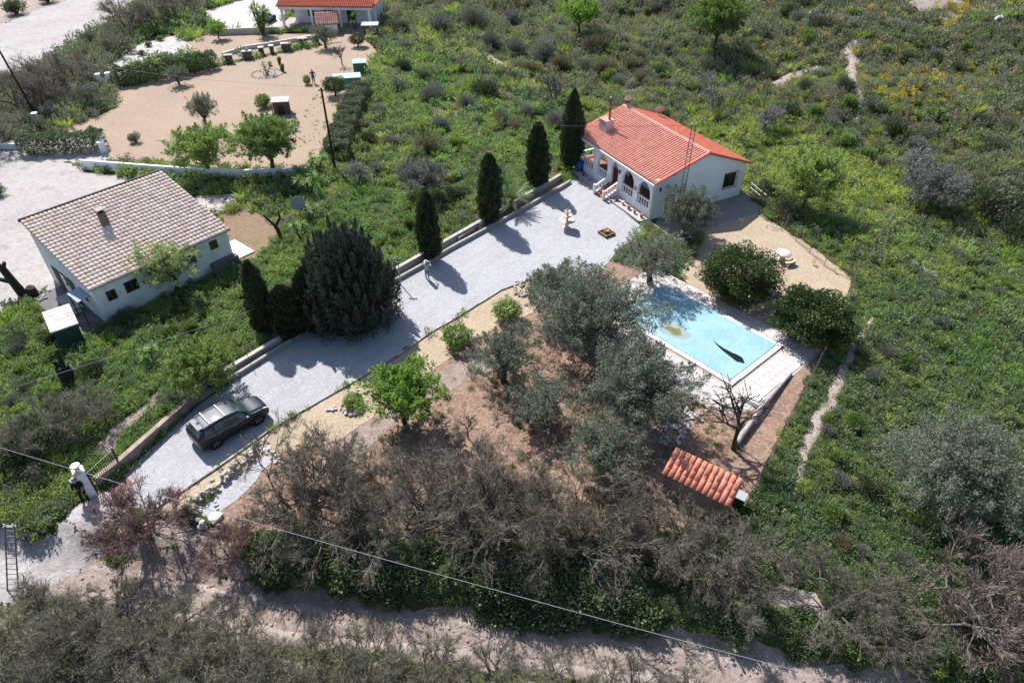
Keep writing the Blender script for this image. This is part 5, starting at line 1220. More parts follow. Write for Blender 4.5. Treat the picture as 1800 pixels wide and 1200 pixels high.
def tamarisk(seed, h, mat, twig=TWIG, stems=8, spread=.55, feath=9, fl=.28, fw=.028, kids=(4, 4, 4), lean=.75, thick=.07, dress=3):
    r = np.random.default_rng(seed); out, tips = [], []
    for k in range(stems):
        a = k * 6.283 / stems + r.uniform(-.4, .4); d = np.array([math.cos(a) * lean * r.uniform(.5, 1.3), math.sin(a) * lean * r.uniform(.5, 1.3), 1.0])
        grow(r, (.15 * math.cos(a), .15 * math.sin(a), -.1), d, h * .40, thick * r.uniform(.7, 1.2), len(kids), list(kids), spread, .66, out, tips, .02, .28)
    T = np.array([t[0] for t in tips]); D = np.array([t[1] for t in tips]); thin = [(p, e, b) for p, e, a, b in out if b < .014]
    C = np.repeat(T, feath, 0) + r.normal(size=(len(T) * feath, 3)) * .14; DD = np.repeat(D, feath, 0) + np.array([0, 0, .35])
    P_ = np.array([x[0] for x in thin]); E_ = np.array([x[1] for x in thin]); m = len(P_) * dress; f = r.random((m, 1)); c2 = np.repeat(P_, dress, 0) * (1 - f) + np.repeat(E_, dress, 0) * f + r.normal(size=(m, 3)) * .06
    out = [(p_, e_, max(a_, .013), max(b_, .011)) for p_, e_, a_, b_ in out]
    V, F = leaves(np.concatenate([C, c2]), fl, fw, r, np.concatenate([DD, np.repeat(unit(E_ - P_), dress, 0)]), .55)
    S = np.concatenate([.35 + .65 * r.random(len(C)), .5 * r.random(len(c2))])
    return trunk_mesh(out, twig, 'trunk', .03), leaf_mesh('crown', V, F, mat, r, S)
def bare_tree(seed, h, twig, kids=(4, 4, 4), spread=.5, trunk=.12, stems=1, droop=0, rise=.36):
    r = np.random.default_rng(seed); out, tips = [], []
    for k in range(stems): grow(r, (0, 0, -.15), (r.normal() * .15 + (.5 * math.cos(k * 2.2) if stems > 1 else 0), r.normal() * .15 + (.5 * math.sin(k * 2.2) if stems > 1 else 0), 1), h * rise, trunk, len(kids), list(kids), spread, .72, out, tips, droop, .3)
    big = [o for o in out if o[2] > .02]; small = [(p_, e_, max(a_, .016), max(b_, .010)) for p_, e_, a_, b_ in out if a_ <= .02]
    return trunk_mesh(big, twig), trunk_mesh(small, twig, 'crown')
def shrub(seed, rad, h, n, leaf, mat, twig=TWIG, twigs=40):
    r = np.random.default_rng(seed); C = []
    for k in range(9):
        a = r.uniform(0, 6.28); q = rad * .6 * math.sqrt(r.random()); c = np.array([q * math.cos(a), q * math.sin(a), h * r.uniform(.35, .7)])
        C.append(shell_pts(r, n // 9, c, (rad * .45, rad * .45, h * .36), .3)[0] + r.normal(size=(n // 9, 3)) * .05)
    C = np.concatenate(C); C[:, 2] = np.abs(C[:, 2]) + .02
    V, F = leaves(C, leaf[0], leaf[1], r, unit(C) + np.array([0, 0, .5]), .8)
    out = [(np.array([0, 0, -.1]), np.array([r.normal() * rad * .4, r.normal() * rad * .4, h * r.uniform(.5, .95)]), .025, .008) for _ in range(twigs)]
    return trunk_mesh(out, twig), leaf_mesh('crown', V, F, mat, r)

OLIVES = [olive(1, 13, 3.4, 5.3, 62000), olive(2, 10, 2.7, 4.9, 40000), olive(3, 9, 2.4, 4.2, 20000, open_=.2, flat=.6), olive(4, 8, 2.1, 3.7, 20000, open_=.1)]
OLIVE_G = [olive(5, 9, 2.3, 3.5, 24000, mat=L_OLIVE2, trunk=.16), olive(6, 5, 1.4, 2.6, 7000, mat=L_OLIVE2, trunk=.12, open_=.15)]
CITRUS = [dome(11, 2.75, 3.5, 24000, (.18, .09), L_CITRUS), dome(12, 2.65, 3.3, 24000, (.18, .09), L_CITRUS)]
ROUND = [dome(13, 1.4, 2.0, 4500, (.16, .08), L_CITRUS, low=.5), dome(14, 1.0, 1.4, 2600, (.15, .07), L_MID)]
BRIGHT = [olive(15, 9, 2.1, 3.8, 15000, (.15, .085), L_BRIGHT, trunk=.15, flat=.7), olive(16, 9, 1.9, 3.4, 21000, (.13, .06), L_FRESH, trunk=.13), olive(17, 8, 1.8, 3.6, 12000, (.13, .045), L_PALE, trunk=.12, open_=.12)]
MIDT = [olive(18, 11, 2.4, 4.6, 26000, (.15, .08), L_MID, trunk=.18)]
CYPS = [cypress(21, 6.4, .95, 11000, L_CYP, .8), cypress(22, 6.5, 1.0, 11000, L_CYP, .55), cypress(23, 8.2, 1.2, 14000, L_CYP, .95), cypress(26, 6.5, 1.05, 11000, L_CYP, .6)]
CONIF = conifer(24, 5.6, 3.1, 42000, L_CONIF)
DARKC = cypress(25, 4.2, 1.0, 8000, LEAF('dark_hedge_spray', (.010, .016, .008), (.05, .06, .025), None, .1), .6, .02)
TAMS = [tamarisk(31, 4.3, L_TAM, feath=3, fw=.02, kids=(4, 5, 4), stems=7), tamarisk(32, 4.0, L_TAM, stems=8, spread=.6, feath=3, fw=.02, kids=(4, 5, 4)), tamarisk(33, 3.6, L_TAM, stems=6, spread=.7, lean=.95, feath=3, fw=.02, kids=(4, 5, 4))]
TAMG = [tamarisk(34, 3.2, L_TAMG, stems=7, feath=5, fl=.24, fw=.016), tamarisk(35, 2.9, L_TAMG, stems=7, spread=.6, feath=5, fl=.24, fw=.016)]
TAMR = [tamarisk(36, 4.2, L_TAMR, stems=7, spread=.65, lean=.9, thick=.1)]
REDS = [tamarisk(37, 2.6, L_RED, TWIG_R, stems=14, spread=.4, feath=4, fl=.2, fw=.018, kids=(4, 4, 3), lean=.7, thick=.03)]
BARE = [bare_tree(41, 4.2, TWIG_P, (5, 5, 5), .45, .16), bare_tree(42, 3.8, TWIG, (5, 5, 4), .6, .17, 2), bare_tree(43, 3.2, BARK, (5, 5, 5), .7, .10)]
SHR = [shrub(51, 1.1, 1.3, 2600, (.13, .045), L_GREY), shrub(52, .8, 1.1, 1700, (.12, .045), L_GREY), shrub(53, 1.2, 1.2, 2600, (.13, .06), L_DARKB), shrub(54, 1.0, .9, 1900, (.15, .035), L_LAV), shrub(55, 1.0, .9, 1900, (.20, .03), L_DRY), shrub(56, .9, 1.0, 2000, (.14, .07), L_MID)]
def place(proto, name, px, py, s, label, cat='tree', group=None, rz=None, sz=None, at=None, lean=None):
    c = at if at is not None else P(px, py); r = random.Random(int(px * 13 + py * 7))
    t = empty(name, c, r.uniform(0, 6.28) if rz is None else rz, label, cat, group); t.scale = (s, s, s if sz is None else sz)
    if lean: t.rotation_euler = (lean[0], lean[1], 0 if rz is None else rz)
    link('trunk', proto[0], t); link('crown', proto[1], t); return t

# ------------------------------------------------------------------ trees of the plot
place(OLIVES[0], 'olive_tree', 1030, 626, 1.1, 'biggest grey-green olive tree, standing between the driveway and the pool')
place(OLIVES[1], 'olive_tree', 985, 560, .88, 'olive tree crowding the biggest olive on its driveway side')
place(OLIVES[1], 'olive_tree', 1116, 744, 1.1, 'broad olive tree overhanging the near edge of the pool deck')
place(OLIVES[3], 'olive_tree', 886, 672, .98, 'olive tree with thick dark trunk between the lemon bush and the reddish earth')
place(OLIVES[2], 'olive_tree', 955, 742, .9, 'thin leaning olive tree on the reddish earth beside the thick-trunked olive', sz=.75)
place(OLIVES[1], 'olive_tree', 1202, 416, .86, 'olive tree standing close to the white gable wall')
place(OLIVES[2], 'olive_tree', 1143, 500, 1.08, 'airy olive tree shading the far corner of the blue pool cover')
place(OLIVES[3], 'olive_tree', 1055, 838, .98, 'olive tree rising among the bare brown tamarisks')
place(CITRUS[0], 'citrus_tree', 1292, 520, 1.0, 'round dark green citrus tree nearer the house beside the pool')
place(CITRUS[1], 'citrus_tree', 1413, 592, .98, 'round dark green citrus tree at the fence corner beside the pool')
place(BRIGHT[0], 'shade_tree', 712, 745, 1.08, 'bright fresh-green round tree on the reddish earth', group=None)
place(ROUND[1], 'lemon_bush', 804, 610, 1.1, 'leafy lemon bush at the edge of the beige gravel', 'bush')
place(ROUND[1], 'lemon_bush', 892, 562, 1.05, 'yellowish-green bush beside the dark stone pile', 'bush')
place(ROUND[1], 'citrus_bush', 622, 716, .62, 'young dark citrus bush inside the ring of white boulders', 'bush')
place(BARE[2], 'dead_bush', 822, 770, .62, 'small gnarled dead bush on the reddish earth beside the bright green tree', 'bush')
place(BARE[2], 'dead_tree', 1288, 792, 1.7, 'bare dark dead tree above the tiled shed')
q = MB(); q.tube([P0(1292, 785) + Vector((0, 0, .22)), P0(1335, 725) + Vector((0, 0, .35)), P0(1390, 658) + Vector((0, 0, .12))], [.2, .15, .09], 8)
tag(q.build('fallen_trunk', MAT('bleached_bark', (.46, .42, .40), (.30, .27, .25), 4, .95, bump=.4, bscale=12), None), 'long bleached fallen tree trunk lying from the dead tree towards the pool corner', 'trunk')
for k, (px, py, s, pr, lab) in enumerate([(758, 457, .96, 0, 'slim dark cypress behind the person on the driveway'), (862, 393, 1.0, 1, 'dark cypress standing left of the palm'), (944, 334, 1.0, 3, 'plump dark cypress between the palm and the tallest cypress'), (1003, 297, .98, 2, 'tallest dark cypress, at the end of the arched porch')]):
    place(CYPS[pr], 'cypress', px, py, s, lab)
place(CONIF, 'conifer', 622, 565, .95, 'broad blue-green conifer with flame-like sprays beside the driveway', sz=1.52)
for k, (px, py, s, z_, lab) in enumerate([(470, 588, .8, 1.42, 'narrow dark conifer nearest the gate in the row beside the driveway'), (514, 590, 1.05, 1.0, 'dark conifer in the middle of the row beside the driveway'), (556, 580, 1.2, 1.2, 'dark conifer leaning against the broad blue-green conifer')]):
    place(DARKC, 'conifer', px, py, s, lab, sz=z_)
place(BRIGHT[1], 'shade_tree', 372, 690, 1.12, 'light green feathery tree growing over the wall beside the car')
place(BRIGHT[2], 'shade_tree', 312, 516, 1.3, 'pale green young tree in front of the shaded farmhouse wall')
# palm
def palm(px, py):
    c = P0(px, py); t = empty('palm_tree', c, 0, 'young feather palm with arching fronds in the planted strip', 'tree'); r = np.random.default_rng(5)
    q = MB(); q.tube([(0, 0, -.1), (0, 0, .5), (0, 0, .9)], [.34, .32, .2], 9); q.build('trunk', BARK, t)
    for k in range(30):
        a = k * 2.399; el = 1.25 - 1.1 * (k / 30); ln = 2.3; pts = []; d = np.array([math.cos(a) * math.cos(el), math.sin(a) * math.cos(el), math.sin(el)]); p = np.array([0, 0, .9])
        for i in range(9): pts.append(p.copy()); p = p + d * ln / 8; d = d + np.array([0, 0, -.11]); d /= np.linalg.norm(d)
        pts = np.array(pts); f = np.repeat(np.linspace(.12, 1, 34), 2) * 8; i0 = np.clip(f.astype(int), 0, 7); C0 = pts[i0] + (pts[np.clip(i0 + 1, 0, 8)] - pts[i0]) * (f - i0)[:, None]
        tan = unit(pts[np.clip(i0 + 1, 0, 8)] - pts[i0]); sd_ = unit(np.cross(tan, [0, 0, 1.])) * np.tile([1, -1], 34)[:, None]; ll_ = (.42 * np.sin(np.clip(f / 8 * 2.6 + .4, 0, 3.0)))[:, None]
        D = unit(sd_ + tan * .7 + np.array([0, 0, .12])); tip = C0 + D * ll_; wv_ = tan * .022
        V = np.stack([C0 - wv_, tip - wv_ * .2, tip + wv_ * .2, C0 + wv_], 1).reshape(-1, 3); F = np.arange(len(V)).reshape(-1, 4)
        V2, F2 = sticks(pts[:-1], pts[1:], [.022] * 8, [.018] * 8); V, F = join([(V, F), (V2, F2)])
        link('frond', np_mesh('frond', V, F, L_PALM, v=r.random(len(F))), t)
palm(898, 366)
def yucca(px, py, s, label, n=5, h=1.6, at=None):
    c = at or P0(px, py); t = empty('yucca', c, 0, label, 'yucca'); r = np.random.default_rng(int(px + py)); out = []; C = []
    tops = []
    for k in range(n):
        a = k * 2.4; tp = np.array([.55 * math.cos(a) * r.uniform(.4, 1.3), .55 * math.sin(a) * r.uniform(.4, 1.3), h * r.uniform(.35, 1)]) * s; out.append((np.array([0, 0, -.1]), tp, .08 * s, .06 * s)); tops.append(tp)
    Vs = []
    for tp in tops:
        d = unit(r.normal(size=(46, 3)) + np.array([0, 0, .45])); ln = .62 * s * r.uniform(.8, 1.1, (46, 1)); sd_ = unit(np.cross(d, [0, 0, 1.01])) * .03 * s
        a0 = tp + d * .05; mid_ = tp + d * ln * .5; e = tp + d * ln + np.array([0, 0, -.06 * s]); Vs.append(np.stack([a0, mid_ + sd_, e, mid_ - sd_], 1).reshape(-1, 3))
    V = np.concatenate(Vs); F = np.arange(len(V)).reshape(-1, 4); link('trunk', trunk_mesh(out, BARK), t); link('crown', np_mesh('crown', V, F, L_YUC, v=r.random(len(F))), t)
for px, py, s, lab in [(560, 302, 1.2, 'tall yucca at the foot of the tarred pole'), (545, 345, 1.3, 'spiky yucca clump just above the large grey dish'), (548, 385, 1.1, 'spiky yucca clump right of the large grey dish'), (528, 420, 1.0, 'spiky yucca clump below the large grey dish'), (540, 320, 1.2, 'spiky yucca clump between the pole and the pruned tree'), (268, 640, .8, 'small agave-like yucca in the weeds below the farmhouse wall'), (355, 545, .8, 'pale spiky yucca at the foot of the farmhouse wall'), (1328 + 320, 222, 1.0, 'single spiky plant on the upper right slope')]:
    yucca(px, py, s, lab, at=P(px, py))

# ------------------------------------------------------------------ tamarisk thicket in the middle
TL = [(520, 895, 1.25, 0, 'large brown tamarisk at the left end of the thicket, next to the stone wall'), (610, 925, 1.15, 1, 'brown tamarisk second from the left in the thicket above the track'), (705, 940, 1.2, 2, 'brown tamarisk third from the left in the thicket above the track'), (790, 920, 1.15, 0, 'brown tamarisk in front of the small dead bush'),
      (880, 945, 1.2, 1, 'brown tamarisk in the middle of the thicket below the thin olive'), (965, 925, 1.1, 2, 'brown tamarisk just left of the olive in the thicket'), (1010, 970, 1.2, 0, 'brown tamarisk on the bank below the olive in the thicket'), (1085, 950, .9, 1, 'brown tamarisk just right of the olive in the thicket'),
      (1150, 965, .85, 2, 'brown tamarisk below the corner of the tiled shed'), (1225, 985, .85, 0, 'brown tamarisk in front of the tiled shed'), (1290, 1010, .8, 1, 'last brown tamarisk at the right end of the thicket'), (700, 880, .8, 2, 'smaller brown tamarisk behind the thicket near the bright green tree'), (860, 870, .8, 1, 'smaller brown tamarisk behind the thicket on the reddish earth'), (585, 868, .85, 2, 'brown tamarisk behind the large left one beside the beige gravel')]
for px, py, s, k, lab in TL: place(TAMS[k], 'tamarisk', px, py, s, lab, 'shrub', 'tamarisk thicket above the dirt track')
place(REDS[0], 'red_twig_shrub', 262, 945, 1.25, 'bare reddish-twigged shrub beside the entrance track', 'shrub')
place(REDS[0], 'red_twig_shrub', 410, 985, .8, 'low dull reddish shrub on the bank left of the thicket', 'shrub')
FGA = [(70, 1135, .95), (110, 1118, 1.0), (215, 1125, .95), (320, 1140, .9), (425, 1172, .9), (535, 1190, .9), (645, 1196, .85), (755, 1202, .85), (870, 1222, .8), (990, 1232, .75), (1100, 1242, .75), (1215, 1252, .7)]
FGB = [(60, 1185, 1.15), (170, 1195, 1.15), (280, 1205, 1.1), (385, 1225, 1.1), (490, 1248, 1.05), (600, 1262, 1.0), (710, 1268, .95), (40, 1275, 1.2), (250, 1290, 1.2), (450, 1310, 1.1)]
nth = ['first', 'second', 'third', 'fourth', 'fifth', 'sixth', 'seventh', 'eighth', 'ninth', 'tenth', 'eleventh', 'twelfth']
for row, words_ in ((FGA, 'along the near edge of the track'), (FGB, 'in the bottom left corner')):
    for n_, (px, py, s) in enumerate(sorted(row)): place(TAMG[n_ % 2], 'tamarisk', px, py, s * 1.08, f'grey-green feathery tamarisk {words_}, {nth[n_]} from the left', 'shrub', 'tamarisks ' + words_)
place(TAMR[0], 'tamarisk', 1690, 1085, 1.15, 'large rusty-brown half-dead tamarisk in the bottom right corner', 'shrub')
place(TAMR[0], 'tamarisk', 1770, 1130, .9, 'rusty-brown tamarisk at the very right edge beside the large one', 'shrub')
place(TAMS[0], 'tamarisk', 1470, 1075, .95, 'grey-brown tamarisk right of the bare patch', 'shrub')
place(TAMS[2], 'tamarisk', 1560, 1120, .85, 'grey-brown tamarisk beside the large rusty-brown one', 'shrub')
place(TAMG[1], 'tamarisk', 1300, 1080, .8, 'small green tamarisk on the bank below the foot path', 'shrub')
place(TAMG[0], 'tamarisk', 95, 780, 1.1, 'dark green tamarisk in the weeds behind the gate', 'shrub'); place(TAMG[1], 'tamarisk', 160, 745, .95, 'green tamarisk between the gate and the dead stump', 'shrub')
place(SHR[2], 'dark_bush', 60, 800, 1.7, 'dark spreading bush at the left edge behind the gate', 'bush')
# right-hand side
place(OLIVES[0], 'olive_tree', 1648, 882, .95, 'large silvery olive tree alone in the green weeds on the right')
place(OLIVE_G[0], 'olive_tree', 1632, 372, 1.15, 'grey olive tree on the right beyond the pool yard'); place(OLIVE_G[1], 'olive_tree', 1600, 318, 1.15, 'small grey olive just behind the grey olive beyond the pool yard')
place(SHR[2], 'dark_bush', 1735, 380, 2.8, 'large dark green bush right of the grey olive', 'bush', sz=2.4); place(SHR[2], 'dark_bush', 1790, 425, 2.2, 'dark bush at the right edge below the large dark bush', 'bush')
place(BRIGHT[1], 'shade_tree', 1408, 372, 1.4, 'light green tree just outside the fence beyond the patio', sz=1.75); place(SHR[2], 'dark_bush', 1382, 385, 1.6, 'dark bush at the foot of the light green tree by the fence', 'bush'); place(SHR[2], 'dark_bush', 1350, 345, 1.2, 'dark bush squeezed between the white gable and the fence', 'bush')
place(OLIVE_G[1], 'olive_tree', 1345, 235, 1.1, 'narrow grey bush-like olive behind the white house')
place(BARE[0], 'dead_tree', 1252, 192, 1.25, 'pale leafless tree behind the red roof'); place(BARE[1], 'dead_tree', 975, 182, 1.1, 'dark leafless tree behind the cypresses')
place(MIDT[0], 'carob_tree', 1252, 92, 1.5, 'big dark green tree high on the slope above the pale leafless tree'); place(BRIGHT[0], 'shade_tree', 1018, 58, 1.25, 'small bright green tree on the slope above the cypresses')
place(BARE[2], 'dead_tree', 745, 258, .9, 'dead branch standing in the weeds among rusty shrubs')
place(SHR[4], 'rusty_bush', 752, 268, 1.7, 'rusty brown dry bush in the weeds left of the cypresses', 'bush')
place(OLIVE_G[0], 'olive_tree', 745, 345, .95, 'grey bushy olive behind the slim cypress'); place(OLIVE_G[1], 'olive_tree', 632, 325, .8, 'small grey shrub-like olive right of the tarred pole')
# ------------------------------------------------------------------ hedges
def hedge(name, pts, wd, h, mat, label, dens=1500, leaf=(.19, .09)):
    r = np.random.default_rng(int(pts[0][0] * 10) % 1000); C = []; root = empty(name, (0, 0, 0), 0, label, 'hedge'); T = []
    for i in range(len(pts) - 1):
        a, b_ = np.array(pts[i]), np.array(pts[i + 1]); L_ = np.linalg.norm(b_ - a); d = (b_ - a) / L_; nrm = np.array([-d[1], d[0], 0]); n = int(L_ * dens)
        t = r.random(n) * L_; f = r.integers(0, 4, n); u = r.uniform(-1, 1, n); z = r.random(n)
        off = np.where(f == 0, 1, np.where(f == 1, -1, u)) * wd / 2; zz = np.where(f >= 2, 1, z) * h
        lump = .13 * np.sin(t * 1.9 + off * 2) + .09 * np.sin(t * 4.7 + zz * 3)
        c = a + d * t[:, None] + nrm * (off * (1 + lump))[:, None]; c[:, 2] = a[2] + .05 + zz * (1 + lump * .8); C.append(c + r.normal(size=(n, 3)) * .08)
        for k in range(int(L_ / .7)): p = a + d * (k + .5) * .7; T.append((p, p + np.array([r.normal() * .1, r.normal() * .1, h * .85]), .035, .02))
    C = np.concatenate(C); V, F = leaves(C, leaf[0], leaf[1], r); link('foliage', leaf_mesh('foliage', V, F, mat, r), root); link('stems', trunk_mesh(T, BARK_D, 'stems'), root)
v3 = lambda *p: tuple(P0(*p))
hedge('clipped_hedge', [v3(207, 150), v3(300, 136), v3(383, 117)], 1.5, 1.9, L_HEDGE, 'long clipped green hedge across the head of the tan yard')
hedge('clipped_hedge', [v3(42, 268), v3(110, 266), v3(188, 260)], 1.7, 1.7, L_HEDGE, 'clipped grey-green hedge beside the white post at the yard entrance')
hedge('boundary_hedge', [v3(634, 165), v3(615, 215), v3(592, 280)], 2.2, 1.4, LEAF('boundary_leaf', (.045, .065, .032), (.13, .15, .08), (.1, .11, .07), .25), 'uneven grey-green hedge along the weedy side of the tan yard', 1300)
# low white walls
wall_along('low_wall', [P0(146, 297), P0(320, 308), P0(420, 312), P0(540, 306)], .25, [1.0, .7], W_WALL, 'low white wall along the near side of the tan yard')
wall_along('low_wall', [P0(383, 62), P0(490, 58)], .3, .9, MAT('pinkish_white_wall', (.66, .58, .57), (.58, .5, .48), 1, .9), 'pinkish white retaining wall below the pale terrace')
sheet('pale_terrace', [(360, 20), (500, -20), (500, 44), (490, 55), (383, 59), (370, 40)], MAT('pale_terrace_floor', (.56, .50, .49), (.50, .44, .42), .5, .9), .05, .1)
wall_along('low_wall', [P0(0 - 20, 262), P0(38, 262)], .2, .6, DIRTY_W, 'short low wall at the left edge beside the hedge')
lwp = [P0(392, 100), P0(430, 88), P0(470, 82), P0(540, 70), P0(590, 62)]
wall_along('low_wall', lwp, .3, .55, MAT('white_slab_wall', (.74, .71, .68), (.66, .62, .6), 1, .9), 'white low wall behind the row of stone pillars')
GAB = MAT('rubble_pillar_stone', (.20, .17, .15), (.12, .10, .09), 4, .95, (.4, .36, .33), 5, .5, rnd=.3)
gst = [rock_mesh('stone', 60 + i, GAB) for i in range(4)]; rg = random.Random(8)
xs_ = [404, 436, 461, 479, 504, 533, 556]; names_ = ['first', 'second', 'third', 'fourth', 'fifth', 'sixth', 'seventh']
for k, x in enumerate(xs_):
    y = np.interp(x, [404, 436, 461, 504, 533, 556], [111, 104, 97, 90, 81, 77]); c = P0(x, y)
    wd = [1.1, 1.3, .7, .6, 1.3, 1.3, 1.0][k]; t = empty('stone_pillar', c, R(12), f'{names_[k]} rubble stone pillar from the clipped hedge at the head of the yard', 'pillar', 'rubble pillars at the head of the yard')
    bx('core', (0, 0, .5), (wd * .86, .5, 1.0), GAB, t)
    for j in range(int(26 * wd)):
        o = link('stone', rg.choice(gst), t, (rg.uniform(-wd / 2, wd / 2), rg.choice([-.27, -.27, .27]), rg.uniform(.1, 1.0))); o.scale = (.3,) * 3; o.rotation_euler = (rg.uniform(0, 6), 0, rg.uniform(0, 6))
    bx('cap_slab', (0, 0, 1.1), (wd + .1, .75, .1), WHITE_STONE, t)
# gate pillars and posts
for px, py, h, lab in [(180, 155, 1.7, 'tall white gatepost by the clipped hedge'), (196, 150, 1.5, 'second white gatepost touching the clipped hedge'), (183, 268, 1.1, 'short white post at the near end of the hedge'), (68, 218, 1.2, 'white post beside the grey bushes at the yard corner')]:
    t = empty('gate_post', P0(px, py), R(8), lab, 'post'); q = MB(); q.box((0, 0, h / 2), (.45, .45, h)); q.build('shaft', W_WALL, t); q = MB(); q.box((0, 0, h + .05), (.58, .58, .1)); q.build('cap', W_TRIM, t)
gv2 = empty('iron_gate', P0(180, 157), R(-70), 'narrow dark iron gate between the white gateposts', 'gate')
for k in range(7): q = MB(); q.tube([(.2 + k * .17, 0, .1), (.2 + k * .17, 0, 1.3)], .018, 5); q.build('bar', BLACK_M, gv2)
for z in (.15, 1.2): bx('rail', (.7, 0, z), (1.3, .04, .04), BLACK_M, gv2)
# yard things
rb = P0(470, 130); rock = empty('round_rock_bed', rb, 0, 'round bed of pale stones with a small yucca in the tan yard', 'rock bed')
for k in range(60):
    a = rg.uniform(0, 6.28); q_ = 2.0 * math.sqrt(rg.random()) if k > 26 else 2.05
    if k <= 26: a = k / 27 * 6.28
    put_stone(rock, (q_ * math.cos(a), q_ * math.sin(a), .06), .3, rg)
yucca(470, 131, 1.0, 'small upright yucca planted in the round stone bed', 3, 1.6)
for px, py, r_, h, lab, pl_ in [(475, 116, .28, .5, 'empty dark pot behind the round stone bed', False), (497, 126, .3, .55, 'dark pot with green plant right of the round stone bed', True), (492, 114, .25, .6, 'tall dark potted plant behind the round stone bed', True)]:
    t = empty('plant_pot', P0(px, py), 0, lab, 'pot'); q = MB(); q.lathe([(r_ * .7, 0), (r_, h), (r_ * .85, h), (.02, h * .85)], n=12, caps=False); q.build('pot', MAT('dark_pot', (.03, .03, .03), rough=.5), t)
    if pl_: o = link('plant', SHR[5][1], t, (0, 0, h * .6)); o.scale = (.45, .45, .7)
wsd = empty('timber_hut', P0(497, 198), R(8), 'tiny timber hut with pale flat roof among yard plants', 'hut')
q = MB(); q.box((0, 0, .75), (1.7, 1.5, 1.5)); q.build('wall_boards', MAT('rough_boards', (.17, .12, .09), (.10, .07, .05), 5, .9), wsd); bx('roof_sheet', (0, 0, 1.56), (2.1, 1.9, .08), MAT('pale_roof_sheet', (.46, .42, .42), rough=.8), wsd)
bx('doorway', (0, -.76, .55), (.8, .04, 1.0), DARK, wsd)
for dx in (-.95, .95): bx('corner_post', (dx, -.85, .75), (.1, .1, 1.5), WOODB, wsd)
GRN = MAT('green_tarpaulin', (.10, .34, .24), (.14, .42, .31), 2, .6); GRND = MAT('dark_green_sheet', (.03, .13, .10), (.04, .16, .12), 2, .6)
def tent(px, py, rz, sz, col, roof, label):
    t = empty('green_shed', P0(px, py), rz, label, 'shed'); a, b_, h = sz; q = MB(); q.box((0, 0, h / 2), (a, b_, h)); q.build('side_sheets', col, t)
    q = MB(); V = [(-a / 2 - .05, -b_ / 2 - .05, h), (a / 2 + .05, -b_ / 2 - .05, h), (a / 2 + .05, b_ / 2 + .05, h), (-a / 2 - .05, b_ / 2 + .05, h), (-a / 2 - .05, 0, h + .35), (a / 2 + .05, 0, h + .35)]
    q.add(V, [(0, 1, 5, 4), (2, 3, 4, 5), (0, 4, 3), (1, 2, 5), (3, 2, 1, 0)]); q.build('roof_sheet', roof, t)
tent(612, 150, R(12), (3.4, 1.8, 1.2), GRN, MAT('mint_roof', (.52, .68, .60), rough=.6), 'long mint-green sheeted shelter behind the round citrus tree')
tent(634, 128, R(10), (1.7, 1.6, 1.5), GRND, MAT('mint_roof2', (.50, .62, .58), rough=.6), 'dark green garden box with pale roof beside the mint-green shelter')
t = empty('garden_shelter', P0(653, 66), R(5), 'open timber shelter with pale flat roof right of the villa', 'shelter')
for x in (-1, 1):
    for y in (-.8, .8): bx('post', (x, y, .95), (.12, .12, 1.9), WOODB, t)
bx('roof_sheet', (0, 0, 1.95), (2.6, 2.1, .1), MAT('pale_roof_sheet', (.46, .42, .42), rough=.8), t)
bx('bench_top', (0, 0, .6), (1.5, .6, .1), WOODB, t)
for x in (-.6, .6): bx('bench_leg', (x, 0, .28), (.1, .5, .56), WOODB, t)
# well house
wh = empty('well_house', P0(578, 58), R(14), 'small white well house with steep red tiled roof in front of the villa', 'hut')
q = MB(); q.box((0, 0, .9), (2.9, 2.0, 1.8)); q.build('house_wall', W_WALL, wh)
q = MB(); slab(q, [(-1.7, -1.35, 1.55), (1.7, -1.35, 1.55), (1.7, 1.2, 2.7), (-1.7, 1.2, 2.7)], .1); q.build('roof_deck', ROOF_D, wh)
q = MB(); q.add([(-1.45, -1, 1.7), (-1.45, 1, 1.7), (-1.45, 1, 2.55), (1.45, -1, 1.7), (1.45, 1, 1.7), (1.45, 1, 2.55)], [(0, 2, 1), (3, 4, 5), (1, 2, 5, 4)]); q.build('gable', W_WALL, wh)
tile_roof(wh, (-1.7, -1.38, 1.55), (1, 0, 0), Vector((0, 2.55, 1.15)), 3.4, 2.75, .3, .42, .09, T_PINK, 100, 9)
# blue car far away
bc = copy_tree(car); bc.location = P0(470, 40); bc.location.z = .06; bc.rotation_euler = (0, 0, R(75)); bc.scale = (.85, .85, .9); bc['label'] = 'small blue car parked on the pale terrace left of the villa'
bp = MAT('bright_blue_paint', (.05, .16, .42), rough=.25, metal=.3, coat=.7)
for ch in bc.children:
    if ch.name.startswith(('body', 'spoiler', 'wing')):
        ch.data = ch.data.copy(); ch.data.materials[0] = bp
for ch in list(bc.children):
    if ch.name.startswith(('roof_bar', 'roof_rail')): bpy.data.objects.remove(ch)
# veranda sun lounger cushions (white folded panels)
t = empty('sun_lounger', P0(520, 48), R(60), 'white tilted sun lounger under the villa veranda', 'lounger'); t.location.z = .25
o = bx('backrest', (.6, 0, .6), (1.1, .7, .1), W_TRIM, t); o.rotation_euler = (0, R(-45), 0); bx('seat', (-.4, 0, .3), (1.2, .7, .1), W_TRIM, t)
for x in (-.9, .1): bx('leg', (x, 0, .13), (.06, .6, .26), GREY_M, t)
# large dish on a post
dp = P0(530, 385); t = empty('satellite_dish', dp, 0, 'large grey satellite dish on a post among the yuccas', 'satellite dish')
q = MB(); q.tube([(0, 0, 0), (0, 0, 1.35)], .05, 8); q.build('post', GREY_M, t)
dish('reflector', t, (0, -.1, 1.6), .62, R(20), MAT('dish_dark_grey', (.30, .32, .31), rough=.6), 30)
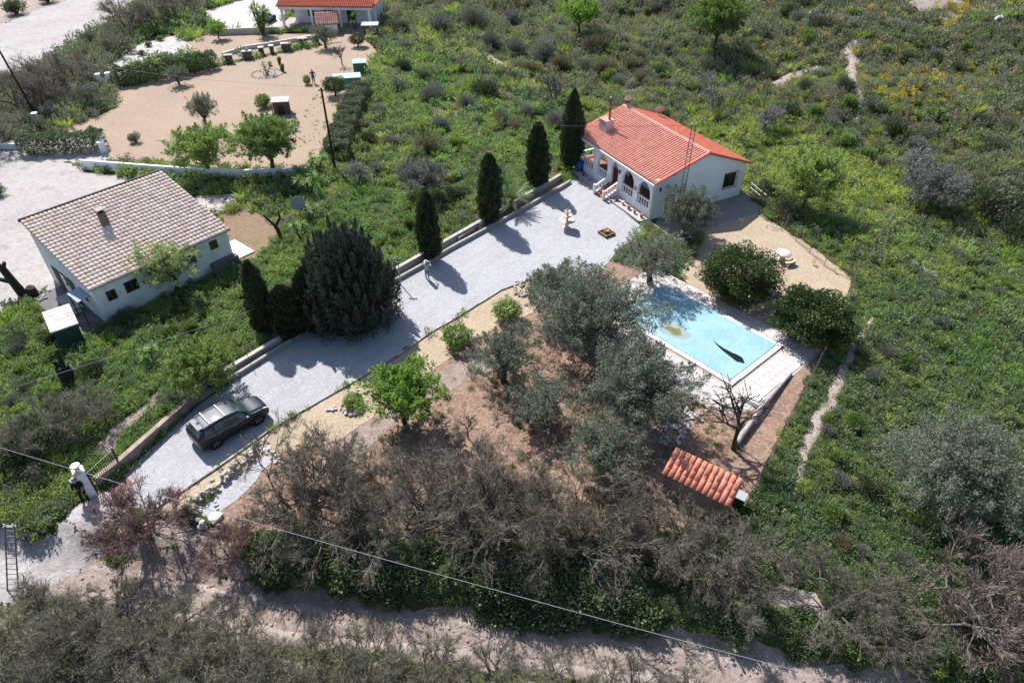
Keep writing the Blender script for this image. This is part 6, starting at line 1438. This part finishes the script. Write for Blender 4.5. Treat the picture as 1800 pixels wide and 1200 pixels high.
# green metal store with rusty white top beside the farmhouse
st = empty('storage_box', P0(124, 594), R(38), 'dark green metal store with rusty white roof below the farmhouse', 'storage box')
q = MB(); q.box((0, 0, .85), (1.5, 2.6, 1.7)); q.build('box_walls', MAT('dark_green_metal', (.025, .065, .05), (.02, .05, .04), 4, .6), st)
q = MB()
for k in range(7): q.box((0, -1.25 + k * .417, 1.76), (1.72, .38, .07))
q.box((0, 0, 1.715), (1.7, 2.9, .03)); q.build('corrugated_roof', MAT('rusty_white_sheet', (.70, .66, .64), (.60, .54, .50), 1.5, .7, (.30, .10, .07), 1.3, .9), st)
# dead trunks
def snag(name, px, py, pts, label, mat=BARK_D, s=1):
    t = empty(name, P0(px, py), 0, label, 'tree stump')
    for k, (pp, rr_) in enumerate(pts):
        q = MB(); q.tube([Vector(p) * s for p in pp], [r_ * s for r_ in rr_], 8); q.build('trunk' if k == 0 else 'limb', mat, t)
snag('pruned_old_tree', 42, 518, [([(0, 0, -.1), (-.25, 0, 1.0), (-.6, .1, 2.2), (-.9, .1, 2.7)], [.38, .3, .26, .2]), ([(-.35, 0, 1.2), (-1.2, -.1, 1.5), (-1.7, -.1, 1.7)], [.2, .15, .12]), ([(-.6, .1, 2.2), (-.3, .2, 2.8)], [.18, .12]), ([(-.6, .1, 2.2), (-1.1, 0, 2.5), (-1.2, 0, 3.0)], [.15, .12, .1])], 'thick dark pruned tree trunk with cut limbs at the left edge')
snag('cut_stump', 60, 520, [([(0, 0, -.1), (0, 0, .6), (.05, 0, .8)], [.4, .36, .3])], 'dark cut stump right beside the pruned trunk')
snag('dead_stump', 124, 672, [([(0, 0, -.1), (0, 0, .8), (-.05, 0, 1.4)], [.5, .45, .4]), ([(.05, 0, 1.2), (.1, .1, 2.2), (.15, .1, 2.7)], [.18, .12, .1]), ([(-.2, 0, 1.3), (-.35, 0, 1.8)], [.2, .1])], 'broken dark stump standing in the weeds below the green store')
snag('pruned_tree', 494, 420, [([(0, 0, -.1), (-.1, 0, .9), (-.25, 0, 1.3)], [.2, .17, .15]), ([(-.25, 0, 1.3), (-.8, 0, 2.0), (-1.0, 0, 2.3)], [.12, .09, .07]), ([(-.2, 0, 1.2), (.3, .1, 2.0), (.25, .1, 2.6)], [.13, .1, .08])], 'small forked pruned tree below the large dish')
rg2 = random.Random(5)
for px, py, n, sp, lab in [(58, 522, 26, 1.3, 'ring of rubble round the pruned trunk'), (408, 352, 22, .9, 'heap of pale rubble on the side terrace of the farmhouse')]:
    c = P0(px, py); t = empty('rubble_heap', c, 0, lab, 'stone heap')
    for k in range(n): put_stone(t, (rg2.uniform(-sp, sp), rg2.uniform(-sp, sp) * .6, .1), .3, rg2, ROCKS_G)
# trees of the neighbour
place(MIDT[0], 'shade_tree', 480, 306, 1.28, 'leafy green tree behind the low white wall near the tarred pole'); place(BRIGHT[1], 'shade_tree', 370, 310, 1.5, 'yellowish-green tree behind the low white wall near the farmhouse')
place(OLIVES[3], 'olive_tree', 364, 224, .72, 'small slender olive alone on the tan yard', sz=.95); place(OLIVES[2], 'olive_tree', 316, 150, .62, 'small grey olive in front of the clipped hedge'); place(OLIVES[2], 'olive_tree', 163, 190, .72, 'spreading grey olive near the white gateposts')
place(ROUND[0], 'citrus_tree', 590, 170, 1.05, 'round dark citrus tree beside the mint-green shelter'); place(ROUND[0], 'citrus_tree', 630, 84, .85, 'small round citrus tree below the timber shelter')
place(OLIVES[3], 'olive_tree', 573, 86, .85, 'grey olive in front of the well house'); place(BARE[2], 'dead_tree', 602, 115, 1.0, 'nearly leafless dark olive above the green box')
place(ROUND[1], 'young_tree', 541, 150, .5, 'tiny young tree beside the person in blue', sz=.8); place(SHR[5], 'weed_bush', 465, 190, 1.4, 'loose green bush left of the timber hut', 'bush'); place(SHR[1], 'dry_bush', 240, 252, 1.0, 'low grey dry bush alone on the tan yard', 'bush')
place(BRIGHT[0], 'shade_tree', 385, 70, .7, 'small palm-like green shrub by the pale terrace wall', 'shrub')
yucca(462, 62, 2.2, 'tall branching yucca tree in front of the pale terrace', 7, 2.4)
yucca(625, 55, 1.3, 'thin leaning yucca tree by the villa veranda', 3, 2.8)
for px, py, s, k, lab in [(40, 190, 1.5, 0, 'large brown tamarisk at the left edge behind the tan yard'), (100, 175, 1.5, 1, 'brown tamarisk behind the spreading grey olive'), (140, 140, 1.2, 2, 'tamarisk between the sandy road and the gateposts')]: place(TAMS[k], 'tamarisk', px, py, s, lab, 'shrub')
for px, py, s, k, lab in [(-5, 260, 1.6, 0, 'green tamarisk at the left edge above the dirt yard'), (230, 60, 1.9, 0, 'tall green tamarisk beside the sandy road'), (275, 50, 2.1, 1, 'tall green tamarisk in the middle of the row beside the sandy road'), (320, 35, 2.0, 0, 'tall green tamarisk near the pale terrace'), (205, 95, 1.3, 1, 'low green tamarisk below the row beside the sandy road'), (350, 8, 1.8, 1, 'green tamarisk at the top edge behind the pale terrace')]: place(TAMG[k], 'tamarisk', px, py, s, lab, 'shrub')
for px, py, s, k, lab in [(70, 225, 1.2, 1, 'grey bush at the corner of the tan yard'), (95, 205, 1.2, 0, 'grey bush in front of the brown tamarisks'), (250, 100, .7, 5, 'low green cushion plant on the pale stones'), (262, 83, .7, 5, 'second low green cushion plant on the pale stones'), (283, 73, .7, 5, 'highest low green cushion plant on the pale stones'), (30, 25, 2.0, 2, 'dark bush beyond the sandy road at the top left corner'), (85, 5, 1.8, 2, 'dark bush beyond the sandy road at the top edge'), (0, 345, .8, 2, 'small dark bush on the pale drive at the left edge'), (160, 75, 1.2, 0, 'small grey bush between the sandy road and the green tamarisks')]: place(SHR[k], 'garden_bush', px, py, s, lab, 'bush')
# ------------------------------------------------------------------ scattered ground cover (nobody could count it)
def inside(poly, X, Y):
    res = np.zeros(len(X), bool); n = len(poly); j = n - 1
    for i in range(n):
        xi, yi = poly[i][:2]; xj, yj = poly[j][:2]
        hit = ((yi > Y) != (yj > Y)) & (X < (xj - xi) * (Y - yi) / (yj - yi + 1e-12) + xi); res ^= hit; j = i
    return res
def ground_points(px, py):
    """many pixels at once -> points on the terrain"""
    d = CF[None] * FPX + np.stack([px - 900, np.zeros_like(px), np.zeros_like(px)], 1) - CU[None] * (py - 600)[:, None]
    t = np.full(len(px), 10 / FPX); done = np.zeros(len(px), bool)
    for i in range(900):
        q = d * t[:, None]; below = CAM_H + q[:, 2] <= terrain(q[:, 0], q[:, 1]); done |= below
        if done.all(): break
        t = np.where(done, t, t + (.3 + i * .0016) / FPX)
    q = d * t[:, None]; return q[:, 0], q[:, 1], done
def patch_noise(x, y, s, k):
    x, y = x / s, y / s
    return (np.sin(x * 1.3 + k) * np.sin(y * 1.1 + 2 * k) + .6 * np.sin(x * 2.7 + y * 1.9 + 3 * k) + .4 * np.sin(x * 5.3 - y * 4.1 + k * 5) + .3 * np.sin(x * 9.1 + y * 8.3)) / 2.3
def scatter_group(protos, name):
    """node group: pick one of the hidden prototypes for every point"""
    col = bpy.data.collections.new(name + '_kinds')
    for i, me in enumerate(protos): o = bpy.data.objects.new('%s_kind_%02d' % (name, i), me); col.objects.link(o)
    g = bpy.data.node_groups.new(name, 'GeometryNodeTree'); g.interface.new_socket('Geometry', in_out='INPUT', socket_type='NodeSocketGeometry'); g.interface.new_socket('Geometry', in_out='OUTPUT', socket_type='NodeSocketGeometry')
    N, L = g.nodes, g.links; gi = N.new('NodeGroupInput'); go = N.new('NodeGroupOutput'); ip = N.new('GeometryNodeInstanceOnPoints'); ci = N.new('GeometryNodeCollectionInfo')
    ci.inputs['Collection'].default_value = col; ci.inputs['Separate Children'].default_value = True; ci.inputs['Reset Children'].default_value = True
    L.new(gi.outputs[0], ip.inputs['Points']); L.new(ci.outputs[0], ip.inputs['Instance']); ip.inputs['Pick Instance'].default_value = True
    def na(nm, tp): n = N.new('GeometryNodeInputNamedAttribute'); n.data_type = tp; n.inputs[0].default_value = nm; return n.outputs[0]
    L.new(na('idx', 'INT'), ip.inputs['Instance Index']); e2r = N.new('FunctionNodeEulerToRotation'); L.new(na('rot', 'FLOAT_VECTOR'), e2r.inputs[0]); L.new(e2r.outputs[0], ip.inputs['Rotation']); L.new(na('scl', 'FLOAT_VECTOR'), ip.inputs['Scale'])
    L.new(ip.outputs[0], go.inputs[0]); return g
def scatter(name, label, cat, protos, X, Y, S, T, SZ=None, z=-.02):
    n = len(X); me = bpy.data.meshes.new(name); me.vertices.add(n); me.vertices.foreach_set('co', np.stack([X, Y, terrain(X, Y) + z], 1).astype(np.float32).ravel())
    def at(nm, tp, val, key='value'): a = me.attributes.new(nm, tp, 'POINT'); a.data.foreach_set(key, np.asarray(val).ravel())
    at('idx', 'INT', rng.integers(0, len(protos), n).astype(np.int32)); at('rot', 'FLOAT_VECTOR', np.stack([rng.normal(size=n) * .1, rng.normal(size=n) * .1, rng.uniform(0, 6.28, n)], 1).astype(np.float32), 'vector')
    at('scl', 'FLOAT_VECTOR', np.stack([S, S, S * (SZ if SZ is not None else rng.uniform(.7, 1.3, n))], 1).astype(np.float32), 'vector'); at('tint', 'FLOAT', np.clip(T, 0, 1).astype(np.float32))
    me.update(); o = link(name, me); md = o.modifiers.new('scatter', 'NODES'); md.node_group = scatter_group(protos, name); return tag(o, label, cat, kind='stuff')
def clump(seed, n, rad, h, leaf, mat, flat=1., up=.5):
    r = np.random.default_rng(seed); k = 6; C = []
    for j in range(k):
        a = r.uniform(0, 6.28); q = rad * .6 * math.sqrt(r.random()); C.append(shell_pts(r, n // k, (q * math.cos(a), q * math.sin(a), h * .35), (rad * .5, rad * .5, h * .6), .2)[0])
    C = np.concatenate(C); C[:, 2] = np.abs(C[:, 2]); V, F = leaves(C, leaf[0], leaf[1], r, unit(C) + np.array([0, 0, up]), .9)
    return np_mesh('clump', V, F, mat, v=r.random(len(F)) ** 1.3)
def tuft(seed, n, rad, h, w_, mat):
    r = np.random.default_rng(seed); a = r.uniform(0, 6.28, n); q = rad * np.sqrt(r.random(n)) * .5; B0 = np.stack([q * np.cos(a), q * np.sin(a), np.zeros(n)], 1)
    d = unit(np.stack([np.cos(a) * r.uniform(.1, .9, n), np.sin(a) * r.uniform(.1, .9, n), np.ones(n)], 1)); l = h * r.uniform(.5, 1.1, (n, 1)); s = unit(np.cross(d, r.normal(size=(n, 3)))) * w_ / 2
    mid_ = B0 + d * l * .55; tip = B0 + d * l + np.array([0, 0, -.12]) * l + np.stack([np.cos(a), np.sin(a), np.zeros(n)], 1) * l * .15
    V = np.stack([B0, mid_ + s, tip, mid_ - s], 1).reshape(-1, 3); return np_mesh('tuft', V, np.arange(4 * n).reshape(n, 4), mat, v=r.random(n))
LUSH = LEAF('lush_weed', (.052, .096, .030), (.128, .186, .062), (.175, .205, .060), .4, True, k=2.05)
DEEP = LEAF('deep_green_weed', (.046, .078, .032), (.115, .155, .068), (.09, .105, .062), .38, True, k=2.05)
DULL = LEAF('dull_scrub', (.056, .072, .040), (.128, .146, .082), (.130, .118, .082), .35, True, k=2.05)
STRAW = LEAF('straw_grass', (.14, .11, .055), (.27, .225, .13), (.10, .12, .05), .3, True)
GRASS = LEAF('long_grass', (.065, .120, .018), (.150, .220, .035), (.19, .21, .05), .35, True, k=2.05)
GREYC = LEAF('grey_lavender_clump', (.10, .10, .09), (.21, .20, .20), (.20, .165, .215), .25, True)
YEL = LEAF('yellow_flower', (.50, .36, .02), (.62, .46, .03), (.5, .45, .1), .3, True, k=1.0)
K_LUSH = [clump(100 + i, 110, .55, .55, (.15, .085), LUSH) for i in range(4)]
K_DEEP = [clump(110 + i, 120, .55, .6, (.15, .09), DEEP) for i in range(4)]
K_DULL = [clump(120 + i, 110, .55, .55, (.15, .05), DULL) for i in range(4)]
K_GRASS = [tuft(130 + i, 70, .5, .6, .035, GRASS) for i in range(3)]
K_STRAW = [tuft(140 + i, 60, .5, .5, .03, STRAW) for i in range(3)]
K_GREY = [clump(150 + i, 120, .6, .7, (.13, .04), GREYC) for i in range(3)]
K_YEL = [clump(160 + i, 60, .5, .6, (.13, .13), YEL) for i in range(2)]
N0 = 60000
px = rng.uniform(-200, 2000, N0); py = rng.uniform(-70, 1330, N0)
X, Y, ok = ground_points(px, py)
for z_ in ZONES:
    c = z_.mean(0); ok &= ~inside(z_, X, Y)
BLD = [[tuple(hloc(a, b_)[:2]) for a, b_ in ((-1.3, -.2), (HD + .2, -.2), (HD + .2, HL + .2), (-1.3, HL + .2))]]
fm = Matrix.Translation(Lc) @ Matrix.Rotation(LA, 4, 'Z'); BLD.append([tuple((fm @ Vector((a, b_, 0)))[:2]) for a, b_ in ((-2.3, -.25), (FL + 1.6, -.25), (FL + .3, FD + .4), (-2.3, FD + .4))])
vm = Matrix.Translation(villa.location) @ Matrix.Rotation(R(-3), 4, 'Z'); BLD.append([tuple((vm @ Vector((a, b_, 0)))[:2]) for a, b_ in ((-1, -1.5), (VL + 1, -1.5), (VL + 1, 10), (-1, 10))])
for b_ in BLD: ok &= ~inside(b_, X, Y)
px, py, X, Y = px[ok], py[ok], X[ok], Y[ok]
dist = np.sqrt(X ** 2 + Y ** 2 + 900.) / 55.0
hill = smooth(((X - 22) * .72 + (Y - 78) * .69 + 14) / 22); left = smooth((950 - px) / 250) * smooth((py - 60) / 160)
n1_, n2_, n3_ = patch_noise(X, Y, 4.5, 1.7), patch_noise(X, Y, 6.5, 4.1), patch_noise(X, Y, 1.6, 2.9)
glow = np.exp(-(((px - 1330) / 150) ** 2 + ((py - 300) / 90) ** 2)) + .8 * np.exp(-(((px - 1500) / 90) ** 2 + ((py - 330) / 60) ** 2))
bankz = (py > 900) & (py < 1130) & (px > 330)
u = rng.random(len(X))
w_lush = .55 + .5 * n1_ + .9 * glow + .45 * left - .75 * hill * (1 - np.clip(glow, 0, 1))
w_deep = .45 - .4 * n1_ + .5 * n2_ + .55 * (py > 560) * (px > 1250) - .3 * hill + 1.2 * bankz
w_dull = .10 + .95 * hill * (1 - np.clip(glow, 0, 1)) - .35 * n2_ + .15 * (px < 200)
w_grass = .16 + .38 * np.clip(n2_, 0, 1) + .6 * glow + .1 * left
w_straw = .05 + .30 * hill * np.clip(n3_ + .3, 0, 1) + .20 * np.clip(-n2_ - .25, 0, 1)
w_grey = .03 + .34 * np.clip(n3_ - .15, 0, 1) * (left + .55 * hill + .2)
farl = (px < 230) & (py < 300); w_lush = w_lush - .8 * farl; w_grass = w_grass - .3 * farl; w_dull = w_dull + .8 * farl; w_lush = w_lush + .25 * (px > 1300) * (py > 420) * (n2_ > 0)
Wm = np.clip(np.stack([w_lush, w_deep, w_dull, w_grass, w_straw, w_grey], 1), .004, None); Wm = Wm ** 1.7; Wm /= Wm.sum(1, keepdims=True)
pick = (u[:, None] > np.cumsum(Wm, 1)).sum(1)
base = dist * rng.uniform(.55, 1.25, len(X)) * (1 + .25 * n3_)
keep = rng.random(len(X)) < np.where(hill > .6, .85, .95) - .7 * smooth((-patch_noise(X, Y, 5, 9.3) - .32) / .25) * np.clip(hill + .35, 0, 1)
keep &= ~((py > 1040) & (px < 1330) & (Y < track_y(X)) & (rng.random(len(X)) < .75))
def sel(k): return keep & (pick == k)
tn = np.clip(.35 + .5 * n2_ + .3 * n3_ + .35 * glow, 0, 1)
for k, nm, lab, cat, pr, sm, sz in ((0, 'lush_weeds', 'bright green leafy weeds covering the fields', 'weeds', K_LUSH, .95, None), (1, 'deep_green_weeds', 'deep green leafy weeds covering the fields and the bank', 'weeds', K_DEEP, 1.0, None), (2, 'dull_scrub', 'dull olive-brown low scrub covering the slope', 'scrub', K_DULL, 1.0, None), (3, 'long_grass', 'long yellow-green grass tufts among the weeds', 'grass', K_GRASS, 1.1, None), (4, 'straw_grass', 'dry straw-coloured grass tufts among the weeds', 'grass', K_STRAW, 1.0, None), (5, 'grey_herbs', 'low grey and lilac flowering herbs among the weeds', 'herbs', K_GREY, 1.05, None)):
    m = sel(k); scatter(nm, lab, cat, pr, X[m], Y[m], base[m] * sm, tn[m])
# yellow flowers in drifts on the upper slope
fx, fy = [], []
for cx, cy, sx_, sy_, n in ((1600, 150, 40, 18, 60), (1560, 95, 30, 10, 30), (1430, 75, 25, 18, 30), (1700, 135, 60, 15, 30), (1540, 20, 25, 12, 25), (1690, 20, 30, 14, 30), (1620, 190, 60, 25, 30), (1380, 130, 40, 40, 18), (1730, 60, 80, 30, 24), (1560, 345, 40, 30, 14), (1480, 180, 50, 20, 14), (1460, 460, 40, 60, 10), (210, 620, 30, 20, 10)):
    fx.append(rng.normal(cx, sx_, n)); fy.append(rng.normal(cy, sy_, n))
fx, fy = np.concatenate(fx), np.concatenate(fy); X2, Y2, ok2 = ground_points(fx, fy); X2, Y2 = X2[ok2], Y2[ok2]
scatter('yellow_flowers', 'yellow wild flowers in drifts on the upper slope', 'flowers', K_YEL, X2, Y2, np.sqrt(X2 ** 2 + Y2 ** 2 + 900.) / 90 * rng.uniform(.5, 1.1, len(X2)), rng.random(len(X2)), z=.18)
# sparse weeds and litter on the worked earth and the yard
def sparse(name, label, cat, protos, poly_px, n, s0, s1, tlo=0, thi=1):
    poly = np.array([tuple(P0(*p)[:2]) for p in poly_px]); lo, hi = poly.min(0), poly.max(0); xx = rng.uniform(lo[0], hi[0], n); yy = rng.uniform(lo[1], hi[1], n); m = inside(poly, xx, yy) & (patch_noise(xx, yy, 2.2, 6.1) > -.15)
    scatter(name, label, cat, protos, xx[m], yy[m], rng.uniform(s0, s1, m.sum()), rng.uniform(tlo, thi, m.sum()))
GP = [(500, 850), (640, 790), (800, 660), (930, 560), (1120, 640), (1210, 700), (1320, 720), (1300, 890), (1200, 930), (700, 940), (420, 915)]
sparse('dry_litter', 'dry grass and litter on the reddish garden earth', 'litter', K_STRAW, GP, 2600, .25, .6, 0, .5)
sparse('garden_weeds', 'sparse green weeds on the reddish garden earth', 'weeds', K_DEEP, GP, 420, .25, .6)
sparse('yard_weeds', 'sparse green weeds dotting the tan yard', 'weeds', K_LUSH, [(560, 160), (600, 190), (575, 285), (480, 285), (440, 240), (520, 200)], 220, .18, .5)
sparse('bank_weeds', 'leafy deep green weeds under the tamarisk thicket', 'weeds', K_DEEP, [(430, 960), (700, 945), (1000, 960), (1290, 940), (1330, 1010), (1300, 1110), (900, 1075), (600, 1030), (440, 1000)], 3000, .7, 1.5, 0, .6)
sparse('bed_weeds', 'small dry plants in the planted strip', 'weeds', K_STRAW, [(385, 678), (690, 492), (980, 322), (990, 330), (700, 497), (395, 684)], 260, .2, .5)
K_ROCK = [rock_mesh('pebble', 80 + i, MAT('dusty_pebble', (.42, .36, .33), (.30, .25, .22), 3, .95)) for i in range(4)]
TP = [P(40, 990), P(300, 1030), P(600, 1085), P(900, 1115), P(1300, 1165)]
tx_ = rng.uniform(-26, 14, 1500); ty_ = track_y(tx_) + rng.uniform(-2.2, 3.0, 1500)
scatter('track_stones', 'loose stones and clods on the dirt track and its banks', 'stones', K_ROCK, tx_, ty_, rng.uniform(.05, .26, 1500) ** 1.15, rng.random(1500), z=.1)
gx_ = rng.uniform(-24, 14, 2600); gy_ = rng.uniform(22, 42, 2600); gpoly = np.array([tuple(P0(*p)[:2]) for p in GP]); m_ = inside(gpoly, gx_, gy_)
scatter('garden_clods', 'small stones and clods on the reddish garden earth', 'stones', K_ROCK, gx_[m_], gy_[m_], rng.uniform(.04, .16, m_.sum()), rng.random(m_.sum()), z=.01)
sparse('drive_weeds', 'tiny weeds along the edges of the white driveway', 'weeds', K_DEEP, [(262, 898), (455, 768), (640, 657), (800, 556), (925, 490), (930, 496), (800, 565), (640, 666), (455, 778), (268, 906)], 900, .10, .3)
# ------------------------------------------------------------------ single shrubs one can pick out in the fields
ORD = ['first', 'second', 'third', 'fourth', 'fifth', 'sixth', 'seventh', 'eighth', 'ninth', 'tenth', 'eleventh', 'twelfth', 'thirteenth', 'fourteenth', 'fifteenth', 'sixteenth', 'seventeenth', 'eighteenth', 'nineteenth', 'twentieth']
kinds_ = ['silver-grey shrub', 'silver-grey shrub', 'dark green shrub', 'lilac-grey shrub', 'dry brown shrub', 'leafy green shrub']; gname = ['grey', 'grey', 'dark', 'lilac', 'brown', 'leafy']
def plant_shrubs(name, spots, where, group, bands):
    """bands: (lowest pixel row, wording); each shrub is told by kind, band and order from the left"""
    seen = {}
    for px_, py_, k, s in sorted(spots):
        b_ = next(w_ for y_, w_ in bands if py_ <= y_); key = (gname[k], b_); n = seen.get(key, 0); seen[key] = n + 1
        place(SHR[k], name, px_, py_, s, f'{ORD[n]} {kinds_[k]} from the left {b_} {where}', 'shrub', gname[k] + ' shrubs ' + group)
FS = [(697, 158, 1, 1.3), (755, 178, 0, 1.2), (820, 192, 0, 1.2), (772, 225, 1, 1.3), (745, 142, 2, 1.0), (707, 122, 2, 1.1), (640, 228, 3, 1.1), (668, 204, 3, 1.3), (717, 88, 3, 1.6), (757, 97, 3, 1.3), (797, 90, 1, 1.2), (812, 124, 1, 1.3), (742, 75, 1, 1.2), (780, 58, 0, 2.2), (832, 48, 0, 2.2), (866, 84, 0, 1.7), (909, 94, 0, 1.6), (950, 106, 0, 2.2), (850, 172, 2, 1.8), (768, 172, 0, 1.3), (906, 142, 0, .9), (920, 205, 0, 1.2), (976, 222, 0, 1.3), (778, 228, 3, 1.1), (690, 260, 3, 1.2), (660, 300, 3, 1.0), (880, 215, 4, 1.4), (905, 225, 4, 1.2), (650, 250, 2, 1.0), (700, 60, 2, 1.8), (900, 40, 3, 1.8), (930, 130, 4, 1.7), (985, 120, 4, 1.8), (1060, 130, 4, 2.0), (1045, 90, 4, 2.0), (1110, 120, 4, 1.6), (640, 270, 5, 1.0), (720, 400, 5, .9), (690, 420, 5, 1.0), (800, 350, 2, 1.0), (870, 300, 5, .9), (800, 260, 5, 1.1)]
plant_shrubs('field_shrub', FS, 'in the field behind the cypresses', 'in the field behind the cypresses', ((100, 'far up'), (180, 'midway'), (999, 'low down')))
rh = random.Random(77); spots = []
def clear_of(px_, py_):
    c = P(px_, py_); x_, y_ = np.array([c.x]), np.array([c.y]); return not any(inside(z_, x_, y_)[0] for z_ in list(ZONES) + BLD)
hubs = [(rh.uniform(1000, 1800), rh.uniform(0, 320)) for _ in range(22)]
while len(spots) < 84:
    h_ = rh.choice(hubs); px_, py_ = rh.gauss(h_[0], 45), rh.gauss(h_[1], 22)
    if py_ > 215 and px_ < 1460 or (px_ < 1320 and py_ > 165) or not clear_of(px_, py_): continue
    spots.append((px_, py_, rh.choice([0, 1, 2, 2, 3, 4, 5, 5, 2]), rh.uniform(.6, 1.5)))
plant_shrubs('slope_shrub', spots, 'on the slope above the house', 'on the slope above the house', ((40, 'topmost'), (90, 'high up'), (150, 'midway'), (220, 'lower down'), (999, 'lowest')))
spots = []
while len(spots) < 46:
    px_, py_ = rh.uniform(1440, 1800), rh.uniform(430, 1000)
    if abs(px_ - 1660) < 120 and 700 < py_ < 930 or px_ < 1530 and py_ < 520 or not clear_of(px_, py_): continue
    spots.append((px_, py_, rh.choice([2, 5, 5, 3, 4, 5, 1]), rh.uniform(.45, .9)))
plant_shrubs('meadow_shrub', spots, 'in the meadow outside the fence', 'in the meadow outside the fence', ((560, 'far up'), (700, 'midway'), (999, 'low down'), (1300, 'at the end')))
spots = []
while len(spots) < 24:
    px_, py_ = rh.uniform(0, 480), rh.uniform(560, 860)
    if py_ > 900 - px_ * .55 or not clear_of(px_, py_): continue
    spots.append((px_, py_, rh.choice([2, 5, 5, 0, 3]), rh.uniform(.5, .95)))
plant_shrubs('verge_shrub', spots, 'in the weeds below the farmhouse', 'between the farmhouse and the driveway', ((640, 'far up'), (720, 'midway'), (999, 'low down')))
# heaps of cut branches on the upper slope
for px_, py_, lab in [(1508, 35, 'grey heap of cut branches on the upper slope, leftmost of three'), (1590, 48, 'grey heap of cut branches on the upper slope, middle of three'), (1660, 60, 'grey heap of cut branches on the upper slope, rightmost of three')]:
    c = P(px_, py_); t = empty('branch_heap', c, 0, lab, 'branch heap'); r_ = random.Random(int(px_))
    for k in range(34):
        a = r_.uniform(0, 6.28); x0, y0 = r_.uniform(-2.2, 2.2), r_.uniform(-.9, .9); q = MB(); l_ = r_.uniform(.6, 1.6); q.tube([(x0 - l_ * math.cos(a), y0 - l_ * math.sin(a) * .6, .15 + .1 * x0 * 0), (x0, y0, r_.uniform(.3, .6)), (x0 + l_ * math.cos(a), y0 + l_ * math.sin(a) * .6, .2)], [.05, .04, .02], 4); q.build('branch', TWIG_P, t)
